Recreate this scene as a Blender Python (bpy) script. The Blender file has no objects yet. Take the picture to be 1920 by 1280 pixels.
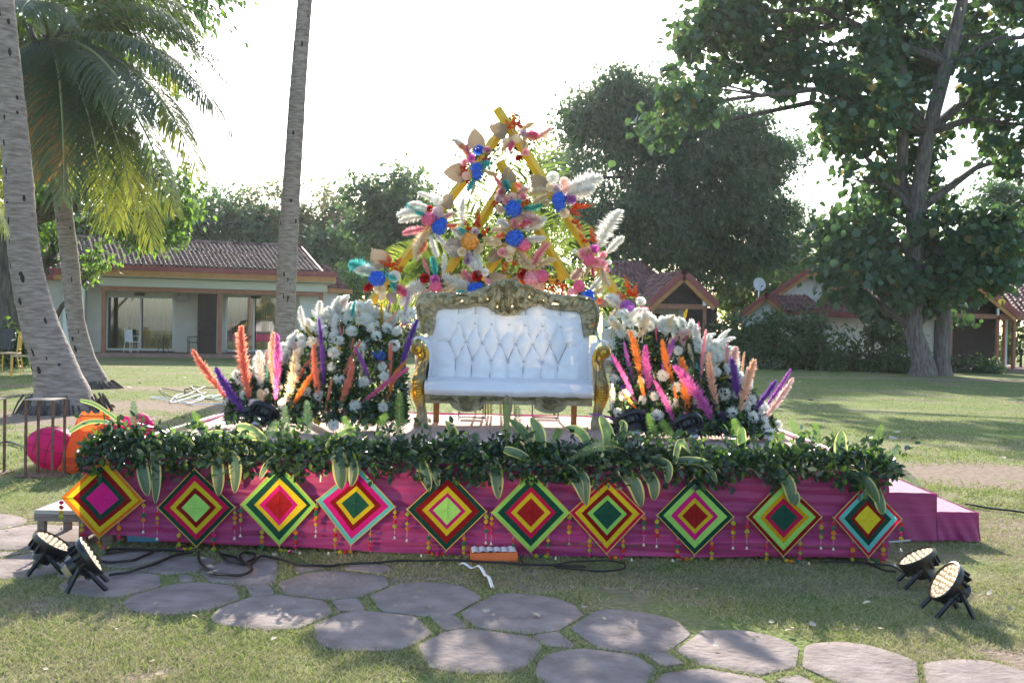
import bpy, math, random
import numpy as np
from mathutils import Vector, Matrix, noise
R = math.radians
random.seed(7); np.random.seed(7)
sc = bpy.context.scene
col = sc.collection

# ---------------------------------------------------------------- camera
FPX = 1867.0
CAM = Vector((0, 0, 1.48))
_p = math.atan(26 / FPX); _r = R(1.15)
F = Vector((0, math.cos(_p), -math.sin(_p)))
U0 = Vector((0, math.sin(_p), math.cos(_p)))
X0 = Vector((1, 0, 0))
RT = X0 * math.cos(_r) + U0 * math.sin(_r)
UP = -X0 * math.sin(_r) + U0 * math.cos(_r)
cd = bpy.data.cameras.new('camera'); cam = bpy.data.objects.new('camera', cd); col.objects.link(cam)
cd.sensor_width = 36; cd.lens = FPX * 36 / 1920; cd.clip_start = .05; cd.clip_end = 3000
cam.matrix_world = Matrix(((RT.x, UP.x, -F.x, CAM.x), (RT.y, UP.y, -F.y, CAM.y), (RT.z, UP.z, -F.z, CAM.z), (0, 0, 0, 1)))
sc.camera = cam

# ---------------------------------------------------------------- light
SUN_EL, SUN_AZ = 26.5, -2.0      # azimuth from +Y, positive to the right
w = bpy.data.worlds.new('World'); sc.world = w; w.use_nodes = True
nt = w.node_tree
bg = nt.nodes.get('Background') or nt.nodes.new('ShaderNodeBackground')
sky = nt.nodes.new('ShaderNodeTexSky'); sky.sky_type = 'NISHITA'; sky.sun_disc = False
sky.sun_elevation = R(SUN_EL); sky.sun_rotation = R(SUN_AZ); sky.dust_density = 1.2; sky.ozone_density = 1.6; sky.air_density = 1.0
nt.links.new(sky.outputs[0], bg.inputs[0]); bg.inputs[1].default_value = 0.15
sl = bpy.data.lights.new('sun', 'SUN'); sl.energy = 4.3; sl.angle = R(.6); sl.color = (1, .93, .82)
so = bpy.data.objects.new('sun', sl); col.objects.link(so)
sd = Vector((math.sin(R(SUN_AZ)) * math.cos(R(SUN_EL)), math.cos(R(SUN_AZ)) * math.cos(R(SUN_EL)), math.sin(R(SUN_EL))))
so.rotation_euler = (-sd).to_track_quat('-Z', 'Y').to_euler()
sc.view_settings.view_transform = 'Standard'; sc.view_settings.look = 'None'
sc.view_settings.gamma = 1; sc.view_settings.exposure = 1.33; sc.view_settings.use_curve_mapping = False
sc.cycles.use_denoising = True
sc.cycles.max_bounces = 8; sc.cycles.transparent_max_bounces = 8; sc.cycles.volume_bounces = 0

# ---------------------------------------------------------------- helpers
def PX(px, py, D):
    return CAM + (F + RT * ((px - 960) / FPX) + UP * ((640 - py) / FPX)) * D
def GR(px, py, z=0.0):
    d = F + RT * ((px - 960) / FPX) + UP * ((640 - py) / FPX)
    return CAM + d * ((z - CAM.z) / d.z)
def PY(px, py, Y):                     # point of that ray on the vertical plane y = Y
    d = F + RT * ((px - 960) / FPX) + UP * ((640 - py) / FPX)
    return CAM + d * ((Y - CAM.y) / d.y)
def PP(px, py, P0, n):                 # on a vertical plane through P0 with normal n
    d = F + RT * ((px - 960) / FPX) + UP * ((640 - py) / FPX)
    return CAM + d * ((P0 - CAM).dot(n) / d.dot(n))

def mat(name, c, c2=None, scale=6, rough=.6, metal=0, trans=0, bump=0, bscale=60, island=0, spec=.5, detail=4, stretch=(1, 1, 1), emit=0, ecol=None, tc=None, sheen=0, pos=.35, pos2=.65, coat=0):
    m = bpy.data.materials.new(name); m.use_nodes = True
    t = m.node_tree; t.nodes.clear(); L = t.links.new
    out = t.nodes.new('ShaderNodeOutputMaterial'); p = t.nodes.new('ShaderNodeBsdfPrincipled')
    p.inputs['Roughness'].default_value = rough; p.inputs['Metallic'].default_value = metal
    p.inputs['Specular IOR Level'].default_value = spec
    if coat: p.inputs['Coat Weight'].default_value = coat
    if sheen: p.inputs['Sheen Weight'].default_value = sheen
    tex = t.nodes.new('ShaderNodeTexCoord'); mp = t.nodes.new('ShaderNodeMapping')
    mp.inputs['Scale'].default_value = stretch; L(tex.outputs['Object'], mp.inputs[0])
    colr = None
    if c2 is not None:
        nz = t.nodes.new('ShaderNodeTexNoise'); nz.inputs['Scale'].default_value = scale; nz.inputs['Detail'].default_value = detail
        L(mp.outputs[0], nz.inputs['Vector'])
        rp = t.nodes.new('ShaderNodeValToRGB'); rp.color_ramp.elements[0].position = pos; rp.color_ramp.elements[1].position = pos2
        rp.color_ramp.elements[0].color = (*c, 1); rp.color_ramp.elements[1].color = (*c2, 1)
        fac = nz.outputs['Fac']
        if island:
            g = t.nodes.new('ShaderNodeNewGeometry'); mx = t.nodes.new('ShaderNodeMix'); mx.inputs[0].default_value = island
            L(fac, mx.inputs[2]); L(g.outputs['Random Per Island'], mx.inputs[3]); fac = mx.outputs[0]
            rp.color_ramp.elements[0].position = .2; rp.color_ramp.elements[1].position = .8
        L(fac, rp.inputs[0]); colr = rp.outputs[0]; L(colr, p.inputs['Base Color'])
    else:
        p.inputs['Base Color'].default_value = (*c, 1)
    if bump:
        nb = t.nodes.new('ShaderNodeTexNoise'); nb.inputs['Scale'].default_value = bscale; nb.inputs['Detail'].default_value = 5
        L(mp.outputs[0], nb.inputs['Vector'])
        b = t.nodes.new('ShaderNodeBump'); b.inputs['Strength'].default_value = bump; b.inputs['Distance'].default_value = .02
        L(nb.outputs['Fac'], b.inputs['Height']); L(b.outputs[0], p.inputs['Normal'])
    if emit:
        p.inputs['Emission Color'].default_value = (*(ecol or c), 1); p.inputs['Emission Strength'].default_value = emit
    sh = p.outputs[0]
    if trans:
        tr = t.nodes.new('ShaderNodeBsdfTranslucent'); ms = t.nodes.new('ShaderNodeMixShader'); ms.inputs[0].default_value = trans
        if colr is not None:
            if tc:
                mm = t.nodes.new('ShaderNodeMix'); mm.data_type = 'RGBA'; mm.inputs[0].default_value = .7
                L(colr, mm.inputs[6]); mm.inputs[7].default_value = (*tc, 1); L(mm.outputs[2], tr.inputs[0])
            else: L(colr, tr.inputs[0])
        else: tr.inputs[0].default_value = (*(tc or c), 1)
        L(sh, ms.inputs[1]); L(tr.outputs[0], ms.inputs[2]); sh = ms.outputs[0]
    L(sh, out.inputs[0])
    m['nodes_ok'] = 1
    return m

class MB:
    """collects geometry in world (or local) coordinates"""
    def __init__(s): s.v = []; s.f = []; s.m = []
    def add(s, vs, fs, mi=0):
        k = len(s.v); s.v += [tuple(a) for a in vs]
        for f in fs: s.f.append(tuple(k + i for i in f)); s.m.append(mi)
    def box(s, a, b, mi=0, M=None, bev=0):
        x0, y0, z0 = a; x1, y1, z1 = b
        vs = [Vector(q) for q in ((x0, y0, z0), (x1, y0, z0), (x1, y1, z0), (x0, y1, z0), (x0, y0, z1), (x1, y0, z1), (x1, y1, z1), (x0, y1, z1))]
        if M is not None: vs = [M @ q for q in vs]
        s.add(vs, [(0, 3, 2, 1), (4, 5, 6, 7), (0, 1, 5, 4), (1, 2, 6, 5), (2, 3, 7, 6), (3, 0, 4, 7)], mi)
    def tube(s, pts, rad, n=8, mi=0, cap=True, flat=1.0, up=None):
        pts = [Vector(p) for p in pts]; N = len(pts)
        if not hasattr(rad, '__len__'): rad = [rad] * N
        k = len(s.v); prev = None
        for i, p in enumerate(pts):
            t = (pts[min(i + 1, N - 1)] - pts[max(i - 1, 0)])
            t = t.normalized() if t.length > 1e-9 else Vector((0, 0, 1))
            if prev is None:
                ref = up or (Vector((0, 0, 1)) if abs(t.z) < .9 else Vector((1, 0, 0)))
                a = t.cross(ref).normalized()
            else:
                a = (prev - t * prev.dot(t)); a = a.normalized() if a.length > 1e-6 else t.orthogonal().normalized()
            prev = a; b = t.cross(a)
            for j in range(n):
                th = 2 * math.pi * j / n
                s.v.append(tuple(p + (a * math.cos(th) + b * math.sin(th) * flat) * rad[i]))
        for i in range(N - 1):
            for j in range(n):
                s.f.append((k + i * n + j, k + i * n + (j + 1) % n, k + (i + 1) * n + (j + 1) % n, k + (i + 1) * n + j)); s.m.append(mi)
        if cap:
            s.f.append(tuple(k + j for j in range(n))[::-1]); s.m.append(mi)
            s.f.append(tuple(k + (N - 1) * n + j for j in range(n))); s.m.append(mi)
    def lathe(s, prof, n=16, M=None, mi=0, mis=None):
        k = len(s.v); N = len(prof)
        for (r, z) in prof:
            for j in range(n):
                q = Vector((r * math.cos(2 * math.pi * j / n), r * math.sin(2 * math.pi * j / n), z))
                s.v.append(tuple(M @ q if M is not None else q))
        for i in range(N - 1):
            for j in range(n):
                s.f.append((k + i * n + j, k + i * n + (j + 1) % n, k + (i + 1) * n + (j + 1) % n, k + (i + 1) * n + j)); s.m.append(mis[i] if mis else mi)
    def grid(s, fn, nu, nv, mi=0, mfn=None):
        k = len(s.v)
        for i in range(nu + 1):
            for j in range(nv + 1): s.v.append(tuple(fn(i / nu, j / nv)))
        for i in range(nu):
            for j in range(nv):
                q = mfn((i + .5) / nu, (j + .5) / nv) if mfn else mi
                if q is None: continue
                a = k + i * (nv + 1) + j
                s.f.append((a, a + nv + 1, a + nv + 2, a + 1)); s.m.append(q)
    def mesh(s, name, mats, smooth=True, off=None):
        me = bpy.data.meshes.new(name)
        v = s.v if off is None else [(a - off[0], b - off[1], c - off[2]) for a, b, c in s.v]
        me.from_pydata(v, [], s.f)
        for m in (mats if isinstance(mats, (list, tuple)) else [mats]): me.materials.append(m)
        me.polygons.foreach_set('material_index', s.m)
        if smooth:
            me.polygons.foreach_set('use_smooth', [True] * len(s.f))
            try: me.set_sharp_from_angle(angle=R(38))
            except Exception: pass
        me.update(); return me
    def build(s, name, mats, parent=None, smooth=True, origin=None, kind=None, label=None):
        pl = Vector(parent['_loc']) if parent is not None else Vector((0, 0, 0))
        if origin is None:
            if parent is None:
                a = np.array(s.v); origin = Vector(((a[:, 0].min() + a[:, 0].max()) / 2, (a[:, 1].min() + a[:, 1].max()) / 2, a[:, 2].min()))
            else: origin = pl
        origin = Vector(origin)
        o = bpy.data.objects.new(name, s.mesh(name, mats, smooth, origin)); col.objects.link(o)
        o.location = origin - pl if parent is not None else origin
        o['_loc'] = tuple(origin)
        if parent is not None: o.parent = parent
        if kind: o['kind'] = kind
        if label: o['label'] = label
        return o

def tag(o, label=None, cat=None, group=None, kind=None):
    if label: o['label'] = label
    if cat: o['category'] = cat
    if group: o['group'] = group
    if kind: o['kind'] = kind
    return o
def empty(name, loc, label=None, cat=None, group=None, kind=None):
    o = bpy.data.objects.new(name, None); col.objects.link(o); o.location = Vector(loc); o['_loc'] = tuple(o.location)
    o.empty_display_size = .1
    return tag(o, label, cat, group, kind)
def inst(name, mesh, M, parent=None, m=None, kind=None):
    """object sharing a mesh, M = world matrix; m = object-level material"""
    o = bpy.data.objects.new(name, mesh); col.objects.link(o)
    if parent is not None:
        o.parent = parent; o.matrix_basis = Matrix.Translation(-Vector(parent['_loc'])) @ M
    else: o.matrix_basis = M
    if m is not None:
        o.material_slots[0].link = 'OBJECT'; o.material_slots[0].material = m
    if kind: o['kind'] = kind
    return o
def kids(o): return [c for c in bpy.data.objects if c.parent == o]
def copy_tree(o, parent=None, loc=None, rz=None, scale=None, label=None):
    c = o.copy(); col.objects.link(c)
    if parent is not None: c.parent = parent
    if loc is not None: c.location = loc
    if rz is not None: c.rotation_euler = (0, 0, rz)
    if scale is not None: c.scale = (scale,) * 3
    if label: c['label'] = label
    for ch in kids(o): copy_tree(ch, c)
    return c
def frame(p, d, up=Vector((0, 0, 1)), s=1.0, sw=None):
    """matrix whose local Z runs along d, at p, scaled s along and sw across"""
    d = Vector(d).normalized(); a = d.cross(up)
    if a.length < 1e-4: a = d.cross(Vector((1, 0, 0)))
    a.normalize(); b = d.cross(a); sw = sw if sw is not None else s
    M = Matrix(((a.x * sw, b.x * sw, d.x * s, p[0]), (a.y * sw, b.y * sw, d.y * s, p[1]), (a.z * sw, b.z * sw, d.z * s, p[2]), (0, 0, 0, 1)))
    return M

# leaf clouds with numpy -------------------------------------------------
T_LEAF = (np.array([(0, 0, 0), (-.28, .35, .04), (0, .4, -.03), (.28, .35, .04), (-.2, .75, .03), (0, .78, -.03), (.2, .75, .03), (0, 1.08, -.02)]),
          [(0, 2, 1), (0, 3, 2), (1, 2, 5, 4), (2, 3, 6, 5), (4, 5, 7), (5, 6, 7)])
T_BROAD = (np.array([(0, 0, 0), (-.42, .25, .06), (-.45, .6, .08), (0, 1.0, -.08), (.45, .6, .08), (.42, .25, .06), (0, .5, -.04)]),
           [(0, 6, 1), (1, 6, 2), (2, 6, 3), (3, 6, 4), (4, 6, 5), (5, 6, 0)])
T_QUAD = (np.array([(-.16, 0, 0), (.16, 0, 0), (.22, .6, .05), (0, 1, 0), (-.22, .6, .05)]), [(0, 1, 2, 3, 4)])
T_SPRIG = (np.array([(0, 0, 0), (-.10, .25, .05), (0, .3, 0), (-.42, .55, .02), (-.06, .5, 0), (.40, .45, .04), (.05, .62, 0), (-.3, .95, .0), (0, 1.1, 0), (.32, .85, 0)]),
           [(0, 2, 1), (2, 4, 3), (2, 5, 6), (4, 6, 8, 7), (6, 9, 8)])
T_BLADE = (np.array([(-.5, 0, 0), (.5, 0, 0), (0, 1, 0)]), [(0, 1, 2)])
def orient(dirs, nrm, spin=None):
    """N x 3 x 3: columns x, y(along dirs), z"""
    y = dirs / np.maximum(np.linalg.norm(dirs, axis=1, keepdims=True), 1e-6)
    x = np.cross(y, nrm); l = np.linalg.norm(x, axis=1, keepdims=True); x = x / np.maximum(l, 1e-4)
    z = np.cross(x, y)
    return np.stack([x, y, z], axis=2)
def cloud(name, P, A, S, tmpl, mats, parent=None, kind='stuff', W=None, choice=None, origin=None, smooth=False):
    tv, tf = tmpl; N = len(P); K = len(tv)
    T = tv[None, :, :] * np.asarray(S)[:, None, None]
    if W is not None: T[:, :, 0] *= np.asarray(W)[:, None]
    V = np.einsum('nij,nkj->nki', A, T) + P[:, None, :]
    if origin is None: origin = np.array(parent['_loc']) if parent is not None else P.mean(0)
    V = V - np.array(origin)
    me = bpy.data.meshes.new(name); me.vertices.add(N * K); me.vertices.foreach_set('co', V.reshape(-1).astype(np.float32))
    lens = np.array([len(f) for f in tf]); flat = np.concatenate([np.array(f) for f in tf])
    loops = (np.arange(N)[:, None] * K + flat[None, :]).reshape(-1)
    starts1 = np.concatenate([[0], np.cumsum(lens)[:-1]])
    starts = (np.arange(N)[:, None] * lens.sum() + starts1[None, :]).reshape(-1)
    me.loops.add(len(loops)); me.loops.foreach_set('vertex_index', loops.astype(np.int32))
    me.polygons.add(len(starts)); me.polygons.foreach_set('loop_start', starts.astype(np.int32)); me.polygons.foreach_set('loop_total', np.tile(lens, N).astype(np.int32))
    ms = mats if isinstance(mats, (list, tuple)) else [mats]
    for m in ms: me.materials.append(m)
    if len(ms) > 1:
        ch = choice if choice is not None else np.random.randint(0, len(ms), N)
        me.polygons.foreach_set('material_index', np.repeat(ch, len(tf)).astype(np.int32))
    me.update(calc_edges=True)
    o = bpy.data.objects.new(name, me); col.objects.link(o)
    o['_loc'] = tuple(origin)
    if parent is not None: o.parent = parent; o.location = Vector(origin) - Vector(parent['_loc'])
    else: o.location = origin
    if kind: o['kind'] = kind
    return o
def rnd_dirs(n):
    v = np.random.normal(size=(n, 3)); return v / np.linalg.norm(v, axis=1, keepdims=True)
def leafmesh(name, tmpl, m):
    b = MB(); b.add([Vector(a) for a in tmpl[0]], tmpl[1]); return b.mesh(name, m, smooth=False)

# ---------------------------------------------------------------- materials
M_stone = mat('sandstone', (.20, .155, .135), (.35, .28, .25), 6, .92, bump=.6, bscale=28, detail=12, spec=.25, pos=.3, pos2=.72)
M_wood = mat('old_wood', (.16, .12, .10), (.27, .22, .19), 5, .8, bump=.4, stretch=(1, 8, 8))
M_wood2 = mat('wood_leg', (.24, .12, .045), (.33, .18, .07), 6, .55, stretch=(6, 6, 1))
M_black = mat('black_plastic', (.012, .012, .014), rough=.35, spec=.5)
M_cable = mat('cable', (.008, .008, .009), rough=.45)
M_chrome = mat('chrome', (.5, .5, .5), rough=.25, metal=1)
M_white = mat('white_plastic', (.75, .77, .8), rough=.4)
M_yarnY = (.72, .62, .02)
M_rust = mat('rust_metal', (.13, .065, .045), (.24, .13, .09), 14, .75, bump=.3, metal=.2)
M_gold = mat('gold_chair', (.62, .40, .10), rough=.35, metal=.5)
# ---------------------------------------------------------------- haze
HAZE = 0.0003
def make_haze():
    me = bpy.data.meshes.new('haze'); x0, x1, y0, y1, z0, z1 = -120, 120, -12, 130, -1.0, 26
    me.from_pydata([(x0, y0, z0), (x1, y0, z0), (x1, y1, z0), (x0, y1, z0), (x0, y0, z1), (x1, y0, z1), (x1, y1, z1), (x0, y1, z1)], [], [(0, 3, 2, 1), (4, 5, 6, 7), (0, 1, 5, 4), (1, 2, 6, 5), (2, 3, 7, 6), (3, 0, 4, 7)])
    m = bpy.data.materials.new('haze_air'); m.use_nodes = True; t = m.node_tree; t.nodes.clear()
    o_ = t.nodes.new('ShaderNodeOutputMaterial'); v = t.nodes.new('ShaderNodeVolumePrincipled'); v.inputs['Density'].default_value = HAZE; v.inputs['Anisotropy'].default_value = .45; v.inputs['Color'].default_value = (.93, .96, 1, 1)
    t.links.new(v.outputs[0], o_.inputs['Volume']); me.materials.append(m)
    h = bpy.data.objects.new('haze', me); col.objects.link(h); h['kind'] = 'stuff'
if HAZE: make_haze()

# ================================================================ GROUND
def ground_material():
    m = bpy.data.materials.new('lawn_ground'); m.use_nodes = True
    t = m.node_tree; L = t.links.new; p = t.nodes['Principled BSDF']; p.inputs['Roughness'].default_value = .95; p.inputs['Specular IOR Level'].default_value = .1
    g = t.nodes.new('ShaderNodeNewGeometry')
    def nz(scale, det=5, st=(1, 1, 1)):
        mp = t.nodes.new('ShaderNodeMapping'); mp.inputs['Scale'].default_value = st; L(g.outputs['Position'], mp.inputs[0])
        n = t.nodes.new('ShaderNodeTexNoise'); n.inputs['Scale'].default_value = scale; n.inputs['Detail'].default_value = det; L(mp.outputs[0], n.inputs['Vector']); return n.outputs['Fac']
    def ramp(f, a, b, ca, cb):
        r = t.nodes.new('ShaderNodeValToRGB'); r.color_ramp.elements[0].position = a; r.color_ramp.elements[1].position = b
        r.color_ramp.elements[0].color = (*ca, 1); r.color_ramp.elements[1].color = (*cb, 1); L(f, r.inputs[0]); return r.outputs[0]
    def mix(f, a, b):
        x = t.nodes.new('ShaderNodeMix'); x.data_type = 'RGBA'; L(f, x.inputs[0]); L(a, x.inputs[6]); L(b, x.inputs[7]); return x.outputs[2]
    def mth(op, a, b=None, v=None):
        x = t.nodes.new('ShaderNodeMath'); x.operation = op; L(a, x.inputs[0])
        if b is not None: L(b, x.inputs[1])
        elif v is not None: x.inputs[1].default_value = v
        x.use_clamp = False; return x.outputs[0]
    grass = ramp(nz(1.3), .3, .7, (.11, .165, .035), (.22, .265, .065))
    fine = ramp(nz(40, 6), .35, .7, (.09, .13, .03), (.32, .31, .14))
    x = t.nodes.new('ShaderNodeMix'); x.data_type = 'RGBA'; x.inputs[0].default_value = .45; L(grass, x.inputs[6]); L(fine, x.inputs[7]); grass = x.outputs[2]
    soil = ramp(nz(14, 8), .3, .7, (.19, .14, .10), (.36, .27, .20))
    straw = ramp(nz(25, 8), .35, .65, (.16, .15, .075), (.34, .29, .17))
    # patches of bare soil where the photograph has them
    mask = None
    for cx, cy, sx, sy, k in ((5.6, 10.7, 3.2, 1.35, 1.15), (8.2, 8.6, 2.5, 1.0, .9), (-6.3, 17.2, 2.6, 1.7, 1.0), (-7.2, 14.6, 2.2, 1.5, .9), (-9.0, 21.6, 3.0, 1.0, .9), (-3.6, 14.2, 1.8, 2.2, .9), (15, 34.3, 4.5, 1.3, .9), (1.2, 7.9, 4.5, 1.6, .7), (.6, 5.9, 3.4, .5, .62), (2.4, 4.6, .9, .5, .6), (-2.4, 4.9, .8, .4, .6),
                              (3.7, 7.6, .8, .9, .8), (-3.8, 6.9, 1.8, .9, .55), (-13.5, 35.2, 4, .8, .7), (3.4, 4.9, .5, .4, .5), (-1.6, 4.3, .7, .35, .6)):
        mp = t.nodes.new('ShaderNodeMapping'); mp.vector_type = 'POINT'
        mp.inputs['Location'].default_value = (-cx / sx, -cy / sy, 0); mp.inputs['Scale'].default_value = (1 / sx, 1 / sy, 0)
        L(g.outputs['Position'], mp.inputs[0]); ln = t.nodes.new('ShaderNodeVectorMath'); ln.operation = 'LENGTH'; L(mp.outputs[0], ln.inputs[0])
        q = t.nodes.new('ShaderNodeMath'); q.operation = 'MULTIPLY_ADD'; L(ln.outputs['Value'], q.inputs[0]); q.inputs[1].default_value = -k; q.inputs[2].default_value = k
        mask = q.outputs[0] if mask is None else mth('MAXIMUM', mask, q.outputs[0])
    mk = mth('ADD', mask, mth('MULTIPLY', mth('SUBTRACT', nz(1.6, 8), v=.5), v=2.6)); mk = mth('MULTIPLY', mk, v=2.2)
    cl = t.nodes.new('ShaderNodeClamp'); L(mk, cl.inputs[0])
    st = ramp(nz(.55, 6), .48, .66, (0, 0, 0), (1, 1, 1))
    c = mix(st, grass, straw); c = mix(cl.outputs[0], c, soil); L(c, p.inputs['Base Color'])
    b = t.nodes.new('ShaderNodeBump'); b.inputs['Strength'].default_value = .7; b.inputs['Distance'].default_value = .03; L(nz(30, 8), b.inputs['Height']); L(b.outputs[0], p.inputs['Normal'])
    return m
def gz(x, y):
    return 0.0
gb = MB()
def gfn(u, v):
    x = -260 + 520 * u; y = -60 + 560 * v
    return (x, y, 0)
gb.grid(gfn, 40, 40)
ground = gb.build('ground', ground_material(), kind='structure', origin=(0, 0, 0))

# stone path: big rounded flags with small fillers, traced on the ground plane
path = empty('path', (0, 5, 0), kind='structure')
STONES = [(350, 1119, 96, 28), (515, 1147, 96, 30), (622, 1097, 94, 29), (702, 1181, 102, 34), (790, 1125, 96, 31), (898, 1218, 101, 37), (977, 1153, 101, 36),
          (1122, 1257, 103, 38), (1176, 1187, 104, 40), (1390, 1227, 110, 43), (1612, 1254, 112, 43), (1850, 1285, 118, 42), (1335, 1290, 105, 38), (225, 1093, 92, 23),
          (468, 1071, 94, 27), (325, 1062, 70, 18), (70, 1057, 85, 26), (60, 1008, 110, 22), (250, 1050, 60, 14), (-110, 1030, 90, 30), (-60, 985, 90, 20), (560, 1068, 40, 8),
          (1560, 1300, 50, 12),
          (342, 1085, 40, 10), (487, 1108, 40, 12), (660, 1135, 44, 11), (835, 1168, 42, 14), (1050, 1199, 44, 14), (1258, 1243, 42, 16), (1500, 1273, 46, 14), (150, 1075, 34, 10), (0, 1040, 36, 9), (690, 1068, 38, 8)]
stone_polys = []
rs = random.Random(3)
SC = []
for cx, cy, rx, ry in STONES:
    c = GR(cx, cy); SC.append((c, (GR(cx + rx, cy) - c).length * 1.12, (GR(cx, cy - ry).y - GR(cx, cy + ry).y) / 2 * 1.14))
for i, (c, ra_, rb_) in enumerate(SC):
    n = 40; pts = []; ph = rs.random() * 6; sq = 2.25 if ra_ > .15 else 2.0
    for k in range(n):
        a = 2 * math.pi * k / n; ca, sa = math.cos(a), math.sin(a)
        rr = (abs(ca / ra_) ** sq + abs(sa / rb_) ** sq) ** (-1 / sq) * (1 + .035 * math.sin(3 * a + ph) + .025 * math.sin(5 * a + ph * 2) + .02 * noise.noise(Vector((ca * 3, sa * 3, i))) + rs.uniform(-.008, .008))
        for j, (c2, r2, _b) in enumerate(SC):
            if j == i: continue
            dd = Vector((c2.x - c.x, c2.y - c.y)); L_ = dd.length
            if L_ > ra_ + r2 + .1 or L_ < 1e-4: continue
            if r2 < .15 < ra_: lim = L_ - r2 * .75 - .008
            elif ra_ < .15 < r2: lim = r2 * 0 + max(.03, L_ - r2 * 1.02 - .0)
            else: lim = L_ * ra_ / (ra_ + r2)
            lim -= .012; dn = dd / L_; pr = ca * dn.x + sa * dn.y
            if pr > .05: rr = min(rr, lim / pr)
        pts.append(Vector((c.x + rr * ca, c.y + rr * sa)))
    stone_polys.append(pts)
    b = MB(); z1 = .006 + rs.uniform(0, .006); cc = sum(pts, Vector((0, 0))) / n
    r0 = [(q.x, q.y, -.02) for q in pts]; r1 = [(q.x, q.y, z1 - .004) for q in pts]; r2_ = [(cc.x + (q.x - cc.x) * .97, cc.y + (q.y - cc.y) * .97, z1) for q in pts]
    rings = [r0, r1, r2_]
    for f_ in (.72, .4): rings.append([(cc.x + (q.x - cc.x) * f_, cc.y + (q.y - cc.y) * f_, z1 + .004 * noise.noise(Vector((q.x * 5 * f_, q.y * 5, i)))) for q in pts])
    fs = []
    for r_ in range(len(rings) - 1): fs += [(r_ * n + k, r_ * n + (k + 1) % n, (r_ + 1) * n + (k + 1) % n, (r_ + 1) * n + k) for k in range(n)]
    fs += [(4 * n + k, 4 * n + (k + 1) % n, 5 * n) for k in range(n)]
    b.add(sum(rings, []) + [(cc.x, cc.y, z1 + .002)], fs)
    b.build('paving_stone', M_stone, path)

# grass blades near the camera ------------------------------------------
M_grassb = [mat('grass_green', (.11, .19, .045), (.20, .29, .08), 2, .7, trans=.4, island=.8, tc=(.40, .48, .09)),
            mat('grass_dry', (.34, .31, .16), (.52, .47, .28), 2, .8, trans=.35, island=.8),
            mat('grass_dark', (.075, .115, .04), (.13, .17, .065), 2, .7, trans=.35, island=.8, tc=(.22, .30, .07))]
def inpoly(P, poly):
    x, y = P[:, 0], P[:, 1]; ins = np.zeros(len(P), bool); n = len(poly)
    for i in range(n):
        x1, y1 = poly[i]; x2, y2 = poly[(i + 1) % n]
        c = ((y1 > y) != (y2 > y)) & (x < (x2 - x1) * (y - y1) / (y2 - y1 + 1e-12) + x1); ins ^= c
    return ins
def blades(n, y0, y1, hx, h, wd, name):
    u = np.random.rand(n); Y = 1 / (1 / y0 * (1 - u) + 1 / y1 * u) if y1 / y0 > 2 else y0 + (y1 - y0) * u
    X = (np.random.rand(n) * 2 - 1) * (Y * .535 + .2)
    # thin out in patches
    dens = np.array([noise.noise(Vector((x * 1.1, y * 1.1, 3.3))) * .8 + noise.noise(Vector((x * 4, y * 4, 1))) * .6 for x, y in zip(X, Y)])
    keep = dens > np.random.uniform(-.38, .14, n)
    soil = np.zeros(n)
    for cx, cy, sx, sy in ((5.6, 10.7, 3.0, 1.3), (8.2, 8.6, 2.2, .9), (-6.3, 17.2, 2.4, 1.5), (-7.2, 14.6, 2.0, 1.3), (-9, 21.6, 2.6, .9), (-3.6, 14.2, 1.6, 2)):
        soil = np.maximum(soil, 1 - np.hypot((X - cx) / sx, (Y - cy) / sy))
    keep &= (np.random.rand(n) > soil * 1.8)
    P = np.stack([X, Y, np.zeros(n)], 1)
    for poly in stone_polys:
        c = sum(poly, Vector((0, 0))) / len(poly); pp = [c + (q - c) * .955 for q in poly]
        keep &= ~inpoly(P, pp)
    keep &= ~((X > -2.65) & (X < 2.35) & (Y > 6.6) & (Y < 10))
    P = P[keep]; N = len(P); dens = dens[keep]
    d = np.random.normal(size=(N, 3)) * np.array([.9, .9, 0]) + np.array([0, 0, .75]); nn = np.random.normal(size=(N, 3)) * np.array([1, 1, .2])
    ch = np.where(np.random.rand(N) < np.where(P[:, 1] < 7.5, .70, .5) - .45 * dens, 1, np.where(np.random.rand(N) < .4, 2, 0))
    S = np.random.uniform(.5, 1.2, N) * h
    o = cloud(name, P, orient(d, nn), S, T_BLADE, M_grassb, None, 'stuff', W=wd / S * np.random.uniform(.7, 1.3, N), choice=ch, origin=(0, 0, 0))
    return o
blades(330000, 3.6, 9.0, 0, .034, .0042, 'grass')
blades(170000, 8.5, 34, 0, .045, .011, 'grass')

# scattered dry leaves and scraps on the lawn
M_dry = mat('dry_leaf', (.30, .22, .12), (.55, .48, .36), 3, .8, island=.9)
n = 260
Y = np.concatenate([np.random.uniform(4, 9, 130), np.random.uniform(10, 34, 130)]); X = (np.random.rand(n) * 2 - 1) * Y * .52
d = np.random.normal(size=(n, 3)) * np.array([1, 1, .15]); nn = np.random.normal(size=(n, 3)) * .25 + np.array([0, 0, 1])
cloud('fallen_leaves', np.stack([X, Y, np.full(n, .03)], 1), orient(d, nn), np.where(Y > 10, np.random.uniform(.05, .15, n), np.random.uniform(.015, .05, n)), T_BROAD, M_dry, None, 'stuff')

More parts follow.
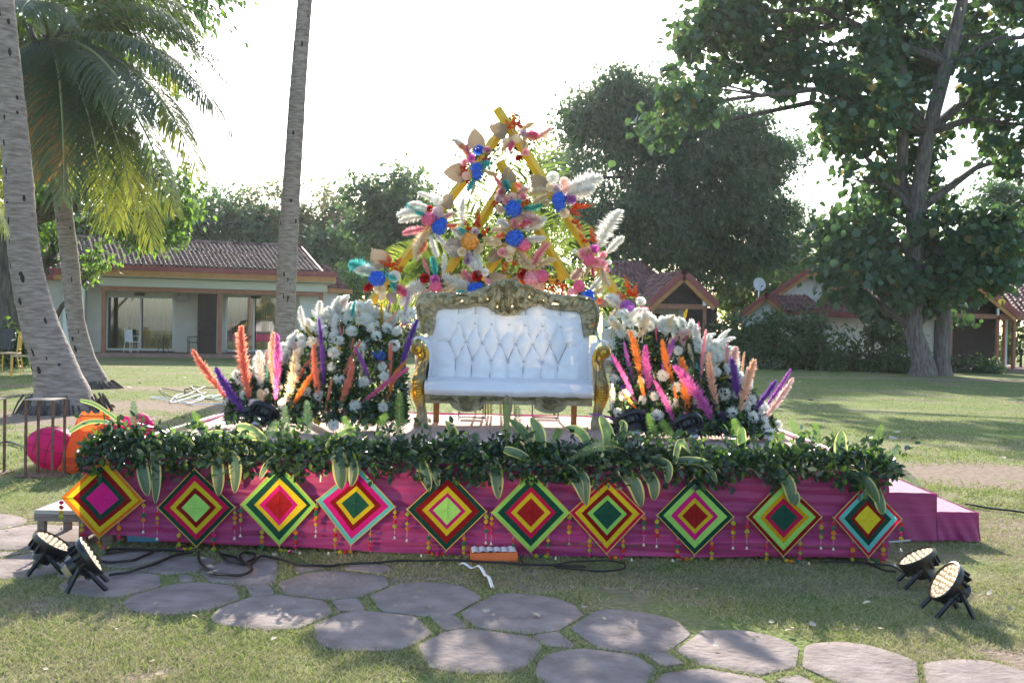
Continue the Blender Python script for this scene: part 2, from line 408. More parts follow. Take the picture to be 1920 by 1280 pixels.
# ================================================================ BUILDINGS
M_wall = mat('pale_wall', (.58, .56, .51), (.66, .64, .59), 1.5, .85, bump=.1)
M_wallw = mat('white_wall', (.74, .75, .74), (.80, .81, .80), 1.2, .85, bump=.1)
M_fasR = mat('red_fascia', (.26, .055, .055), (.33, .08, .07), 3, .55)
M_fasO = mat('orange_fascia', (.46, .20, .06), (.55, .26, .09), 3, .6)
M_post = mat('terracotta_post', (.30, .12, .065), (.37, .16, .09), 4, .6)
M_band = mat('white_band', (.60, .60, .54), rough=.6)
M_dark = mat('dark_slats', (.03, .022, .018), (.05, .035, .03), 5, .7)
M_wfr = mat('window_frame', (.66, .67, .67), rough=.4)
M_curt = mat('curtain', (.46, .45, .42), (.62, .60, .56), 9, .9, stretch=(6, 1, .1))
M_glass = mat('window_glass', (.03, .035, .04), rough=.04, spec=.9, coat=.4)
M_glass_t = bpy.data.materials.new('clear_glass'); M_glass_t.use_nodes = True
_t = M_glass_t.node_tree; _t.nodes.clear(); _o = _t.nodes.new('ShaderNodeOutputMaterial'); _a = _t.nodes.new('ShaderNodeBsdfTransparent'); _g = _t.nodes.new('ShaderNodeBsdfGlossy'); _g.inputs['Roughness'].default_value = .02
_x = _t.nodes.new('ShaderNodeMixShader'); _f = _t.nodes.new('ShaderNodeFresnel'); _f.inputs[0].default_value = 2.3; _a.inputs[0].default_value = (.62, .65, .65, 1)
_t.links.new(_f.outputs[0], _x.inputs[0]); _t.links.new(_a.outputs[0], _x.inputs[1]); _t.links.new(_g.outputs[0], _x.inputs[2]); _t.links.new(_x.outputs[0], _o.inputs[0])
M_plinth = mat('red_plinth', (.24, .14, .115), (.32, .20, .165), 4, .75, bump=.2)
M_tileA = mat('weathered_tiles', (.10, .06, .045), (.32, .21, .165), 5, .85, island=.75, bump=.3)
M_tileB = mat('maroon_tiles', (.12, .045, .035), (.26, .12, .10), 5, .75, island=.8, bump=.3)
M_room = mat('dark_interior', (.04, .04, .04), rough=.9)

def tiles(P00, P10, P01, P11, pitch, course, m, parent, amp=.045):
    """P00-P10 eave, P01-P11 ridge; barrel tiles as separate islands in overlapping courses, one joined part"""
    P00, P10, P01, P11 = map(Vector, (P00, P10, P01, P11))
    nrm = (P10 - P00).cross(P01 - P00).normalized()
    if nrm.z < 0: nrm = -nrm
    Lr = ((P01 - P00).length + (P11 - P10).length) / 2; nr = max(1, round(Lr / course))
    b = MB()
    for r in range(nr):
        a0 = P00.lerp(P01, r / nr); a1 = P10.lerp(P11, r / nr); b0 = P00.lerp(P01, min(1, (r + 1.12) / nr)); b1 = P10.lerp(P11, min(1, (r + 1.12) / nr))
        nc = max(1, round((a1 - a0).length / pitch))
        for c in range(nc):
            rows = []
            j = random.uniform(-.008, .008)
            for (s0, s1, lift) in ((a0, a1, .035), (b0, b1, .0)):
                row = []
                for k in range(5):
                    u = (c + k / 4) / nc; h = (math.sin(k / 4 * math.pi * 2 - .6) * amp) + lift + j
                    row.append(s0.lerp(s1, u) + nrm * h)
                rows.append(row)
            b.add(rows[0] + rows[1] + [v - nrm * .03 for v in rows[0]], [(k, k + 1, 5 + k + 1, 5 + k) for k in range(4)] + [(10 + k, 10 + k + 1, k + 1, k) for k in range(4)])
    # deck under the tiles
    for q in (P00, P10, P11, P01): pass
    b.add([P00 - nrm * .06, P10 - nrm * .06, P11 - nrm * .06, P01 - nrm * .06], [(0, 1, 2, 3)])
    return b.build('roof_tiles', m, parent, smooth=False, kind='stuff')
def slab(a, b_, thick, h, mt, parent, name, up=Vector((0, 0, 1)), back=None):
    """board from a to b, height h downwards from the line, thickness along back"""
    a, b_ = Vector(a), Vector(b_); back = (back or Vector((0, 1, 0))).normalized() * thick
    q = MB(); dn = -up.normalized() * h
    vs = [a, b_, b_ + dn, a + dn]; vs = vs + [v + back for v in vs]
    q.add(vs, [(0, 1, 2, 3)[::-1], (4, 5, 6, 7), (0, 1, 5, 4), (1, 2, 6, 5), (2, 3, 7, 6), (3, 0, 4, 7)])
    return q.build(name, mt, parent, smooth=False)

# --- left bungalow -------------------------------------------------------
A = Vector((-16.5, 39.2, 0)); B = Vector((-8.0, 41.6, 0)); du = (B - A).normalized(); nv = Vector((-du.y, du.x, 0))   # du along front, nv backwards
LH = empty('bungalow', A + du * 4 + nv * 3, 'grey-tiled white bungalow behind the palm trunks with a veranda and sliding windows', 'house')
def UL(px, py, v=0):                   # pixel -> (u, z) on the plane v behind the front line
    q = PP(px, py, A + nv * v, nv); return (q - A).dot(du), q.z
def W(u, v, z): return A + du * u + nv * v + Vector((0, 0, z))
def wbox(b, u0, u1, v0, v1, z0, z1, mi=0):
    M = Matrix(((du.x, nv.x, 0, A.x), (du.y, nv.y, 0, A.y), (0, 0, 1, 0), (0, 0, 0, 1))); b.box((u0, v0, z0), (u1, v1, z1), mi, M)
def part(name, mt, u0, u1, v0, v1, z0, z1, parent=LH):
    b = MB(); wbox(b, u0, u1, v0, v1, z0, z1); return b.build(name, mt, parent, smooth=False)
part('plinth', M_plinth, -.1, 9.3, -.25, 9, 0, .16)
zb = 2.62
ups = [UL(194, 600)[0], UL(412, 600)[0], UL(601, 600)[0]]
for u in ups: part('post', M_post, u - .085, u + .085, 0, .17, .16, zb)
part('beam', M_post, ups[0] - .1, ups[2] + .1, -.02, .19, zb, zb + .18)
part('fascia_band', M_band, ups[0] - .15, ups[2] + .25, -.10, -.04, zb + .19, zb + .52)
ue0, ue1 = UL(176, 500, -.5)[0], UL(630, 520, -.5)[0]
ez = 3.62
part('orange_fascia', M_fasO, ue0, ue1, -.56, -.50, ez - .42, ez - .20)
part('red_fascia', M_fasR, ue0 - .05, ue1 + .05, -.62, -.53, ez - .20, ez)
part('soffit', M_band, ue0, ue1, -.5, 2.3, zb + .55, zb + .60)
# main back wall with openings
wv = 2.2
zt = zb + .55
win = []
for (xa, xb) in ((199, 327), (423, 528)):
    u0, z1 = UL(xa, 553, wv); u1, z0 = UL(xb, 658, wv); win.append((u0, u1, .2, z1))
uw0, uw1 = UL(120, 600, wv)[0], UL(562, 600, wv)[0] + .6
edges = [uw0] + [e for w_ in win for e in w_[:2]] + [uw1]
for i in range(0, len(edges), 2): part('wall', M_wall, edges[i], edges[i + 1], wv, wv + .2, .16, zt)
for w_ in win: part('wall', M_wall, w_[0], w_[1], wv, wv + .2, w_[3], zt)
for w_ in win:
    u0, u1, z0, z1 = w_
    b = MB(); t_ = .09
    for (a, c, d_, e) in ((u0, u1, z0, z0 + t_), (u0, u1, z1 - t_, z1), (u0, u0 + t_, z0, z1), (u1 - t_, u1, z0, z1), ((u0 + u1) / 2 - .04, (u0 + u1) / 2 + .04, z0, z1)):
        wbox(b, a, c, wv - .06, wv + .06, d_, e)
    f = b.build('window_frame', M_wfr, LH, smooth=False)
    for k in range(2):
        ua = u0 + t_ + k * (u1 - u0) / 2; ub = ua + (u1 - u0) / 2 - 1.3 * t_
        b = MB(); wbox(b, ua, ub, wv + .0, wv + .015, z0 + t_, z1 - t_); b.build('pane', M_glass_t, f, smooth=False)
        b = MB(); uc0, uc1 = (ua, ub) if k == 0 else (ua + (ub - ua) * .2, ub)
        b.grid(lambda s, t2, a=uc0, c=uc1: W(a + (c - a) * s, wv + .32 + .05 * math.sin(s * 60), z0 + .05 + (z1 - z0 - .1) * t2), 60, 1)
        b.build('curtain', M_curt, LH)
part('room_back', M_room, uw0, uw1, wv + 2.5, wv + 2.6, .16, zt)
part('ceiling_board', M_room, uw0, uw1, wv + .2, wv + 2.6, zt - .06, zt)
# louvre screen
u0, z1 = UL(371, 547, .9); u1, _ = UL(407, 547, .9)
b = MB()
for k in range(26):
    z = .22 + k * .092; wbox(b, u0 + .12, u1, .9, .97, z, z + .07)
b.build('louvre_slats', M_dark, LH, smooth=False, kind='stuff'); part('louvre_panel', M_dark, u0, u1, .98, 1.02, .16, zb)
part('wall_light', M_black, UL(262, 545, wv)[0] - .2, UL(262, 545, wv)[0] + .2, wv - .12, wv - .01, 2.5, 2.62)
part('wall_light', M_black, UL(480, 552, wv)[0] - .2, UL(480, 552, wv)[0] + .2, wv - .12, wv - .01, 2.5, 2.62)
b = MB(); c0 = W(UL(340, 553, wv)[0], wv - .3, 2.55)
b.lathe([(.02, .3), (.10, .2), (.28, .05), (.30, 0), (.26, -.02), (0, -.02)], 14, Matrix.Translation(c0) @ Matrix.Rotation(R(100), 4, 'X')); b.build('wall_fan', M_curt, LH)
# right hand end wall and left end wall
part('wall', M_wallw, UL(562, 600, .6)[0], UL(604, 600, .6)[0], .6, .8, .16, zb + .3)
part('wall', M_wallw, UL(604, 600, 3)[0], UL(634, 600, 3)[0], 3, 3.2, .1, 3.0)
part('wall', M_wall, UL(30, 600, 1.2)[0], UL(120, 600, 1.2)[0], 1.2, 1.4, 0, 3.1)
part('wall', M_wall, UL(120, 600, 1.2)[0] - .2, UL(120, 600, 1.2)[0] - .0, 1.3, 2.3, 0, 3.1)
part('wall', M_wallw, UL(118, 600, .2)[0], UL(158, 600, .2)[0], .2, .4, 0, 3.1)
part('wall', M_wall, UL(158, 600, .2)[0] + .0, ups[0] - .1, 1.0, 1.2, .16, 3.1)
# roof
rz = PP(380, 455, W(0, 4.3, 0), nv).z
er0, er1 = UL(103, 500, -.4)[0] - 0.1, UL(600, 517, -.5)[0]
rr0, rr1 = UL(88, 437, 4.3)[0], UL(560, 468, 4.3)[0]
tiles(W(ue0 - .02, -.62, ez + .02), W(er1, -.62, ez + .02), W(rr0 + 1.6, 4.3, rz), W(rr1, 4.3, rz), .19, .30, M_tileA, LH)
tiles(W(er0, .1, ez - .22), W(ue0 + .4, .1, ez - .1), W(rr0, 4.3, rz - .02), W(rr0 + 1.9, 4.3, rz - .02), .19, .30, M_tileA, LH)
b = MB()
for k in range(34):
    u = rr0 + (rr1 - rr0) * k / 33; b.tube([W(u, 4.3, rz + .03), W(u + (rr1 - rr0) / 32, 4.3, rz + .01)], [.11, .095], 6)
b.build('ridge_tiles', M_tileA, LH, smooth=False, kind='stuff')
tiles(W(rr1, 8.6, ez), W(rr0, 8.6, ez), W(rr1, 4.3, rz), W(rr0, 4.3, rz), .4, .6, M_tileA, LH)
slab(W(rr0 - .05, 4.3, rz + .06), W(er0 - .05, -.1, ez - .2), .07, .24, M_fasR, LH, 'rake_board', back=-du)
slab(W(rr1 + .05, 4.3, rz + .06), W(er1 + .05, -.65, ez + .04), .07, .2, M_fasR, LH, 'rake_board', back=du)
b = MB(); b.add([W(er1 - .1, -.5, ez), W(rr1 - .1, 4.3, rz), W(rr1 - .1, 8.6, ez), W(er1 - .1, 8.6, 0.2), W(er1 - .1, 2.3, .2), W(er1 - .1, 2.3, ez - .5)], [(0, 1, 2, 3, 4, 5)]); b.build('gable_wall', M_wallw, LH, smooth=False)
part('orange_fascia', M_fasO, er0, ue0 + .1, -.05, 0, ez - .62, ez - .45)
part('red_fascia', M_fasR, er0 - .04, ue0 + .14, -.1, -.02, ez - .45, ez - .2)
# low roof at the right end, and the roof of the next wing on the far left
tiles(W(er1 - .6, 2.6, 3.1), W(er1 + 1.6, 2.6, 3.05), W(er1 - .6, 4.6, 4.2), W(er1 + .8, 4.6, 4.2), .2, .3, M_tileB, LH)
slab(W(er1 - .6, 2.55, 3.1), W(er1 + 1.7, 2.55, 3.04), .06, .2, M_fasO, LH, 'orange_fascia', back=nv)
for nm, px0, px1 in (('roof_tiles', -60, 105),):
    q0, q1 = UL(px0, 520, 1.5)[0], UL(px1, 520, 1.5)[0]
    tiles(W(q0, .9, 3.25), W(q1, .9, 3.25), W(q0, 4.6, 4.9), W(q1, 4.6, 4.9), .19, .3, M_tileA, LH)
    slab(W(q0, .88, 3.22), W(q1, .88, 3.22), .06, .22, M_fasR, LH, 'red_fascia', back=nv)
part('wall', M_wall, UL(-60, 600, 1.4)[0], UL(60, 600, 1.4)[0], 1.5, 1.7, 0, 3.2)

# --- gabled cottages on the right ---------------------------------------
def gable(parent, apex, left, right, ytop, depth, tm, wallm=None, vdir=Vector((0, 1, 0)), over=.0, Y=0, fh=.3, tz=None, wall_dx=.25, pitch=.2, course=.32, ztop_wall=None):
    """apex/left/right are pixels of the gable front at distance Y; ridge runs back"""
    a, l, r = PY(apex[0], apex[1], Y), PY(left[0], left[1], Y), PY(right[0], right[1], Y)
    v = vdir.normalized() * depth
    tiles(l + v, l, a + v, a, pitch, course, tm, parent); tiles(r, r + v, a, a + v, pitch, course, tm, parent)
    for e, nm in ((l, 'l'), (r, 'r')):
        dr = (e - a).normalized(); upv = Vector((-dr.z, 0, dr.x)) if dr.x > 0 else Vector((dr.z, 0, -dr.x))
        upv = upv if upv.z > 0 else -upv
        slab(a + Vector((0, -.08, .1)), e + Vector((0, -.08, .1)), .08, fh * .6, M_fasR, parent, 'red_fascia', up=upv)
        slab(a + Vector((0, -.02, .1)) - upv * fh * .6, e + Vector((0, -.02, .1)) - upv * fh * .6, .06, fh * .4, M_fasO, parent, 'orange_fascia', up=upv)
    if wallm is not None:
        w_ = .5; b = MB(); l2, r2, a2 = l + Vector((wall_dx, w_, 0)), r + Vector((-wall_dx, w_, 0)), a + Vector((0, w_, -.15))
        zl = l2.z if ztop_wall is None else ztop_wall
        vs = [Vector((l2.x, l2.y, 0)), Vector((r2.x, r2.y, 0)), r2, a2, l2]; vb = [q + Vector((0, .2, 0)) for q in vs]
        b.add(vs + vb, [(0, 1, 2, 3, 4), (9, 8, 7, 6, 5), (0, 4, 9, 5), (1, 6, 7, 2)]); b.build('wall', wallm, parent, smooth=False)
    return a, l, r
C1 = empty('cottage', PY(1280, 640, 43), 'small red gabled cottage just right of the flower frame, dark open porch under its gable', 'house')
a, l, r = gable(C1, (1283, 507), (1210, 573), (1350, 573), 0, 6, M_tileB, None, Vector((-.25, 1, 0)), Y=42, fh=.42)
def bxp(parent, name, mt, x0, x1, y0, y1, Y, dep, z0=None, z1=None):
    p0 = PY(x0, y1, Y); p1 = PY(x1, y0, Y); b = MB()
    b.box((p0.x, Y, p0.z if z0 is None else z0), (p1.x, Y + dep, p1.z if z1 is None else z1)); return b.build(name, mt, parent, smooth=False)
bxp(C1, 'beam', M_post, 1217, 1327, 571, 578, 42.2, .2)
bxp(C1, 'post', M_post, 1317, 1325, 578, 680, 42.2, .2, z0=0); bxp(C1, 'post', M_post, 1217, 1225, 578, 680, 42.2, .2, z0=0)
bxp(C1, 'bracket', M_wallw, 1318, 1324, 564, 573, 42.05, .12)
b = MB(); q = [PY(1218, 571, 43.2), PY(1330, 571, 43.2), PY(1284, 519, 43.2)]; b.add(q + [v + Vector((0, .1, 0)) for v in q], [(0, 1, 2), (5, 4, 3), (0, 3, 4, 1), (1, 4, 5, 2), (2, 5, 3, 0)]); b.build('dark_gable_fill', M_dark, C1, smooth=False)  # dark triangle standing in for the shaded inside of the gable
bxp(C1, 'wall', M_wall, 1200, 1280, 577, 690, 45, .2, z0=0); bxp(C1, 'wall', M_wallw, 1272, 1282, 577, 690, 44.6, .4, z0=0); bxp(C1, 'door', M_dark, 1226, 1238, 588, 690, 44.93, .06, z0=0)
bxp(C1, 'dark_backing', M_dark, 1280, 1345, 577, 690, 45.4, .2, z0=0)  # dark sheet for the open porch, its shade put into the colour
bxp(C1, 'plinth', M_plinth, 1120, 1335, 682, 690, 42.0, 8, z0=0, z1=.12)
# main roof behind, hipped
P = lambda x, y, Y: PY(x, y, Y)
tiles(P(1128, 556, 43.5), P(1236, 556, 43.5), P(1128, 489, 47.5), P(1198, 489, 47.5), .2, .3, M_tileB, C1)
tiles(P(1236, 556, 43.5), P(1262, 535, 52), P(1198, 489, 47.5), P(1199, 489, 47.6), .25, .35, M_tileB, C1)
slab(P(1128, 556, 43.4), P(1214, 556, 43.4), .06, .3, M_fasR, C1, 'red_fascia')
bxp(C1, 'wall', M_wall, 1128, 1222, 560, 690, 44, .2, z0=0)

C2 = empty('cottage', PY(1500, 640, 46), 'white cottage with two overlapping red gables half hidden behind the hedge', 'house')
gable(C2, (1436, 551), (1386, 592), (1475, 583), 0, 5, M_tileB, M_wallw, Vector((.35, 1, 0)), Y=43, fh=.3)
gable(C2, (1523, 500), (1444, 553), (1600, 556), 0, 7, M_tileB, M_wallw, Vector((.2, 1, 0)), Y=47, fh=.38)
tiles(P(1452, 583, 43.6), P(1545, 578, 43.6), P(1440, 553, 45.5), P(1512, 552, 45.5), .2, .3, M_tileB, C2)
bxp(C2, 'wall', M_wallw, 1540, 1700, 585, 690, 46, .2, z0=0)
slab(P(1540, 583, 45.2), P(1700, 590, 45.2), .07, .25, M_fasR, C2, 'red_fascia')
slab(P(1475, 584, 43.5), P(1560, 578, 43.5), .06, .2, M_fasR, C2, 'red_fascia')
tiles(P(1540, 583, 45.2), P(1720, 590, 45.2), P(1540, 535, 49), P(1720, 538, 49), .2, .32, M_tileB, C2)
C3 = empty('cottage', PY(1860, 640, 43), 'bungalow at the right edge with brown veranda posts and dark louvred back', 'house')
Y3 = 42.6
gable(C3, (1806, 503), (1725, 590), (1914, 592), 0, 5, M_tileA, None, Vector((.1, 1, 0)), Y=Y3, fh=.42)
q = [PY(1738, 588, 43.6), PY(1885, 592, 43.6), PY(1806, 515, 43.6)]
b = MB(); b.add(q + [v + Vector((0, .1, 0)) for v in q], [(0, 1, 2), (5, 4, 3), (0, 3, 4, 1), (1, 4, 5, 2), (2, 5, 3, 0)]); b.build('dark_gable_fill', M_dark, C3, smooth=False)
tiles(P(1912, 590, 43), P(2060, 592, 43), P(1868, 532, 46.5), P(2060, 534, 46.5), .24, .34, M_tileB, C3)
slab(P(1912, 588, 42.9), P(2060, 590, 42.9), .07, .3, M_fasR, C3, 'red_fascia')
bxp(C3, 'beam', M_post, 1784, 1874, 589, 596, Y3 + .2, .18); bxp(C3, 'beam', M_post, 1872, 2050, 592, 599, Y3 + .2, .18)
for x0, x1 in ((1780, 1787), (1868, 1875), (1881, 1886), (1899, 1906), (1993, 2000)): bxp(C3, 'post', M_post, x0, x1, 594, 690, Y3 + .2 if x0 < 1880 else Y3 + .5, .18, z0=0)
bxp(C3, 'bracket', M_wallw, 1870, 1874, 578, 591, Y3, .12)
bxp(C3, 'plinth', M_plinth, 1760, 2060, 684, 690, Y3 - .2, 7, z0=0, z1=.12)
bxp(C3, 'dark_backing', M_dark, 1775, 1868, 592, 690, 46, .1, z0=0)
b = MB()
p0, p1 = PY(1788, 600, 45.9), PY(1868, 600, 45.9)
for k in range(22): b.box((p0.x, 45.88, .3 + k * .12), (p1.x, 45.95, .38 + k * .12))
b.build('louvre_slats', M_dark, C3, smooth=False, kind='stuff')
bxp(C3, 'wall', M_wall, 1690, 1780, 592, 690, 44.5, .2, z0=0); bxp(C3, 'door', M_dark, 1751, 1756, 600, 690, 44.42, .06, z0=0)
bxp(C3, 'wall', M_wallw, 1884, 1890, 599, 690, 45, .2, z0=0)
slab(P(1630, 583, 43.2), P(1776, 584, 43.2), .06, .25, M_fasO, C3, 'orange_fascia')
# satellite dish
DH = empty('satellite_dish', PY(1424, 560, 45), 'round white satellite dish on a thin pole between the cottages', 'satellite dish')
b = MB(); c0 = PY(1424, 533, 44.6); M = Matrix.Translation(c0) @ Matrix.Rotation(R(78), 4, 'X') @ Matrix.Rotation(R(15), 4, 'Y')
b.lathe([(0, -.08), (.12, -.075), (.22, -.04), (.30, .0), (.31, .01), (.29, .01), (.2, -.03), (0, -.06)], 24, M); b.build('dish', M_white, DH)
b = MB(); b.tube([c0 + Vector((0, .1, 0)), Vector((c0.x, c0.y + .1, 0.0))], .035, 8); b.build('pole', M_chrome, DH)
b = MB(); b.tube([c0 + Vector((0, -.05, -.28)), c0 + Vector((0, -.4, -.1))], .012, 6); b.box((c0.x - .03, c0.y - .45, c0.z - .13), (c0.x + .03, c0.y - .38, c0.z - .06)); b.build('receiver_arm', M_chrome, DH)
# ================================================================ TREES
M_bark = mat('grey_bark', (.085, .072, .066), (.20, .17, .155), 4, .9, bump=.6, bscale=14, stretch=(3, 3, .6), detail=8)
M_barkd = mat('dark_bark', (.06, .05, .045), (.14, .12, .10), 4, .9, bump=.6, bscale=14, stretch=(3, 3, .6))
def leafmat(name, a, b, tc, tr=.4, rough=.5, spec=.4):
    return mat(name, a, b, .35, rough, trans=tr, island=.7, tc=tc, spec=spec)
ML_teak = leafmat('teak_leaf', (.022, .060, .030), (.05, .115, .05), (.16, .30, .06), .34, .42, .6)
ML_teaky = leafmat('teak_leaf_yellowing', (.12, .11, .03), (.20, .17, .05), (.4, .36, .08), .4)
ML_neem = leafmat('neem_leaf', (.022, .058, .034), (.055, .115, .055), (.14, .28, .08), .32)
ML_far = leafmat('far_leaf', (.045, .09, .045), (.10, .15, .07), (.26, .40, .12), .38)
ML_fary = leafmat('far_leaf_yellow', (.12, .12, .05), (.22, .20, .09), (.42, .40, .16), .4)
ML_fresh = leafmat('fresh_leaf', (.06, .12, .02), (.11, .20, .035), (.32, .55, .06), .5)
ML_hedge = leafmat('hedge_leaf', (.03, .07, .03), (.08, .14, .05), (.2, .3, .06), .3)

def tree(name, label, cat, base, trunk, tr, blobs, n, leaf, tmpl, mats, droop=.6, group=None, clump=.5, probs=None, bark=M_barkd, nb=None, gaps=1.0, seed=1, pick=0, width=None, per=45):
    """trunk: list of world points, tr: radii; blobs: (centre, rx, rz) world"""
    rg = np.random.RandomState(seed)
    t = empty(name, base, label, cat, group)
    b = MB(); b.tube(trunk, tr, 10); b.build('trunk', bark, t)
    tp = [Vector(p) for p in trunk]
    for i, (c, rx, rz) in enumerate(blobs):
        if nb is not None and i >= nb: break
        c = Vector(c); k = min(range(len(tp)), key=lambda j: (tp[j] - c).length + (6 if tp[j].z > c.z + .2 else 0)); s = tp[k]
        e = c + Vector((0, 0, -rz * .1)); mid = s.lerp(e, .5) + Vector((rg.uniform(-.1, .1), 0, .12)) * (e - s).length
        b = MB(); r0 = min(tr[k] * .6, .05 + .03 * (e - s).length)
        b.tube([s, s.lerp(mid, .6), mid, mid.lerp(e, .6), e], [r0, r0 * .85, r0 * .65, r0 * .45, r0 * .2], 6)
        for q in range(3):
            d = Vector(rg.normal(size=3)); d.z = abs(d.z) * .5; d.normalize(); b.tube([mid.lerp(e, .5), mid.lerp(e, .7) + d * rx * .35, c + d * rx * .75], [r0 * .35, r0 * .25, r0 * .08], 5)
        b.build('branch', M_barkd, t)
    vol = np.array([rx * rx * rz for _, rx, rz in blobs]); surf = np.array([rx * (rx + rz) for _, rx, rz in blobs]); pr = surf / surf.sum()
    nc = max(20, int(n / per)); bi = rg.choice(len(blobs), nc, p=pr)
    C = np.array([tuple(blobs[i][0]) for i in bi]); RX = np.array([blobs[i][1] for i in bi]); RZ = np.array([blobs[i][2] for i in bi])
    d = rg.normal(size=(nc, 3)); d /= np.linalg.norm(d, axis=1, keepdims=True); rad = rg.uniform(.25, 1, nc) ** .5 * gaps
    CC = C + d * rad[:, None] * np.stack([RX, RX, RZ], 1)
    ci = rg.randint(0, nc, n); csz = clump * rg.uniform(.6, 1.3, nc)
    P = CC[ci] + rg.normal(size=(n, 3)) * csz[ci][:, None] * np.array([1, 1, .75])
    out = d[ci] * .6 + rg.normal(size=(n, 3)) * .6 + np.array([0, 0, -droop]); nn = rg.normal(size=(n, 3)) * .6 + np.array([0, -.3, .8])
    A_ = orient(out, nn); S = leaf * rg.uniform(.6, 1.25, n)
    ch = None
    if isinstance(mats, (list, tuple)): ch = rg.choice(len(mats), n, p=probs)
    if pick:
        dist = np.linalg.norm(P - np.array(CAM), axis=1); vis = (np.abs(P[:, 0] / P[:, 1]) < .53) & ((P[:, 2] - 1.48) / P[:, 1] < .345)
        idx = np.argsort(np.where(vis, dist - 2.5 * rg.rand(n), 1e9))[:pick]
        lm = [leafmesh('leaf', tmpl, m) for m in mats]
        for i in idx:
            M = Matrix(((*(A_[i, 0] * S[i]), P[i, 0]), (*(A_[i, 1] * S[i]), P[i, 1]), (*(A_[i, 2] * S[i]), P[i, 2]), (0, 0, 0, 1)))
            inst('leaf', lm[ch[i]], M, t)
        kp = np.ones(n, bool); kp[idx] = False; P, A_, S, ch = P[kp], A_[kp], S[kp], ch[kp]
    cloud('crown', P, A_, S, tmpl, mats, t, 'stuff', choice=ch, W=width)
    return t
def blob(px, py, Y, r, rz=None): return (PY(px, py, Y), r, rz or r * .8)

# big teak on the right, two stems
Yt = 37.0; ppm = FPX / Yt
bs = GR(1712, 702)
bs = Vector((bs.x, Yt, 0))
tr1 = [bs + Vector((0, 0, -.1)), bs + Vector((0, 0, .5)), PY(1712, 620, Yt), PY(1712, 520, Yt), PY(1715, 400, Yt), PY(1740, 250, Yt), PY(1775, 120, Yt), PY(1805, 0, Yt), PY(1830, -90, Yt)]
bl = [(1330, 110, 1.9), (1290, 190, 1.3), (1400, 60, 1.7), (1345, 20, 1.8), (1480, 90, 1.5), (1540, 40, 1.7), (1450, 160, 1.1), (1600, 110, 1.9), (1560, 190, 1.3), (1640, 200, 1.8), (1600, 270, 1.4), (1680, 130, 1.6),
      (1700, 40, 1.6), (1760, 60, 1.3), (1850, 60, 2.0), (1900, 140, 1.8), (1930, 230, 1.8), (1850, 190, 1.3), (1900, 290, 1.0), (1960, 60, 2.2), (1560, 240, 1.0), (1690, 260, 1.4), (1620, 330, 1.2),
      (1690, 330, 1.3), (1760, 340, .9), (1610, 420, 1.4), (1680, 440, 1.7), (1760, 430, 1.6), (1830, 450, 1.7), (1590, 480, 1.3), (1650, 520, 1.5), (1740, 520, 1.6), (1820, 520, 1.6), (1600, 540, .9), (1880, 420, 1.2), (1870, 490, 1.0),
      (1700, 580, 1.2), (1640, 590, .8), (1560, 440, .7), (1800, 570, .8), (1240, 250, .7), (1500, -60, 2.5), (1700, -80, 2.8), (1380, -80, 2.2), (1880, -80, 2.8)]
tpx = lambda y: np.interp(y, [-90, 0, 120, 250, 400, 520, 620, 700], [1830, 1805, 1775, 1740, 1715, 1712, 1712, 1712])
blobs = []
for x, y, r in bl:
    near = abs(x - tpx(y)) < 95 and (y < 430 or y > 545)
    blobs.append((PY(x, y, Yt + (random.uniform(1.6, 3) if near else random.uniform(-1.6, .8) if y > 380 else random.uniform(-2.5, 1.5))), r * .88, r * .68))
tree('teak_tree', 'tall broad-leaved tree at the right whose grey trunk forks up through the frame', 'tree', bs, tr1, [.58, .40, .33, .31, .28, .27, .25, .2, .15], blobs, 22000, .31, T_BROAD,
     [ML_teak, ML_teaky], .9, clump=.36, probs=[.96, .04], bark=M_bark, seed=4, pick=300)
b2 = bs + Vector((.95, .5, 0))
tree('teak_tree', 'second grey stem close behind the right side of the forking tree trunk', 'tree', b2, [b2 + Vector((0, 0, -.1)), b2 + Vector((-.05, 0, .5)), b2 + Vector((.0, 0, 2.2)), b2 + Vector((-.2, 0, 4.5)), PY(1690, 340, Yt + .5), PY(1697, 180, Yt + .5), PY(1680, 20, Yt + .5)],
     [.42, .30, .26, .24, .22, .2, .12], [(PY(x, y, Yt + 1.8), 1.3, 1.0) for x, y in ((1640, 380), (1740, 300), (1620, 240), (1780, 470), (1640, 470), (1700, 100))], 1800, .32, T_BROAD, [ML_teak, ML_teaky], .9, clump=.4, probs=[.92, .08], bark=M_bark, seed=5)
# neem behind the cottages
Yn = 56.0
bn = PY(1270, 600, Yn); bn.z = 0
bl = [(1130, 210, 2.2), (1190, 190, 2.2), (1120, 270, 2.4), (1200, 250, 2.6), (1090, 330, 1.6), (1160, 340, 2.6), (1250, 300, 2.8), (1330, 260, 2.2), (1400, 250, 1.8), (1430, 300, 1.9), (1330, 340, 2.8), (1420, 370, 2.4), (1460, 420, 1.6),
      (1240, 400, 2.8), (1340, 420, 2.6), (1150, 420, 2.2), (1400, 460, 1.9), (1280, 470, 1.9), (1200, 460, 1.7), (1450, 470, 1.0), (1110, 390, 1.4), (1380, 520, 1.2), (1330, 500, 1.4), (1250, 190, 1.8), (1290, 250, 2), (1160, 170, 1.2)]
blobs = [(PY(x, y, Yn + random.uniform(-2, 2)), r, r * .85) for x, y, r in bl]
tree('neem_tree', 'huge dark green feathery tree towering behind the small gabled cottage', 'tree', bn, [bn, bn + Vector((.1, 0, 2)), bn + Vector((.5, 0, 5)), PY(1290, 380, Yn), PY(1280, 300, Yn)], [.6, .5, .42, .3, .15],
     blobs, 60000, .33, T_SPRIG, [ML_neem, ML_far], 1.4, clump=.62, probs=[.75, .25], seed=8, per=170)
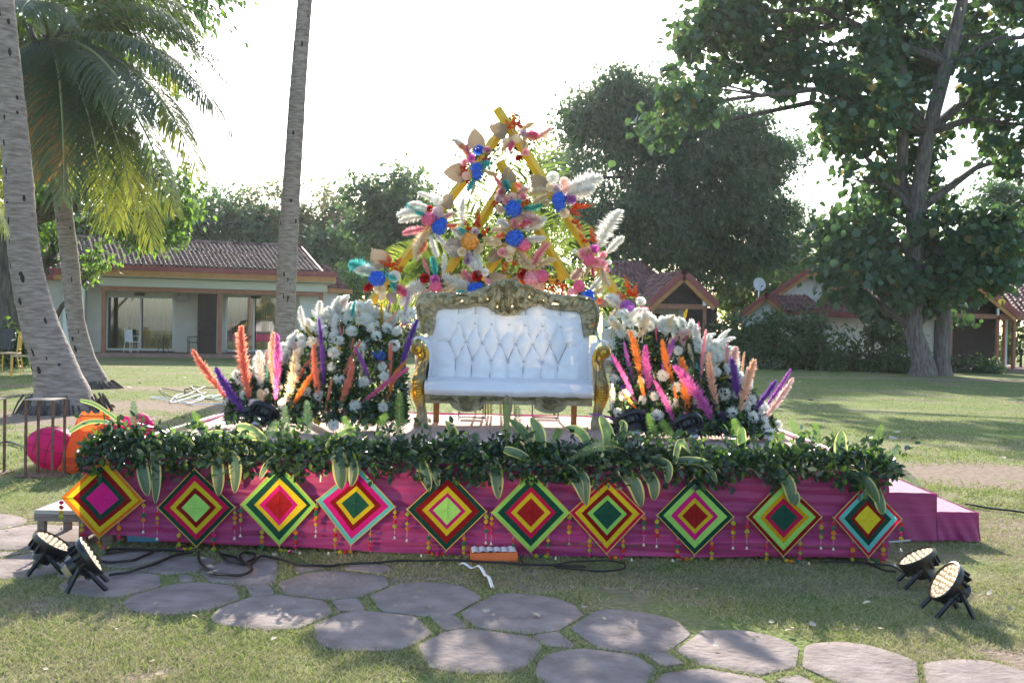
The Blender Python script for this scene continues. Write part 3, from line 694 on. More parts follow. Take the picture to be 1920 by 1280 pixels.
# row of trees behind the left bungalow
far = [('broadleaf_tree', 'dark tree mass behind the left end of the grey tiled roof', 190, 470, 60, [(120, 430, 2.0), (190, 415, 2.0), (250, 425, 2.0), (90, 470, 2.0), (310, 415, 1.6), (50, 440, 2)], [ML_neem, ML_far], [.6, .4], 6500, .9),
       ('pine_tree', 'dark blue-green tree behind the grey roof, left of the middle palm trunk', 390, 470, 64, [(350, 430, 2.0), (400, 400, 2.0), (440, 400, 1.8), (380, 450, 2.4), (430, 450, 2.2), (470, 440, 1.6), (340, 470, 1.8), (300, 450, 2.5), (410, 370, .9)], [ML_neem, ML_far], [.6, .4], 8000, 1.0),
       ('acacia_tree', 'thin yellow-green tree just left of the middle palm trunk', 500, 480, 66, [(470, 400, 1.8), (500, 380, 1.6), (520, 420, 2.2), (480, 440, 2.0), (530, 360, 1.0), (540, 450, 2)], [ML_fary, ML_far], [.6, .4], 3600, .8),
       ('acacia_tree', 'pale feathery tree just right of the middle palm trunk', 615, 480, 68, [(600, 400, 2.0), (630, 380, 1.6), (650, 410, 1.8), (590, 440, 2.2), (640, 450, 2.4), (610, 370, 1.0)], [ML_fary, ML_far], [.6, .4], 3600, .8),
       ('broadleaf_tree', 'round grey-green tree with a visible stem left of the floral triangle', 735, 480, 58, [(700, 380, 1.6), (740, 360, 1.8), (780, 370, 1.5), (720, 410, 1.9), (770, 410, 1.9), (690, 420, 1.2), (800, 400, 1.2), (745, 440, 2)], [ML_far, ML_neem], [.6, .4], 6500, .85),
       ('broadleaf_tree', 'bluish tree standing directly behind the left arm of the floral triangle', 690, 520, 62, [(660, 470, 2.0), (700, 490, 2.0), (620, 480, 2.2), (740, 480, 2.2), (780, 480, 2.4), (820, 470, 2.2), (640, 520, 2.0), (590, 500, 2.0), (560, 470, 2)], [ML_neem, ML_far], [.55, .45], 8500, 1.0),
       ('bright_bush', 'light green bush right beside the low end roof of the bungalow', 655, 540, 50, [(640, 530, 1.1), (665, 520, 1.2), (690, 540, 1.2), (650, 565, 1.2), (700, 580, 1.4), (670, 590, 1.5), (630, 600, 1.5), (740, 570, 1.6), (760, 610, 1.8)], [ML_fresh, ML_far], [.5, .5], 5000, .55),
       ('broadleaf_tree', 'green tree filling the gap behind the triangle, beside the dark feathery tree', 1010, 480, 64, [(1040, 300, 1.6), (1060, 380, 2.2), (1020, 420, 2.4), (960, 470, 2.4), (900, 480, 2.4), (1080, 470, 2.4), (1000, 520, 2.4), (880, 440, 1.6), (930, 530, 2.2), (850, 520, 2.2)], [ML_far, ML_neem], [.6, .4], 8500, 1.0),
       ('bamboo_clump', 'bright yellow-green tree seen between the two gabled cottages', 1375, 560, 60, [(1350, 500, 1.3), (1380, 540, 1.4), (1410, 500, 1.2), (1360, 570, 1.2), (1400, 570, 1.4), (1460, 500, 1.4), (1490, 470, 1.6), (1460, 540, 1.6)], [ML_fresh, ML_fary, ML_far], [.3, .3, .4], 4200, .65),
       ('broadleaf_tree', 'small hazy tree left of the big broad-leaved tree, above the white gable', 1530, 520, 62, [(1540, 440, 1.3), (1510, 480, 1.4), (1560, 480, 1.6), (1590, 520, 1.8), (1520, 520, 1.4)], [ML_far], None, 2600, .8),
       ('feathery_tree', 'dark drooping tree at the right edge above the tiled roof', 1890, 480, 55, [(1860, 420, 2.0), (1910, 440, 2.2), (1880, 490, 2.0), (1930, 400, 1.8), (1960, 480, 2.4), (1840, 470, 1.8), (1900, 380, 1.4), (1960, 540, 2.4), (1850, 520, 1.6)], [ML_neem, ML_far], [.6, .4], 9000, .9)]
for nm, lb, bx, by, Y, bls, ms, pb, n, cl in far:
    base = PY(bx, 600, Y); base.z = 0; top = PY(bls[0][0], bls[0][1], Y)
    mid = PY(bx, (by + 560) / 2, Y)
    tree(nm, lb, 'tree' if 'bush' not in nm else 'bush', base, [base, base + Vector((.1, 0, 1.5)), mid, mid.lerp(top, .6)], [.25, .2, .15, .06], [(PY(x, y, Y + random.uniform(-2, 2)), r, r * .8) for x, y, r in bls],
         n, .42 if nm != 'bright_bush' else .28, T_SPRIG, ms if len(ms) > 1 else ms[0], .7, clump=cl * .62, probs=pb, seed=bx, per=85)
# leafy tree behind the left palms: dark crown high up, a bright bough hanging before the roof
Yl = 31.0; bl_ = PY(15, 600, Yl); bl_.z = 0
bl = [(60, 40, 2.2), (150, 60, 2.0), (240, 40, 2.0), (20, 130, 2.0), (130, 160, 2.0), (230, 130, 1.8), (60, 250, 2.2), (180, 260, 2.0), (20, 340, 2.0), (110, 330, 1.6), (220, 330, 1.2),
      (290, 330, .9), (260, 400, .9), (320, 370, .8), (-40, 420, 2.2), (-60, 250, 3), (300, -60, 2.5), (120, -80, 3)]
tree('leafy_tree', 'large leafy green tree behind the palms at the left, lit from behind', 'tree', bl_, [bl_, bl_ + Vector((0, 0, 2.5)), PY(20, 430, Yl), PY(60, 300, Yl), PY(110, 120, Yl), PY(150, 0, Yl)], [.5, .4, .35, .3, .2, .1],
     [(PY(x, y, Yl + random.uniform(-1.5, 2)), r, r * .8) for x, y, r in bl], 17000, .24, T_LEAF, [ML_neem, ML_fresh, ML_far], .8, clump=.42, probs=[.42, .33, .25], seed=12)
Yl = 36.0; bq = PY(330, 560, 48); bq.z = 0
tree('leafy_tree', 'bright green sunlit bough hanging in front of the grey tiled roof', 'tree', PY(60, 600, 34) - Vector((0, 0, PY(60, 600, 34).z)), [Vector((PY(60, 600, 34).x, 34, 0)), PY(80, 500, 34), PY(140, 420, 34), PY(220, 400, 33)], [.2, .16, .12, .06],
     [(PY(x, y, 33.5), r, r * .8) for x, y, r in ((300, 400, .9), (340, 380, .7), (330, 430, .6), (270, 430, .7), (175, 490, .45), (165, 515, .3), (200, 420, .5), (350, 350, .6), (230, 340, .9), (100, 440, .8))], 3600, .2, T_LEAF, [ML_fresh, ML_far], .9, clump=.25, probs=[.75, .25], seed=14)

# hedge and shrubs at the right
sh = [('hedge_bush', 'dark hedge bush directly right of the small gabled cottage', 1345, 42.0, [(1345, 610, .9), (1370, 640, 1.0), (1350, 670, .9), (1330, 650, .8)]),
      ('hedge_bush', 'hedge bush under the left slope of the white gable', 1410, 41.2, [(1400, 605, .8), (1425, 625, .9), (1400, 650, 1.0), (1425, 675, .8), (1385, 680, .7)]),
      ('hedge_bush', 'tall hedge bush in front of the white gable wall with a climbing vine', 1470, 41.0, [(1460, 600, .9), (1480, 625, .9), (1465, 660, 1.0), (1490, 680, .8), (1440, 640, .8)]),
      ('hedge_bush', 'hedge bush next to the thin grey sapling stem', 1535, 41.0, [(1520, 600, .8), (1545, 620, .8), (1530, 655, 1.0), (1555, 680, .8), (1510, 680, .7)]),
      ('low_shrub', 'low shrub left of the big forking trunk', 1600, 40.5, [(1590, 660, .7), (1620, 665, .8), (1650, 670, .7), (1600, 685, .6), (1640, 688, .6), (1570, 675, .7)]),
      ('low_shrub', 'small green shrub at the foot of the big forking trunk', 1690, 39.5, [(1670, 675, .5), (1690, 685, .4), (1655, 690, .4)]),
      ('low_shrub', 'low weedy shrub before the brown veranda posts', 1790, 41.0, [(1770, 690, .45), (1800, 692, .4), (1835, 690, .5), (1860, 690, .35), (1750, 686, .4)]),
      ('garden_shrub', 'dark shrub behind the rightmost veranda post', 1915, 47, [(1912, 620, 1.1), (1925, 660, 1.2), (1895, 650, .8)]),
      ('young_tree', 'slender dark sapling with drooping leaves before the white wall', 1660, 40.8, [(1655, 600, .5), (1672, 615, .45), (1690, 640, .4), (1640, 612, .35)])]
for i, (nm, lb, bx, Y, bls) in enumerate(sh):
    base = PY(bx, 640, Y); base.z = 0
    tree(nm, lb, 'bush' if nm != 'young_tree' else 'tree', base, [base, base + Vector((0, 0, .6)), PY(bls[0][0], bls[0][1] + 15, Y)], [.07, .05, .02], [(PY(x, y + (14 if y < 630 else 0), Y + random.uniform(-.5, .5)), r * .85, r * .7) for x, y, r in bls],
         2200 if 'hedge' in nm else 1200, .20, T_LEAF, [ML_hedge, ML_far], .5, clump=.25, probs=[.8, .2], seed=60 + i)
b = MB(); q = PY(1537, 690, 40.4); q.z = 0; b.tube([q, PY(1537, 600, 40.4)], [.05, .035], 7)
tag(b.build('sapling_stem', M_bark), 'thin pale grey sapling stem standing in the hedge', 'sapling')
# dark leafy plants at the foot of the left wing, and a shrub behind the gold chairs
for i, (bx, Y, bls, lb) in enumerate(((15, 33, [(10, 540, .7), (25, 570, .5), (5, 590, .5), (20, 600, .4)], 'small dark tree against the left wall, behind the gold chairs'),
                                      (35, 30, [(35, 655, .35), (25, 640, .35)], 'small green shrub just behind the gold chairs'))):
    base = PY(bx, 640, Y); base.z = 0
    tree('garden_shrub', lb, 'bush', base, [base, base + Vector((0, 0, .6)), PY(bls[0][0], bls[0][1], Y)], [.05, .04, .02], [(PY(x, y, Y), r, r * .8) for x, y, r in bls], 1100, .18, T_LEAF, [ML_hedge, ML_fresh], .5, clump=.22, probs=[.7, .3], seed=80 + i)

# ================================================================ PALMS
M_palmtrunk = mat('palm_bark', (.19, .145, .12), (.36, .29, .25), 2.2, .88, bump=.6, bscale=5, stretch=(2.2, 2.2, 11), detail=10)
M_scar = mat('bark_scar', (.03, .022, .018), rough=.95)
ML_palm = leafmat('palm_leaflet', (.035, .06, .028), (.07, .11, .04), (.26, .36, .06), .32, .36, .6)
ML_palmlit = leafmat('palm_leaflet_backlit', (.13, .15, .03), (.22, .22, .05), (.62, .66, .08), .5, .4)  # backlit copy of the leaflet: sun shining through is put into its yellow
ML_palmo = leafmat('palm_leaflet_dying', (.30, .14, .04), (.42, .22, .07), (.7, .32, .08), .5, .5)
M_rachis = mat('palm_rachis', (.18, .20, .06), (.28, .26, .10), 5, .5)
def palm_trunk(name, label, pts, rad, scars=26, seed=1, parent=None, ring=.16):
    """pts world, rad radii; ringed, slightly bulging surface with scars and a root flare"""
    rg = random.Random(seed)
    P_ = [Vector(p) for p in pts]
    # resample with catmull-rom
    Q = []; RR = []
    N = len(P_)
    for i in range(N - 1):
        p0 = P_[max(i - 1, 0)]; p1 = P_[i]; p2 = P_[i + 1]; p3 = P_[min(i + 2, N - 1)]
        k = max(2, int((p2 - p1).length / .055))
        for j in range(k):
            t = j / k; Q.append(.5 * ((2 * p1) + (-p0 + p2) * t + (2 * p0 - 5 * p1 + 4 * p2 - p3) * t * t + (-p0 + 3 * p1 - 3 * p2 + p3) * t ** 3)); RR.append(rad[i] * (1 - t) + rad[i + 1] * t)
    L = 0; r2 = []; nxt = 0; amp = 0
    for i in range(len(Q)):
        if i: L += (Q[i] - Q[i - 1]).length
        if L >= nxt: amp = rg.uniform(.5, 1.2); nxt = L + ring * rg.uniform(.6, 1.4)
        r2.append(RR[i] * (1 + .022 * amp * ((nxt - L) / ring)) * (1 + .02 * noise.noise(Q[i] * 1.7)))
    t = empty(name, pts[0], label, 'palm tree')
    b = MB(); b.tube(Q, r2, 26)
    for i, v in enumerate(b.v):
        k = i // 26; c = Q[min(k, len(Q) - 1)]; d = Vector(v) - c
        f = 1 + .035 * noise.noise(Vector(v) * 6) + .02 * noise.noise(Vector((v[0] * 20, v[1] * 20, v[2] * 3)))
        if v[2] < .5: f += max(0, .5 - v[2]) * .25 * noise.noise(Vector((d.x * 3, d.y * 3, 1)))
        b.v[i] = tuple(c + d * f)
    b.build('trunk', M_palmtrunk, t)
    b = MB()
    for k in range(scars):
        i = rg.randrange(3, len(Q) - 3); c = Q[i]; a = rg.uniform(-2.6, -.5); tv = (Q[i + 1] - Q[i - 1]).normalized()
        d = Vector((math.cos(a), math.sin(a), 0)); d = (d - tv * d.dot(tv)).normalized(); s = tv.cross(d)
        hw, hh = rg.uniform(.008, .03) * (r2[i] / .2), rg.uniform(.02, .09)
        q = [c + d * r2[i] * 1.01 + s * (hw * math.cos(x)) + tv * (hh * math.sin(x)) for x in [j * math.pi / 3 for j in range(6)]]
        b.add([c + d * (r2[i] * 1.03)] + q, [(0, j + 1, (j + 1) % 6 + 1) for j in range(6)])
    b.build('bark_scars', M_scar, t, kind='stuff')
    return t
g1 = GR(120, 772); D1 = g1.y
t1 = palm_trunk('palm_tree', 'thick grey palm trunk curving in from the left edge, the nearest one',
    [Vector((g1.x - .0, D1, -.1)), PY(118, 745, D1), PY(103, 690, D1), PY(72, 600, D1), PY(46, 480, D1), PY(34, 330, D1), PY(22, 200, D1), PY(3, 0, D1), PY(-5, -80, D1)],
    [.56, .43, .34, .275, .235, .215, .2, .18, .17], 34, 3)
b = MB()
for k in range(90):
    a = random.uniform(0, 6.28); r0 = .5 + random.random() * .1; p = Vector((g1.x + math.cos(a) * r0, D1 + math.sin(a) * r0, random.uniform(.1, .3)))
    b.tube([p, p + Vector((math.cos(a) * .08, math.sin(a) * .08, -.12)), Vector((p.x + math.cos(a) * .16, p.y + math.sin(a) * .16, -.02))], [.02, .016, .012], 5)
b.build('root_mass', M_barkd, t1, kind='stuff')
g2 = GR(180, 727); D2 = g2.y
t2 = palm_trunk('palm_tree', 'palm with a full drooping green crown, behind the nearest leaning trunk',
    [Vector((g2.x, D2, -.1)), PY(172, 710, D2), PY(158, 670, D2), PY(142, 600, D2), PY(132, 500, D2), PY(120, 400, D2), PY(108, 300, D2), PY(98, 180, D2), PY(92, 90, D2)],
    [.36, .29, .22, .185, .185, .18, .175, .17, .18], 16, 5)
b = MB()
for k in range(60):
    a = random.uniform(0, 6.28); r0 = .34; p = Vector((g2.x + math.cos(a) * r0, D2 + math.sin(a) * r0, random.uniform(.06, .16)))
    b.tube([p, Vector((p.x + math.cos(a) * .25, p.y + math.sin(a) * .12, -.02))], [.03, .015], 5)
b.build('root_mass', M_barkd, t2, kind='stuff')
D3 = 23.0
t3 = palm_trunk('palm_tree', 'straight tall palm trunk rising beside the bungalow behind the left flower bed',
    [Vector((PY(533, 700, D3).x, D3, -.1)), PY(533, 690, D3), PY(535, 600, D3), PY(539, 480, D3), PY(548, 330, D3), PY(559, 160, D3), PY(571, 10, D3), PY(576, -60, D3)],
    [.28, .235, .225, .22, .20, .18, .165, .16], 18, 9)

def frond(parent, base, ctrl, tip, n=70, ll=.75, m=None, name='frond', twist=0, hang=.8, w=.03, seed=0, rr=.03, lean=None, side_up=None, mixm=None):
    rg = np.random.RandomState(seed); b = MB(); base, ctrl, tip = Vector(base), Vector(ctrl), Vector(tip)
    pts = [base * (1 - t) ** 2 + ctrl * 2 * t * (1 - t) + tip * t * t for t in [i / 14 for i in range(15)]]
    b.tube(pts, [rr * (1 - .85 * i / 14) for i in range(15)], 6, mi=1)
    for i in range(n):
        t = .14 + .86 * (i + .5) / n; p = base * (1 - t) ** 2 + ctrl * 2 * t * (1 - t) + tip * t * t
        tg = ((ctrl - base) * (1 - t) + (tip - ctrl) * t).normalized()
        side = tg.cross(side_up or Vector((0, 0, 1)))
        if side.length < .2: side = tg.cross(Vector((0, 1, 0)))
        side.normalize()
        if twist: side = Matrix.Rotation(twist, 3, tg) @ side
        L = ll * (math.sin(math.pi * min(1, .12 + t * .82)) ** .6) * rg.uniform(.85, 1.1) * (.55 if t > .96 else 1)
        for s in (-1, 1):
            d = (side * s * .85 + tg * (.45 + .5 * t) + Vector(rg.normal(size=3)) * .07).normalized()
            g = Vector((0, 0, -1)) * hang
            q0 = p; q1 = p + d * L * .35 + g * L * .03; q2 = q1 + (d + g * .7).normalized() * L * .35; q3 = q2 + (d * .5 + g).normalized() * L * .32
            wv_ = tg.cross(d).cross(d).normalized() * w
            k = len(b.v)
            b.v += [tuple(q0 - wv_ * .4), tuple(q0 + wv_ * .4), tuple(q1 - wv_), tuple(q1 + wv_), tuple(q2 - wv_ * .8), tuple(q2 + wv_ * .8), tuple(q3)]
            mi = 0 if mixm is None else (2 if t > mixm + rg.uniform(-.1, .1) else 0)
            b.f += [(k, k + 1, k + 3, k + 2), (k + 2, k + 3, k + 5, k + 4), (k + 4, k + 5, k + 6)]; b.m += [mi] * 3
    ms = m or [ML_palm, M_rachis, ML_palmlit]
    return b.build(name, ms, parent, smooth=False)
cr = PY(92, 80, D2)
def pf(tx, ty, dd, lift, s, mixm=None, m=None, n=120, ll=1.3, cx=None, hang=.9):
    tip = PY(tx, ty, D2 + dd); mid = (cr + tip) / 2; c = mid + Vector(((tip.x - cr.x) * .12, 0, lift))
    if cx is not None: c = PY(cx[0], cx[1], D2 + dd * .6)
    frond(t2, cr + Vector((0, 0, .05)), c, tip, n, ll, m, 'frond', 0, hang, .0125, s, .045, mixm=mixm)
pf(442, 262, -.5, 0, 1, .9, cx=(330, 20)); pf(378, 330, -1.6, 0, 2, .8, cx=(270, 60)); pf(425, 150, .8, 0, 3, cx=(300, -30)); pf(345, 250, -2.6, 0, 4, .85, cx=(250, 80))
pf(290, 465, -1.2, 0, 5, .72, cx=(225, 150)); pf(205, 430, -2.8, 0, 6, .85, cx=(165, 120)); pf(120, 380, -3.0, 0, 7, cx=(120, 100), hang=.7); pf(60, 330, -2.2, 0, 8, .5, m=[ML_palm, M_rachis, ML_palmo], cx=(75, 90), hang=.6)
pf(120, 300, -1.6, 0, 9, .45, m=[ML_palmo, M_rachis, ML_palmo], cx=(100, 120)); pf(-60, 360, -1.5, 0, 10, .4, cx=(0, 60)); pf(-120, 220, 0, 0, 11, cx=(0, -40)); pf(-100, 60, 1, 0, 12, cx=(0, -120))
pf(400, 200, -1.8, 0, 31, cx=(290, 20)); pf(330, 400, -1.0, 0, 32, .85, cx=(240, 100)); pf(410, 110, 0, 0, 33, cx=(280, -60)); pf(250, 380, -2.2, 0, 34, .8, cx=(200, 130)); pf(300, -60, 1, 0, 13, cx=(180, -160)); pf(380, 60, 1.6, 0, 14, cx=(260, -90)); pf(330, 160, 2.2, 0, 15, .9, cx=(230, -20)); pf(250, 330, 1.5, 0, 16, .75, cx=(200, 60)); pf(160, 350, 1.5, 0, 17, .6, cx=(150, 60))
pf(40, 260, 2.2, 0, 18, cx=(60, 40)); pf(20, 420, -.8, 0, 19, .5, cx=(20, 130)); pf(230, 420, -2, 0, 20, .7, cx=(180, 160)); pf(150, -150, -1, 0, 21, cx=(110, -120)); pf(40, 20, -3, 0, 22, cx=(70, -40)); pf(260, 220, -3.2, 0, 23, cx=(190, 60))
b = MB()
for k in range(26):
    a = random.uniform(0, 6.28); d = Vector((math.cos(a), math.sin(a), 0)); z = cr.z - random.uniform(.0, .7)
    p = Vector((cr.x, cr.y, z)); b.tube([p + d * .15, p + d * .32 + Vector((0, 0, .15)), p + d * .5 + Vector((0, 0, .5))], [.09, .07, .05], 6, flat=.5)
b.build('leaf_bases', M_barkd, t2, kind='stuff')
# bits of a frond at the left edge, hanging in from a palm just outside
b = empty('palm_frond', PY(-20, 300, 12), 'yellow-green frond tip hanging in at the left edge beside the nearest trunk', 'palm frond')
frond(b, PY(-160, 200, 12), PY(-60, 230, 12), PY(12, 440, 12), 50, .5, None, 'leaflets', 0, .9, .012, 77, .02, mixm=.3)
# ================================================================ STAGE
SX0, SX1, SY0, SY1, SZ = -2.74, 2.44, 6.45, 10.2, .58
M_cloth = mat('magenta_cloth', (.27, .008, .10), (.36, .014, .14), 2, .5, trans=.12, bump=.35, bscale=5, stretch=(1, 1, 9), sheen=.5, tc=(.9, .05, .3))
M_cloth2 = mat('pink_cloth', (.50, .03, .26), (.58, .05, .32), 2, .55, trans=.15, bump=.1, bscale=5, sheen=.4)
M_carpet = mat('stage_carpet', (.42, .28, .22), (.55, .38, .31), 3, .9, bump=.25, bscale=25)
ST = empty('stage', ((SX0 + SX1) / 2, SY0, 0), 'low wide platform draped in magenta cloth, carrying the sofa and flowers', 'stage')
b = MB(); b.grid(lambda u, v: (SX0 + (SX1 - SX0) * u, SY0 + .01 + (SY1 - SY0) * v, SZ + .004 * math.sin(u * 40 + 3 * math.sin(v * 9)) + .003 * math.sin(v * 33 + u * 7)), 90, 60)
b.build('carpet', M_carpet, ST)
b = MB(); b.box((SX0 + .02, SY0 + .05, SZ - .06), (SX1 - .02, SY1, SZ - .008)); b.build('deck', M_wood, ST, smooth=False)
def hem(u): return .045 * abs(u - .5) * 2 * (1 if u > .5 else 1.6) + .004 * math.sin(u * 30) + (.02 if u < .1 else 0)
def skirt(u, v):
    x = SX0 - .02 + (SX1 - SX0 + .04) * u; z = hem(u) + (SZ + .012 - hem(u)) * v
    f = (1 - v)
    sag = 1.6 * (u - .45) ** 2
    y = SY0 - .012 + .008 * math.sin(z * 34 + 1.2 * math.sin(x * 1.1) + sag) * f + .006 * math.sin(z * 75 + x * 2.3 + 2 * math.sin(x)) + .004 * math.sin(x * 9) * f \
        - .028 * math.exp(-((z - .095 - .03 * math.sin(x * .9)) / .022) ** 2) * (.4 + .6 * u) - .02 * f ** 3 + .010 * noise.noise(Vector((x * 1.5, z * 14, 0))) + .007 * noise.noise(Vector((x * 7, z * 3, 4))) * (1 - f * .5)
    return (x, y, z)
b = MB(); b.grid(skirt, 150, 60); b.build('skirt', M_cloth, ST)
b = MB()
b.grid(lambda u, v: (SX0 - .02 - .01 * math.sin(u * 22), SY0 - .01 + (SY1 - SY0) * u, .05 + (SZ + .01 - .05) * v), 60, 12)
b.grid(lambda u, v: (SX1 + .02 + .015 * math.sin(u * 22) * (1 - v), SY0 - .01 + (SY1 - SY0) * u, .05 + (SZ + .01 - .05) * v), 60, 12)
b.grid(lambda u, v: (SX0 + (SX1 - SX0) * u, SY1 + .02, .05 + (SZ + .01 - .05) * v), 60, 12)
b.build('side_cloth', M_cloth, ST)
for pts in ([(SX0, SY0 + .1, SZ + .012), (SX0 - .01, SY1, SZ + .012)], [(SX1, SY0 + .1, SZ + .012), (SX1 + .01, SY1, SZ + .012)]):
    b = MB(); b.tube(pts, .022, 8); b.build('edge_roll', M_cloth2, ST)
for x in (SX0 + .06, -.2, SX1 - .12):
    for y in (SY0 + .10, SY1 - .2):
        b = MB(); b.box((x, y, 0), (x + .07, y + .07, SZ - .07)); b.build('leg', M_wood, ST, smooth=False)
# steps at the right
SP = empty('stage_steps', (2.95, 7.1, 0), 'two magenta cloth-covered steps at the right end of the platform', 'steps')
def drape(x0, x1, y0, y1, z1, name):
    b = MB(); rg = random.Random(int(x0 * 100))
    b.grid(lambda u, v: (x0 + (x1 - x0) * u, y0 + (y1 - y0) * v, z1 + .006 * noise.noise(Vector((u * 4, v * 4, z1))) - .012 * (abs(u - .5) * 2) ** 8), 24, 24)
    b.grid(lambda u, v: (x0 + (x1 - x0) * u, y0 - .012 * (1 - v) * math.sin(u * 9 + 1) - .01 * math.sin((u + .3 * v) * 21) * (1 - v) - .02 * (1 - v) ** 2, .012 + (z1 - .012) * v), 40, 14)
    b.grid(lambda u, v: (x1 + .012 * (1 - v) * math.sin(u * 11) + .02 * (1 - v) ** 2, y0 + (y1 - y0) * u, .012 + (z1 - .012) * v), 30, 12)
    b.grid(lambda u, v: (x0 + (x1 - x0) * u, y1, .012 + (z1 - .012) * v), 4, 4)
    return b.build(name, M_cloth2 if 0 else M_cloth, SP)
yS = 7.15
drape(SX1 + .05, PY(1757, 930, yS).x, yS, yS + 1.4, .35, 'upper_step'); drape(PY(1757, 930, yS).x + .005, PY(1838, 960, yS).x, yS + .02, yS + 1.3, .215, 'lower_step')

# ================================================================ KITES
YC = dict(Y=((.72, .58, .02), (.80, .68, .04)), O=((.80, .22, .02), (.85, .30, .04)), R=((.30, .01, .012), (.36, .015, .02)), S=((.62, .03, .04), (.68, .05, .06)), G=((.01, .07, .05), (.015, .10, .065)),
          M=((.68, .012, .22), (.76, .02, .30)), C=((.62, .01, .08), (.70, .015, .12)), L=((.36, .72, .16), (.45, .80, .20)), A=((.16, .60, .55), (.22, .68, .62)), D=((.70, .42, .01), (.78, .5, .02)))
YM = {k: mat('yarn_' + k.lower(), a, b_, 90, .85, trans=.3, bump=.5, bscale=160, spec=.15) for k, (a, b_) in YC.items()}
M_stick = mat('stick', (.50, .36, .06), (.6, .45, .1), 9, .6)
M_string = mat('string', (.5, .48, .42), rough=.8)
M_bell = mat('bell', (.62, .55, .40), rough=.3, metal=.8)
PM = [mat('pompom_' + n, c, tuple(min(1, x * 1.4 + .01) for x in c), 30, .9, bump=1, bscale=200, trans=.15) for n, c in (('green', (.01, .16, .07)), ('pink', (.62, .01, .14)), ('red', (.55, .02, .015)), ('yellow', (.60, .42, .01)), ('orange', (.68, .22, .01)), ('lime', (.42, .45, .02)))]
b = MB()
# fuzzy pompom: bumpy sphere plus spikes
for i in range(5):
    pass
def sph(b, c, r, nu=10, nv=7, mi=0, nz_=0, sc=(1, 1, 1)):
    k = len(b.v)
    for i in range(nv + 1):
        th = math.pi * i / nv
        for j in range(nu):
            ph = 2 * math.pi * j / nu; rr = r * (1 + nz_ * random.uniform(-1, 1))
            b.v.append((c[0] + rr * math.sin(th) * math.cos(ph) * sc[0], c[1] + rr * math.sin(th) * math.sin(ph) * sc[1], c[2] + rr * math.cos(th) * sc[2]))
    for i in range(nv):
        for j in range(nu):
            b.f.append((k + i * nu + j, k + i * nu + (j + 1) % nu, k + (i + 1) * nu + (j + 1) % nu, k + (i + 1) * nu + j)); b.m.append(mi)
sph(b, (0, 0, 0), .0165, 12, 8, 0, .14, (1.1, 1.1, .9)); pom_me = b.mesh('pompom', PM[0], smooth=False)
b = MB(); b.lathe([(.002, .006), (.005, .004), (.007, -.004), (.012, -.012), (.009, -.012), (0, -.006)], 10); bell_me = b.mesh('bell', M_bell)
KY = SY0 - .055
KP = Vector((0, KY, 0)); KN = Vector((0, 1, 0))
KITES = [
 ((197, 857), (270, 938), (186, 1008), (116, 932), 'OYRGM', (1, .88, .72, .56, .40), 'yarn kite with orange rim and magenta centre, overhanging the left end of the skirt'),
 ((365, 878), (441, 950), (369, 1024), (296, 951), 'GCYRL', (1, .84, .68, .52, .37), 'yarn kite with dark green rim and pale lime centre, second from the left'),
 ((525, 870), (593, 946), (524, 1022), (452, 945), 'LGYMR', (1, .86, .65, .51, .37), 'yarn kite with lime rim and dark red centre, just left of the aqua-rimmed one'),
 ((672, 874), (741, 949), (658, 1021), (594, 937), 'AMRYG', (1, .84, .65, .50, .35), 'tilted yarn kite with pale aqua rim and dark green centre'),
 ((840, 884), (912, 958), (837, 1031), (764, 954), 'GRYML', (1, .82, .63, .47, .36), 'yarn kite with dark green rim and pale lime centre, left of the orange box'),
 ((996, 885), (1068, 960), (995, 1035), (922, 960), 'LGCYR', (1, .85, .65, .51, .36), 'yarn kite with lime rim and dark red centre just right of the orange box'),
 ((1140, 894), (1208, 962), (1137, 1037), (1068, 960), 'CYRLG', (1, .86, .69, .53, .39), 'yarn kite with crimson rim and dark green centre between two long leaves'),
 ((1302, 894), (1375, 968), (1302, 1039), (1232, 965), 'GLMYR', (1, .84, .64, .47, .34), 'yarn kite with dark green rim and dark red centre, third from the right'),
 ((1467, 900), (1540, 968), (1468, 1042), (1401, 968), 'RLDCG', (1, .85, .66, .53, .38), 'yarn kite with dark red rim, wide lime ring and dark green centre'),
 ((1625, 905), (1690, 972), (1628, 1044), (1563, 970), 'CAGRY', (1, .87, .70, .53, .39), 'yarn kite with crimson rim, aqua ring and yellow centre, farthest right')]
krs = random.Random(11)
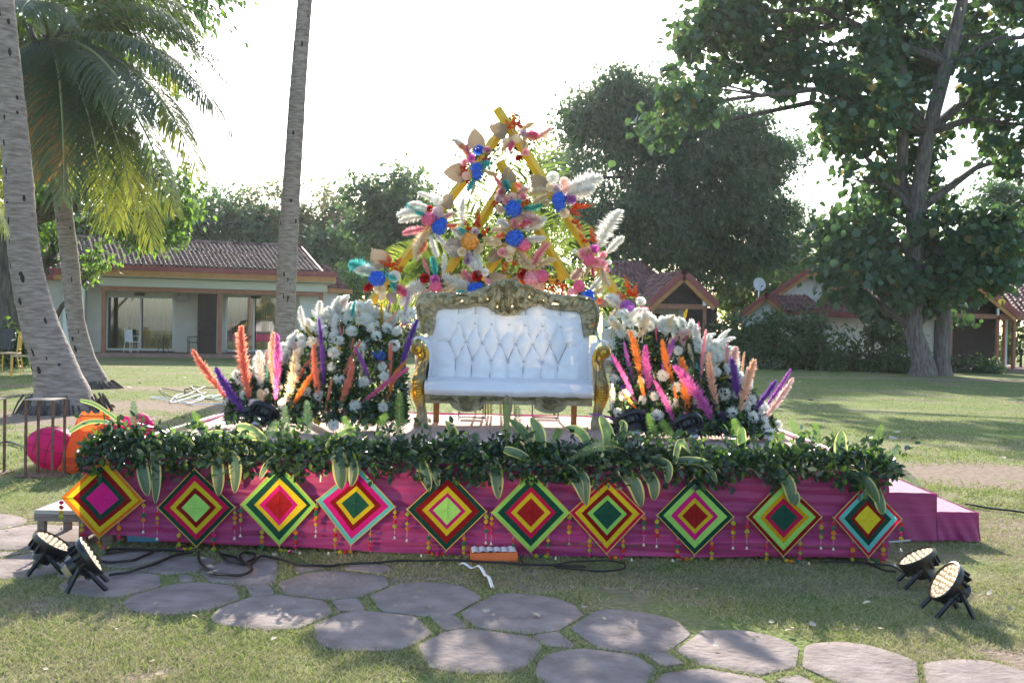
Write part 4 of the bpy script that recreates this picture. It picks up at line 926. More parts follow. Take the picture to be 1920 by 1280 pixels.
for ki, (T_, Rr, Bt, Lf, cols, fr, lab) in enumerate(KITES):
    cs = [PP(*q, KP, KN) for q in (T_, Rr, Bt, Lf)]; c = sum(cs, Vector((0, 0, 0))) / 4
    k = empty('yarn_kite', c, lab, 'kite decoration', 'yarn kites along the stage skirt')
    jt = [[f * (1 + krs.uniform(-.012, .012)) for _ in range(4)] for f in fr] + [[0, 0, 0, 0]]
    jt[0] = [1] * 4
    if ki in (2, 7): jt[2 if ki == 2 else 1 + 1][1] *= 1.16 if ki == 2 else .95
    for i, ch in enumerate(cols):
        b = MB(); yo = -.004 * (i + 1) + .004; a = jt[i]; z = jt[i + 1]
        for s in range(4):
            s2 = (s + 1) % 4
            o1, o2 = c + (cs[s] - c) * a[s], c + (cs[s2] - c) * a[s2]
            i1, i2 = c + (cs[s] - c) * z[s], c + (cs[s2] - c) * z[s2]
            # wound yarn: ribbed strips parallel to the rim, sagging a little off the sticks
            nr = 8
            def yf(u, v, o1=o1, o2=o2, i1=i1, i2=i2):
                p = o1.lerp(o2, u).lerp(i1.lerp(i2, u), v); return (p.x, p.y - .008 + .006 * abs(math.sin(math.pi * u)) - .0012 * math.cos(v * nr * 6.283), p.z)
            b.grid(yf, 4, nr * 3)
        b.build('yarn_band', YM[ch], k)
    for s in (0, 1):
        b = MB(); e0, e1 = cs[s] + (cs[s] - c) * .03, cs[s + 2] + (cs[s + 2] - c) * .03; b.tube([e0 + Vector((0, .002, 0)), e1 + Vector((0, .002, 0))], .004, 6); b.build('cross_stick', M_stick, k)
    b = MB()
    for s in range(4): b.tube([cs[s] + Vector((0, -.008, 0)), cs[(s + 1) % 4] + Vector((0, -.008, 0))], .0028, 5)
    b.build('rim_cord', M_stick, k)
    # hanging pompom strings
    for ti, (p, nn_) in enumerate(((cs[3], 4), (cs[1], 4), (cs[3].lerp(cs[2], .55), 4), (cs[1].lerp(cs[2], .55), 4), (cs[2], 4 if ki < 2 else 3))):
        t = empty('tassel', p); t.parent = k; t.location = p - c; 
        L = .032 * nn_ + .05; drag = ti == 4
        def pos(dz):
            q = p + Vector((0, -.006, -dz))
            if drag and q.z < .03: q = Vector((p.x + krs_s * (.03 - q.z), p.y - .02 - .3 * (.03 - q.z), .022))
            return q
        krs_s = krs.choice((-1, 1))
        b = MB(); b.tube([pos(L * i / 6) for i in range(7)], .0012, 4); b.build('thread', M_string, t)
        order = list(range(6)); krs.shuffle(order); st_ = .03 + krs.uniform(0, .012)
        for j in range(nn_):
            inst('pompom', pom_me, Matrix.Translation(pos(st_ + j * .031)) @ Matrix.Rotation(krs.random() * 6, 4, 'Z') @ Matrix.Rotation(krs.random(), 4, 'X') @ Matrix.Scale(krs.uniform(.66, .88), 4), t, PM[order[j]])
        inst('bell', bell_me, Matrix.Translation(pos(L + .018)), t)

# ================================================================ SOFA
M_leather = mat('white_leather', (.76, .74, .75), (.81, .79, .80), 4, .34, bump=.06, bscale=300, spec=.5, coat=.15)
M_seam = mat('seam', (.22, .23, .27), rough=.6)
M_stud = mat('stud', (.75, .75, .78), rough=.2, metal=.9)
def gildmat():
    m = mat('gilded_olive_wood', (.23, .19, .10), (.46, .385, .21), 14, .45, bump=.5, bscale=40, detail=6); t = m.node_tree; L = t.links.new
    p = [n for n in t.nodes if n.type == 'BSDF_PRINCIPLED'][0]; src = p.inputs['Base Color'].links[0].from_socket
    at = t.nodes.new('ShaderNodeAttribute'); at.attribute_name = 'gild'
    x = t.nodes.new('ShaderNodeMix'); x.data_type = 'RGBA'; L(at.outputs['Fac'], x.inputs[0]); L(src, x.inputs[6]); x.inputs[7].default_value = (.78, .42, .04, 1); L(x.outputs[2], p.inputs['Base Color'])
    mm = t.nodes.new('ShaderNodeMath'); mm.operation = 'MULTIPLY'; L(at.outputs['Fac'], mm.inputs[0]); mm.inputs[1].default_value = .55; L(mm.outputs[0], p.inputs['Metallic']); return m
M_gild = gildmat(); M_carve = mat('carved_line', (.05, .042, .02), rough=.7)
def S5(cx, cy, D): return PX(700 + cx / 3.658, 500 + cy / 3.658, D)
DB = 9.35      # depth of the back
sc0 = S5(932, 1085, 8.85)
SF = empty('throne_sofa', (sc0.x, 9.15, SZ), 'ornate white tufted two-seat sofa with carved olive and gold frame, centre of the platform', 'sofa')
inner = [(385, 455), (402, 400), (410, 335), (425, 285), (480, 262), (560, 268), (640, 262), (690, 248), (740, 245), (800, 262), (860, 312), (928, 326), (990, 306), (1050, 266), (1110, 247), (1160, 248), (1220, 270), (1300, 282), (1400, 286), (1440, 320), (1450, 400), (1462, 470)]
outer = [(340, 460), (345, 420), (325, 380), (318, 330), (306, 262), (328, 212), (390, 190), (470, 196), (560, 203), (660, 196), (730, 172), (775, 150), (830, 122), (880, 108), (928, 92), (980, 112), (1040, 152), (1120, 178), (1210, 205), (1330, 216), (1425, 214), (1500, 238), (1535, 300), (1532, 360), (1515, 410), (1520, 470)]
def resamp(pl, n):
    pl = [Vector(p) for p in pl]; d = [0]
    for a, c in zip(pl, pl[1:]): d.append(d[-1] + (c - a).length)
    out = []
    for i in range(n):
        s = d[-1] * i / (n - 1); j = max(0, min(len(pl) - 2, next((k for k in range(len(d) - 1) if d[k + 1] >= s), len(pl) - 2)))
        out.append(pl[j].lerp(pl[j + 1], (s - d[j]) / (d[j + 1] - d[j] + 1e-9)))
    return out
NI = 220
# match both lines by x progress: split into left side, top, right side
I_ = resamp(inner[:5], 40)[:-1] + resamp(inner[4:12], 72)[:-1] + resamp(inner[11:19], 72)[:-1] + resamp(inner[18:], 40)
O_ = resamp(outer[:7], 40)[:-1] + resamp(outer[6:15], 72)[:-1] + resamp(outer[14:21], 72)[:-1] + resamp(outer[20:], 40)
# back cushion
def backtop(cx):
    for a, c in zip(inner[3:], inner[4:20]):
        if a[0] <= cx <= c[0]: return a[1] + (c[1] - a[1]) * (cx - a[0]) / (c[0] - a[0])
    return 300
btn = [(x, 385 + (x - 585) * .04) for x in (585, 698, 812, 932, 1042, 1162, 1283)] + [(x, 512 + (x - 515) * .035) for x in (515, 635, 745, 868, 975, 1092, 1208, 1327)] + [(x, 632 + (x - 566) * .04) for x in (566, 678, 806, 921, 1031, 1158, 1268)]
segs = []
r1, r2, r3 = btn[:7], btn[7:15], btn[15:]
for i in range(7):
    segs += [(r1[i], r2[i]), (r1[i], r2[i + 1]), (r3[i], r2[i]), (r3[i], r2[i + 1]), (r1[i], (r1[i][0], 200)), (r3[i], (r3[i][0] - 8, 760))]
segs += [(r2[0], (430, 508)), (r2[-1], (1415, 545))]
SA = np.array([s[0] for s in segs], float); SB = np.array([s[1] for s in segs], float); BN = np.array(btn, float)
def tuft(x, y):
    p = np.array([x, y]); ab = SB - SA; t = np.clip(((p - SA) * ab).sum(1) / (ab * ab).sum(1), 0, 1); d = np.sqrt((((SA + ab * t[:, None]) - p) ** 2).sum(1)).min()
    db = np.sqrt(((BN - p) ** 2).sum(1)).min()
    return .019 * (1 - math.exp(-d / 22)) - .012 * math.exp(-(db / 14) ** 2) - .005 * math.exp(-(d / 5) ** 2)
def bk(u, v):
    cx = 372 + (1480 - 372) * u; top = backtop(min(max(cx, 426), 1438)) - 4
    if cx < 425: top = 300 + (425 - cx) * 3
    if cx > 1438: top = 320 + (cx - 1438) * 3.5
    cy = top + (775 - top) * v
    h = tuft(cx, cy) + .012 * noise.noise(Vector((cx / 90, cy / 60, 2)))
    e = min(u, 1 - u, v * .7, 1) * 14; h *= min(1, e)
    lean = (1 - v) * .06
    return S5(cx, cy, DB + lean - h)
b = MB(); b.grid(bk, 190, 90); b.build('backrest', M_leather, SF)
b = MB(); b.box((S5(385, 0, DB).x, DB + .04, SZ + .2), (S5(1460, 0, DB).x, DB + .10, S5(932, 330, DB).z)); b.build('back_board', M_leather, SF, smooth=False)
b = MB()
for x, y in btn: sph(b, tuple(S5(x, y, DB - .006 + (775 - y) / 500 * .05)), .0095, 8, 5)
b.build('button', M_stud, SF, kind='stuff')
b = MB()
for s in segs:
    pts = []
    for i in range(9):
        x = s[0][0] + (s[1][0] - s[0][0]) * i / 8; y = s[0][1] + (s[1][1] - s[0][1]) * i / 8
        tp_ = backtop(min(max(x, 426), 1438))
        if y < tp_ + 2 or y > 768: continue
        v = (y - tp_) / (775 - tp_); pts.append(S5(x, y, DB + (1 - v) * .06 - tuft(x, y) * min(1, min(v * .7, 1) * 14) - .001))
    if len(pts) > 1: b.tube(pts, .0022, 5)
b.build('seams', M_seam, SF, kind='stuff')
# carved back frame
holes = [(598, 236, 26, 9), (690, 222, 24, 9), (780, 222, 26, 12), (850, 272, 12, 20), (868, 238, 14, 11), (960, 265, 13, 28), (1010, 225, 18, 12), (1075, 215, 26, 11), (1150, 238, 26, 11), (1245, 250, 30, 10), (560, 236, 12, 6), (905, 205, 10, 10)]
gw = []
def fr(i, j, NJ=10):
    a, c = I_[i], O_[i]; t = j / NJ; p = a.lerp(c, t); rel = math.sin(math.pi * min(1, t * 1.02)) ** .6
    h = .045 * rel + .010 * math.sin(i * .55 + t * 7) * rel + .006 * math.sin(i * 1.3 - t * 5)
    return p, h
b = MB(); n_ = len(I_)
for j in range(11):
    for i in range(n_):
        p, h = fr(i, j); b.v.append(tuple(S5(p.x, p.y, DB + .05 - h)))
for j in range(10):
    for i in range(n_ - 1):
        p = fr(i, j)[0]; q = fr(i + 1, j + 1)[0]; m_ = (p + q) / 2
        if any(((m_.x - hx) / hw) ** 2 + ((m_.y - hy) / hh) ** 2 < 1 for hx, hy, hw, hh in holes): continue
        b.f.append((j * n_ + i, j * n_ + i + 1, (j + 1) * n_ + i + 1, (j + 1) * n_ + i)); b.m.append(0)
fo = b.build('carved_frame', M_gild, SF)
md = fo.modifiers.new('Solidify', 'SOLIDIFY'); md.thickness = .035; md.offset = -1 if 0 else 1
# acanthus leaves and scrolls over the frame (crop coordinates, curl amount)
def acanthus(b, p0, p1, w0, curl, D, n=12, up=.026):
    p0, p1 = Vector(p0), Vector(p1); d = p1 - p0; nrm = Vector((-d.y, d.x)).normalized(); L = d.length; rows = []
    for i in range(n + 1):
        t = i / n; c = p0.lerp(p1, t) + nrm * curl * L * math.sin(math.pi * t * .9) ; tg = (d.normalized() + nrm * curl * math.pi * math.cos(math.pi * t * .9)).normalized(); nn = Vector((-tg.y, tg.x))
        w_ = .82 * w0 * (math.sin(math.pi * (t * .86 + .1)) ** .8) * (1 + .28 * math.sin(t * 22))
        rows.append([(c + nn * w_ * s, h) for s, h in ((-1, 0), (-.62, .9), (-.3, .45), (0, 1.15), (.3, .45), (.62, .9), (1, 0))])
    k = len(b.v)
    for r_ in rows:
        for q, h in r_: b.v.append(tuple(S5(q.x, q.y, D - h * up)))
    for i in range(n):
        for j in range(6): b.f.append((k + i * 7 + j, k + i * 7 + j + 1, k + (i + 1) * 7 + j + 1, k + (i + 1) * 7 + j)); b.m.append(0)
def spiral(b, c, r, turns, D, rad, sgn=1, a0=0):
    pts = []; rr = []
    for i in range(28):
        t = i / 27; a = a0 + sgn * t * turns * 6.283; q = r * (1 - t * .85); pts.append(S5(c[0] + math.cos(a) * q, c[1] + math.sin(a) * q, D)); rr.append(rad * (1 - .6 * t))
    b.tube(pts, rr, 7)
b = MB(); Df = DB - .005
lv = [((345, 450), (330, 350), 20, .1), ((350, 420), (395, 330), 16, -.15), ((325, 350), (320, 250), 22, -.12), ((360, 330), (385, 230), 18, .1), ((330, 260), (420, 205), 24, .25), ((380, 260), (470, 225), 20, .15), ((420, 210), (540, 222), 22, -.1), ((480, 240), (600, 222), 18, .12),
      ((540, 215), (660, 212), 18, -.15), ((600, 255), (720, 225), 16, .15), ((660, 215), (760, 175), 18, .2), ((700, 240), (800, 215), 16, .2), ((745, 195), (850, 135), 22, .25), ((790, 240), (880, 190), 18, -.2), ((780, 170), (900, 165), 20, -.3),
      ((830, 290), (910, 240), 16, .2), ((870, 310), (925, 320), 16, -.3), ((930, 325), (990, 300), 16, -.3), ((950, 240), (1030, 285), 16, .2), ((975, 195), (1070, 240), 18, .25), ((960, 165), (1080, 175), 20, .3), ((1000, 140), (1115, 195), 22, -.25), ((1060, 215), (1170, 230), 16, .2),
      ((1100, 190), (1210, 215), 18, -.15), ((1150, 250), (1260, 238), 16, -.12), ((1200, 215), (1330, 228), 18, .12), ((1260, 265), (1370, 245), 18, .15), ((1320, 225), (1440, 225), 22, -.1), ((1380, 255), (1470, 270), 20, -.15), ((1440, 225), (1520, 280), 24, -.25),
      ((1460, 290), (1490, 370), 18, .1), ((1520, 280), (1528, 380), 22, -.12), ((1470, 350), (1490, 450), 18, .15), ((1525, 370), (1505, 465), 20, -.1)]
for p0, p1, w_, cu in lv: acanthus(b, p0, p1, w_, cu, Df)
for k in range(9):   # fan crest in the centre
    a = R(-150 + k * 15 * 1.0); L = 92 if 2 < k < 6 else 74; acanthus(b, (930, 200), (930 + math.cos(a) * L * .95, 196 + math.sin(a) * L * 1.15), 15, 0, Df - .012, up=.022)
acanthus(b, (925, 190), (928, 300), 34, 0, Df - .01, up=.04); acanthus(b, (905, 200), (880, 290), 14, .2, Df - .01); acanthus(b, (950, 200), (972, 290), 14, -.2, Df - .01)
for c, r_, s, a0 in (((870, 300), 26, 1, 0), ((985, 298), 26, -1, 3.1), ((815, 250), 18, -1, 0), ((1050, 248), 18, 1, 3.1), ((350, 235), 24, 1, 2), ((1500, 262), 24, -1, 1), ((368, 430), 20, -1, 0), ((1490, 450), 20, 1, 3)): spiral(b, c, r_, 1.4, Df - .01, .012, s, a0)
b.build('carved_leaves', M_gild, SF, kind='stuff')
b = MB()
for i in range(2, len(I_) - 2, 2):
    p = I_[i]; 
    q = p + (O_[i] - p).normalized() * -7; sph(b, tuple(S5(q.x, q.y, DB - .012)), .0035, 6, 4)
b.build('nail_head', M_stud, SF, kind='stuff')
# seat
UX = .2734 * 8.95 / FPX
def lx(cx): return sc0.x + (cx - 932) * UX
def lz(cy): return SZ + (1090 - cy) * UX
zs0, zs1 = lz(870), lz(772)
def seat(u, v):
    # u across, v wraps from under the front lip over the top to the back
    x = lx(352) + (lx(1494) - lx(352)) * u; W_ = .62
    s = v * 1.0
    if s < .3: t = s / .3; y = 8.86 - .03 * math.sin(t * math.pi) - .01; z = zs0 + (zs1 - zs0 - .03) * t
    elif s < .42: t = (s - .3) / .12; a = t * math.pi / 2; y = 8.85 + .05 * (1 - math.cos(a)); z = zs1 - .03 + .03 * math.sin(a)
    else: t = (s - .42) / .58; y = 8.90 + .52 * t; z = zs1 + .018 * math.sin(t * math.pi)
    n_ = noise.noise(Vector((x * 5, y * 5, z * 8))) * .007 + .004 * noise.noise(Vector((x * 18, z * 12, y * 6)))
    mid = math.exp(-((u - .49) / .06) ** 2) * .5
    wr = .007 * mid * math.sin(u * 160 + v * 12)
    return (x, y + n_ + wr, z + n_ - .012 * mid * (1 if s < .5 else .3))
b = MB(); b.grid(seat, 120, 40); b.build('seat_cushion', M_leather, SF)
b = MB()
for i in range(64): sph(b, (lx(362) + (lx(1484) - lx(362)) * i / 63, 8.842, zs0 + .012), .0035, 6, 4)
b.build('nail_head', M_stud, SF, kind='stuff')
# rail with two carved shells
b = MB(); b.box((lx(352), 8.88, lz(928)), (lx(1494), 9.35, lz(866))); b.box((lx(352), 8.865, lz(872)), (lx(1494), 8.90, lz(862)), 0); b.build('seat_rail', M_gild, SF, smooth=False)
def flatleaf(b, c, ang, L, w_, D=8.855):
    acanthus(b, (c[0], c[1]), (c[0] + math.cos(ang) * L, c[1] + math.sin(ang) * L), w_, 0, D, 8, .014)
b = MB()
for cx in (640, 1210):
    for k in range(9): a = R(200 - k * 27.5); flatleaf(b, (cx, 900), math.pi - R(-20 + k * 27.5), 62 if 2 < k < 6 else 56, 12, 8.865)
    for k in range(7): flatleaf(b, (cx - 0, 930), R(30 + k * 20), 56, 11, 8.86)
    for s in (-1, 1):
        for k in range(5): acanthus(b, (cx + s * (60 + k * 34), 905 + 14 * (k % 2)), (cx + s * (110 + k * 34), 888 + 22 * (k % 2)), 11, .25 * s * (-1) ** k, 8.865, 10, .016)
        spiral(b, (cx + s * 78, 925), 22, 1.2, 8.86, .009, s, 0)
b.build('carved_shells', M_gild, SF, kind='stuff')
for cx in (640, 1210):
    b = MB(); q = []
    for k in range(13): a = math.pi * k / 12; q.append((lx(cx + math.cos(a) * 112), 8.875, lz(925 + math.sin(a) * 58)))
    q2 = [(x, y + .03, z) for x, y, z in q]; n_ = 13; b.add(q + q2, [tuple(range(n_)), tuple(range(2 * n_ - 1, n_ - 1, -1))] + [(i, i + n_, i + n_ + 1, i + 1) for i in range(n_ - 1)])
    b.build('apron', M_gild, SF, smooth=False)
# arms: white rolled pads and gilded front scroll posts
def setgild(o, fn):
    me = o.data; at = me.attributes.new('gild', 'FLOAT', 'POINT')
    at.data.foreach_set('value', [fn(v.co + Vector(o['_loc'])) for v in me.vertices])
for s in (-1, 1):
    X = lambda d: sc0.x + s * d
    ax = (932 - 298) * UX   # scroll centre distance
    cz = lz(541); ra = .086
    def arm(u, v):
        e = min(1, u / .08); rr_ = ra * (.80 + .20 * math.sin(e * math.pi / 2)) ; y = 8.885 + .56 * u; a = v * 6.2832
        f = noise.noise(Vector((math.cos(a) * 2, y * 9, math.sin(a) * 2 + s))) * .005 + .0025 * math.sin(a * 9) * math.exp(-u * 9)
        return (X(ax - .002 + (rr_ + f) * math.cos(a)), y, cz + (rr_ + f) * math.sin(a))
    b = MB(); b.grid(arm, 24, 40); b.build('arm_pad', M_leather, SF)
    def side(u, v):
        y = 8.90 + .52 * u; z = zs1 - .03 + (cz + .03 - zs1) * v; x = ax - ra * (.55 + .40 * math.cos(v * 2.6) ** 2 * 0 + .42) - .022 * math.sin(v * math.pi) + .035 * (1 - v) * 0
        f = .004 * noise.noise(Vector((y * 12, z * 9, s))) + .0025 * math.sin(y * 60 + 5 * math.sin(z * 8)) * v
        return (X(x + f), y, z)
    b = MB(); b.grid(side, 24, 24); b.build('inner_arm', M_leather, SF)
    b = MB(); b.box((min(X(ax - .07), X(ax + .03)), 8.95, lz(900)), (max(X(ax - .07), X(ax + .03)), 9.42, cz)); b.build('arm_side', M_leather, SF, smooth=False)
    path_ = [(296, 555, 40), (318, 560, 42), (336, 590, 40), (338, 630, 37), (326, 680, 36), (312, 740, 42), (304, 800, 50), (304, 850, 52), (312, 900, 48), (326, 950, 38), (334, 1000, 32), (334, 1040, 36), (328, 1075, 46), (326, 1092, 50)]
    rr = resamp([(a, c) for a, c, _ in path_], 60); ww = np.interp(np.linspace(0, 1, 60), np.linspace(0, 1, len(path_)), [q[2] for q in path_])
    b = MB(); pts = [Vector((X((932 - p.x) * UX), 8.885 + .03 * math.sin(i / 59 * 3.1), lz(p.y) - .002)) for i, p in enumerate(rr)]
    b.tube(pts, [w_ * UX for w_ in ww], 14, flat=.62, up=Vector((0, 1, 0)))
    # scroll head
    sph(b, (X(ax - .0), 8.87, lz(558)), .058, 16, 10, 0, 0, (1, .55, 1))
    o = b.build('arm_post', M_gild, SF)
    def gf(p):
        z = (p.z - SZ) / UX; cy = 1090 - z
        g_ = max(0, 1 - abs(cy - 580) / 75) * .95 + max(0, 1 - abs(cy - 860) / 110) * .85
        return max(0, min(1, g_ * 1.5 + .35 * noise.noise(p * 22)))
    setgild(o, gf)
    b = MB()
    def cl(pts_, rad=.0022): b.tube([Vector((X((932 - x) * UX), yy, lz(y))) for x, y, yy in pts_], rad, 5)
    sp = []
    for i in range(26): t = i / 25; a = 2.6 - t * 8.5; q = 42 * (1 - t * .82); sp.append((298 + math.cos(a) * q, 560 + math.sin(a) * q, 8.838 - .004 * t))
    cl(sp, .003)
    for k in range(5): cl([(330 + k * 2, 535 + k * 12, 8.85), (350 + k * 2, 560 + k * 14, 8.853), (352 - k * 6, 600 + k * 12, 8.852)])
    cl([(332, 620, 8.856), (322, 670, 8.858), (330, 720, 8.856), (322, 760, 8.85)]); cl([(350, 640, 8.862), (346, 700, 8.862), (350, 760, 8.858), (340, 820, 8.855)]); cl([(276, 770, 8.87), (270, 830, 8.868), (280, 890, 8.87)])
    for k in range(5): cl([(285, 790 + k * 18, 8.852), (305, 800 + k * 18, 8.843), (325, 790 + k * 20, 8.85)])
    ov = [(305 + 30 * math.cos(a * .5236), 845 + 48 * math.sin(a * .5236), 8.846) for a in range(13)]; cl(ov)
    cl([(318, 930, 8.862), (330, 980, 8.872), (328, 1050, 8.868)]); cl([(345, 930, 8.865), (352, 1000, 8.875), (348, 1060, 8.87)])
    b.build('carved_line', M_carve, SF, kind='stuff')
for cx in (500, 560) if 0 else (): pass
b = MB(); b.tube([(lx(918), 8.89, lz(866)), (lx(918), 8.885, lz(950)), (lx(914), 8.89, lz(1050)), (lx(910), 8.88, lz(1120))], [.043, .042, .026, .03], 8, flat=.7, up=Vector((0, 1, 0))); b.build('front_leg', M_gild, SF, smooth=False)
b = MB(); acanthus(b, (916, 875), (916, 960), 18, 0, 8.85, 8, .012); b.build('carved_leaf', M_gild, SF)
for cx in (432, 1375):
    x = S5(cx, 1000, 9.4).x; b = MB(); b.box((x - .026, 9.36, SZ), (x + .026, 9.42, lz(900))); b.build('rear_leg', M_wood2, SF, smooth=False)

# ================================================================ STAGE LIGHTS
M_lens = mat('lamp_lens', (.34, .24, .14), rough=.3, emit=.14, ecol=(1, .66, .36))
M_led = mat('lamp_led', (.45, .38, .28), rough=.3, emit=.42, ecol=(1, .84, .58))
M_grey = mat('grey_label', (.35, .36, .38), rough=.4)
def par_lamp(label, base, nrm, R_=.13, tilt=0, lit=True, group=None, yaw=None, power=14):
    base = Vector(base); nrm = Vector(nrm).normalized()
    t = empty('par_lamp', base, label, 'stage light', group)
    C_ = base + Vector((0, 0, .185 if lit else .15)); M = frame(C_ - nrm * .03, nrm)
    b = MB()
    prof = [(.045, -.10), (.055, -.10), (.058, -.055), (.085, -.045), (.10, -.012), (R_ * .97, .0), (R_, .008), (R_, .030), (R_ * .93, .034), (R_ * .93, .02)]
    b.lathe([(0, -.10)] + prof, 32, M)
    for k in range(14):
        a = k * 6.283 / 14; b.box((.05, -.004, -.055), (R_ * .92, .004, -.002), 0, M @ Matrix.Rotation(a, 4, 'Z'))
    b.build('housing', M_black, t)
    b = MB(); b.lathe([(.0, .021), (R_ * .5, .021), (R_ * .93, .021)], 32, M); b.build('lens', M_lens if lit else M_black, t)
    if lit:
        b = MB()
        for rr_, n_ in ((0, 1), (.035, 6), (.070, 12), (.1, 18)):
            for k in range(n_):
                a = k * 6.283 / n_; sph(b, tuple(M @ Vector((rr_ * math.cos(a) * R_ / .13, rr_ * math.sin(a) * R_ / .13, .018))), .012, 8, 4)
        b.build('led', M_led, t, kind='stuff')
        l = bpy.data.lights.new('lamp_light', 'SPOT'); l.energy = power; l.color = (1, .72, .42); l.spot_size = R(100); l.spot_blend = .7; l.shadow_soft_size = 0
        lo = bpy.data.objects.new('lamp_light', l); col.objects.link(lo); lo.parent = t
        lo.matrix_basis = Matrix.Translation(C_ + nrm * .05 - base) @ nrm.to_track_quat('-Z', 'Y').to_matrix().to_4x4()
    # double yoke legs
    sd_ = nrm.cross(Vector((0, 0, 1))).normalized(); fw = Vector((nrm.x, nrm.y, 0)).normalized()
    for s in (-1, 1):
        for q in (-1, 1):
            b = MB(); top = C_ - nrm * .06 + sd_ * s * .085; foot = Vector((base.x, base.y, base.z + .008)) + sd_ * s * .10 + fw * (q * .10 - .02)
            b.tube([top, top.lerp(foot, .5), foot], .013, 4, flat=.55, up=sd_); b.build('leg', M_black, t, smooth=False)
    b = MB(); b.box((-.03, -.03, -.135), (.03, .03, -.10), 0, M); b.build('connector', M_chrome, t, smooth=False)
    return t
gl = 'round black stage lights'
par_lamp('black round stage light, leftmost on the path with its lit lens tipped up', GR(100, 1073), (.50, .12, .80), .118, group=gl, power=30)
par_lamp('black round stage light right of the leftmost one, lens facing the skirt', GR(172, 1103), (.70, .26, .46), .118, group=gl, power=75)
par_lamp('black round stage light on the grass at right, the farther one', GR(1716, 1100), (-.45, .08, .80), .118, group=gl, power=30)
par_lamp('black round stage light on the grass, nearest at the right, showing its glowing lens', GR(1768, 1152), (-.74, .0, .50), .118, group=gl, power=75)
for (x, y, n_, lb) in ((498, 812, (.35, .75, .9), 'black stage light facing away under the left flowers, beside the purple plume'), (700, 806, (.3, .75, 1.0), 'black stage light between the left flowers and the sofa'),
                       (1182, 826, (-.3, .75, 1.0), 'black stage light facing away just right of the sofa foot'), (1285, 836, (-.35, .75, .9), 'black stage light facing away under the right flowers, farther from the sofa')):
    g_ = GR(x, y, SZ); par_lamp(lb, g_, n_, .13, group=gl, power=12)
for (x, lb) in ((885, 'small flat black floodlight on a bracket under the left half of the sofa'), (1022, 'small flat black floodlight on a bracket under the right half of the sofa')):
    g_ = GR(x, 784, SZ); t = empty('floodlight', g_, lb, 'floodlight', 'floodlights under the sofa')
    b = MB(); b.box((g_.x - .11, g_.y - .03, SZ + .10), (g_.x + .11, g_.y + .05, SZ + .17)); b.box((g_.x - .09, g_.y - .04, SZ + .085), (g_.x + .09, g_.y + .03, SZ + .10)); b.build('housing', M_black, t, smooth=False)
    b = MB()
    for s in (-1, 1): b.tube([(g_.x + s * .13, g_.y, SZ + .15), (g_.x + s * .13, g_.y, SZ + .01)], .006, 5)
    b.tube([(g_.x - .13, g_.y, SZ + .01), (g_.x + .13, g_.y, SZ + .01)], .006, 5); b.box((g_.x - .14, g_.y - .01, SZ), (g_.x + .14, g_.y + .04, SZ + .012)); b.build('bracket', M_black, t, smooth=False)

# ================================================================ CABLES, BOXES
def cable(label, pts, rad=.0085, z=.014, m=None, name='cable', cat='cable'):
    P_ = [GR(x, y) for x, y in pts]; Q = []
    N = len(P_)
    for i in range(N - 1):
        p0 = P_[max(i - 1, 0)]; p1 = P_[i]; p2 = P_[i + 1]; p3 = P_[min(i + 2, N - 1)]
        for j in range(7):
            t = j / 7; q = .5 * ((2 * p1) + (-p0 + p2) * t + (2 * p0 - 5 * p1 + 4 * p2 - p3) * t * t + (-p0 + 3 * p1 - 3 * p2 + p3) * t ** 3); Q.append(Vector((q.x, q.y, z + .012 + .002 * math.sin(len(Q) * .7))))
    Q.append(Vector((P_[-1].x, P_[-1].y, z + .01)))
    b = MB(); b.tube(Q, rad, 7); return tag(b.build(name, m or M_cable), label, cat)
cable('black cable running from the second stage light back under the skirt', [(205, 1086), (240, 1080), (280, 1068), (330, 1048), (360, 1042)])
cable('black cable looping wide behind the left stage lights', [(130, 1055), (175, 1052), (195, 1060), (235, 1060), (265, 1052), (285, 1040), (250, 1037), (200, 1044), (215, 1036), (300, 1038), (345, 1040)])
cable('black cable loop on the flagstones below the second kite', [(372, 1040), (375, 1060), (395, 1080), (430, 1086), (462, 1083), (472, 1072), (455, 1060), (435, 1050), (415, 1046)])
cable('black cable coil under the third kite, wound twice on the flagstone', [(410, 1042), (425, 1058), (450, 1064), (470, 1058), (478, 1048), (462, 1042), (450, 1050), (465, 1066), (490, 1050), (520, 1055), (560, 1066), (610, 1068), (640, 1066)], .008)
cable('long black cable stretched along the grass below the middle of the skirt', [(640, 1066), (700, 1062), (780, 1058), (860, 1058), (930, 1062), (990, 1066), (1060, 1068), (1100, 1070)], .007)
cable('thin black cable loop below the crimson-rimmed kite', [(975, 1052), (985, 1064), (1030, 1066), (1080, 1060), (1130, 1058), (1165, 1062), (1170, 1072), (1140, 1078), (1080, 1075), (1040, 1070)], .006)
cable('black cable leading from the right stage lights under the skirt', [(1680, 1080), (1655, 1075), (1620, 1062), (1580, 1055), (1550, 1052)], .007)
cable('second thin black cable behind the right stage lights', [(1740, 1082), (1752, 1072), (1745, 1090), (1700, 1082), (1670, 1068), (1610, 1062), (1545, 1060)], .006)
cable('thin black cable crossing the lawn at the far right', [(1810, 950), (1860, 958), (1920, 966), (1990, 974)], .009)
cable('thin dark cable lying on the grass at the far left', [(-20, 838), (10, 832), (30, 836), (55, 846)], .012)
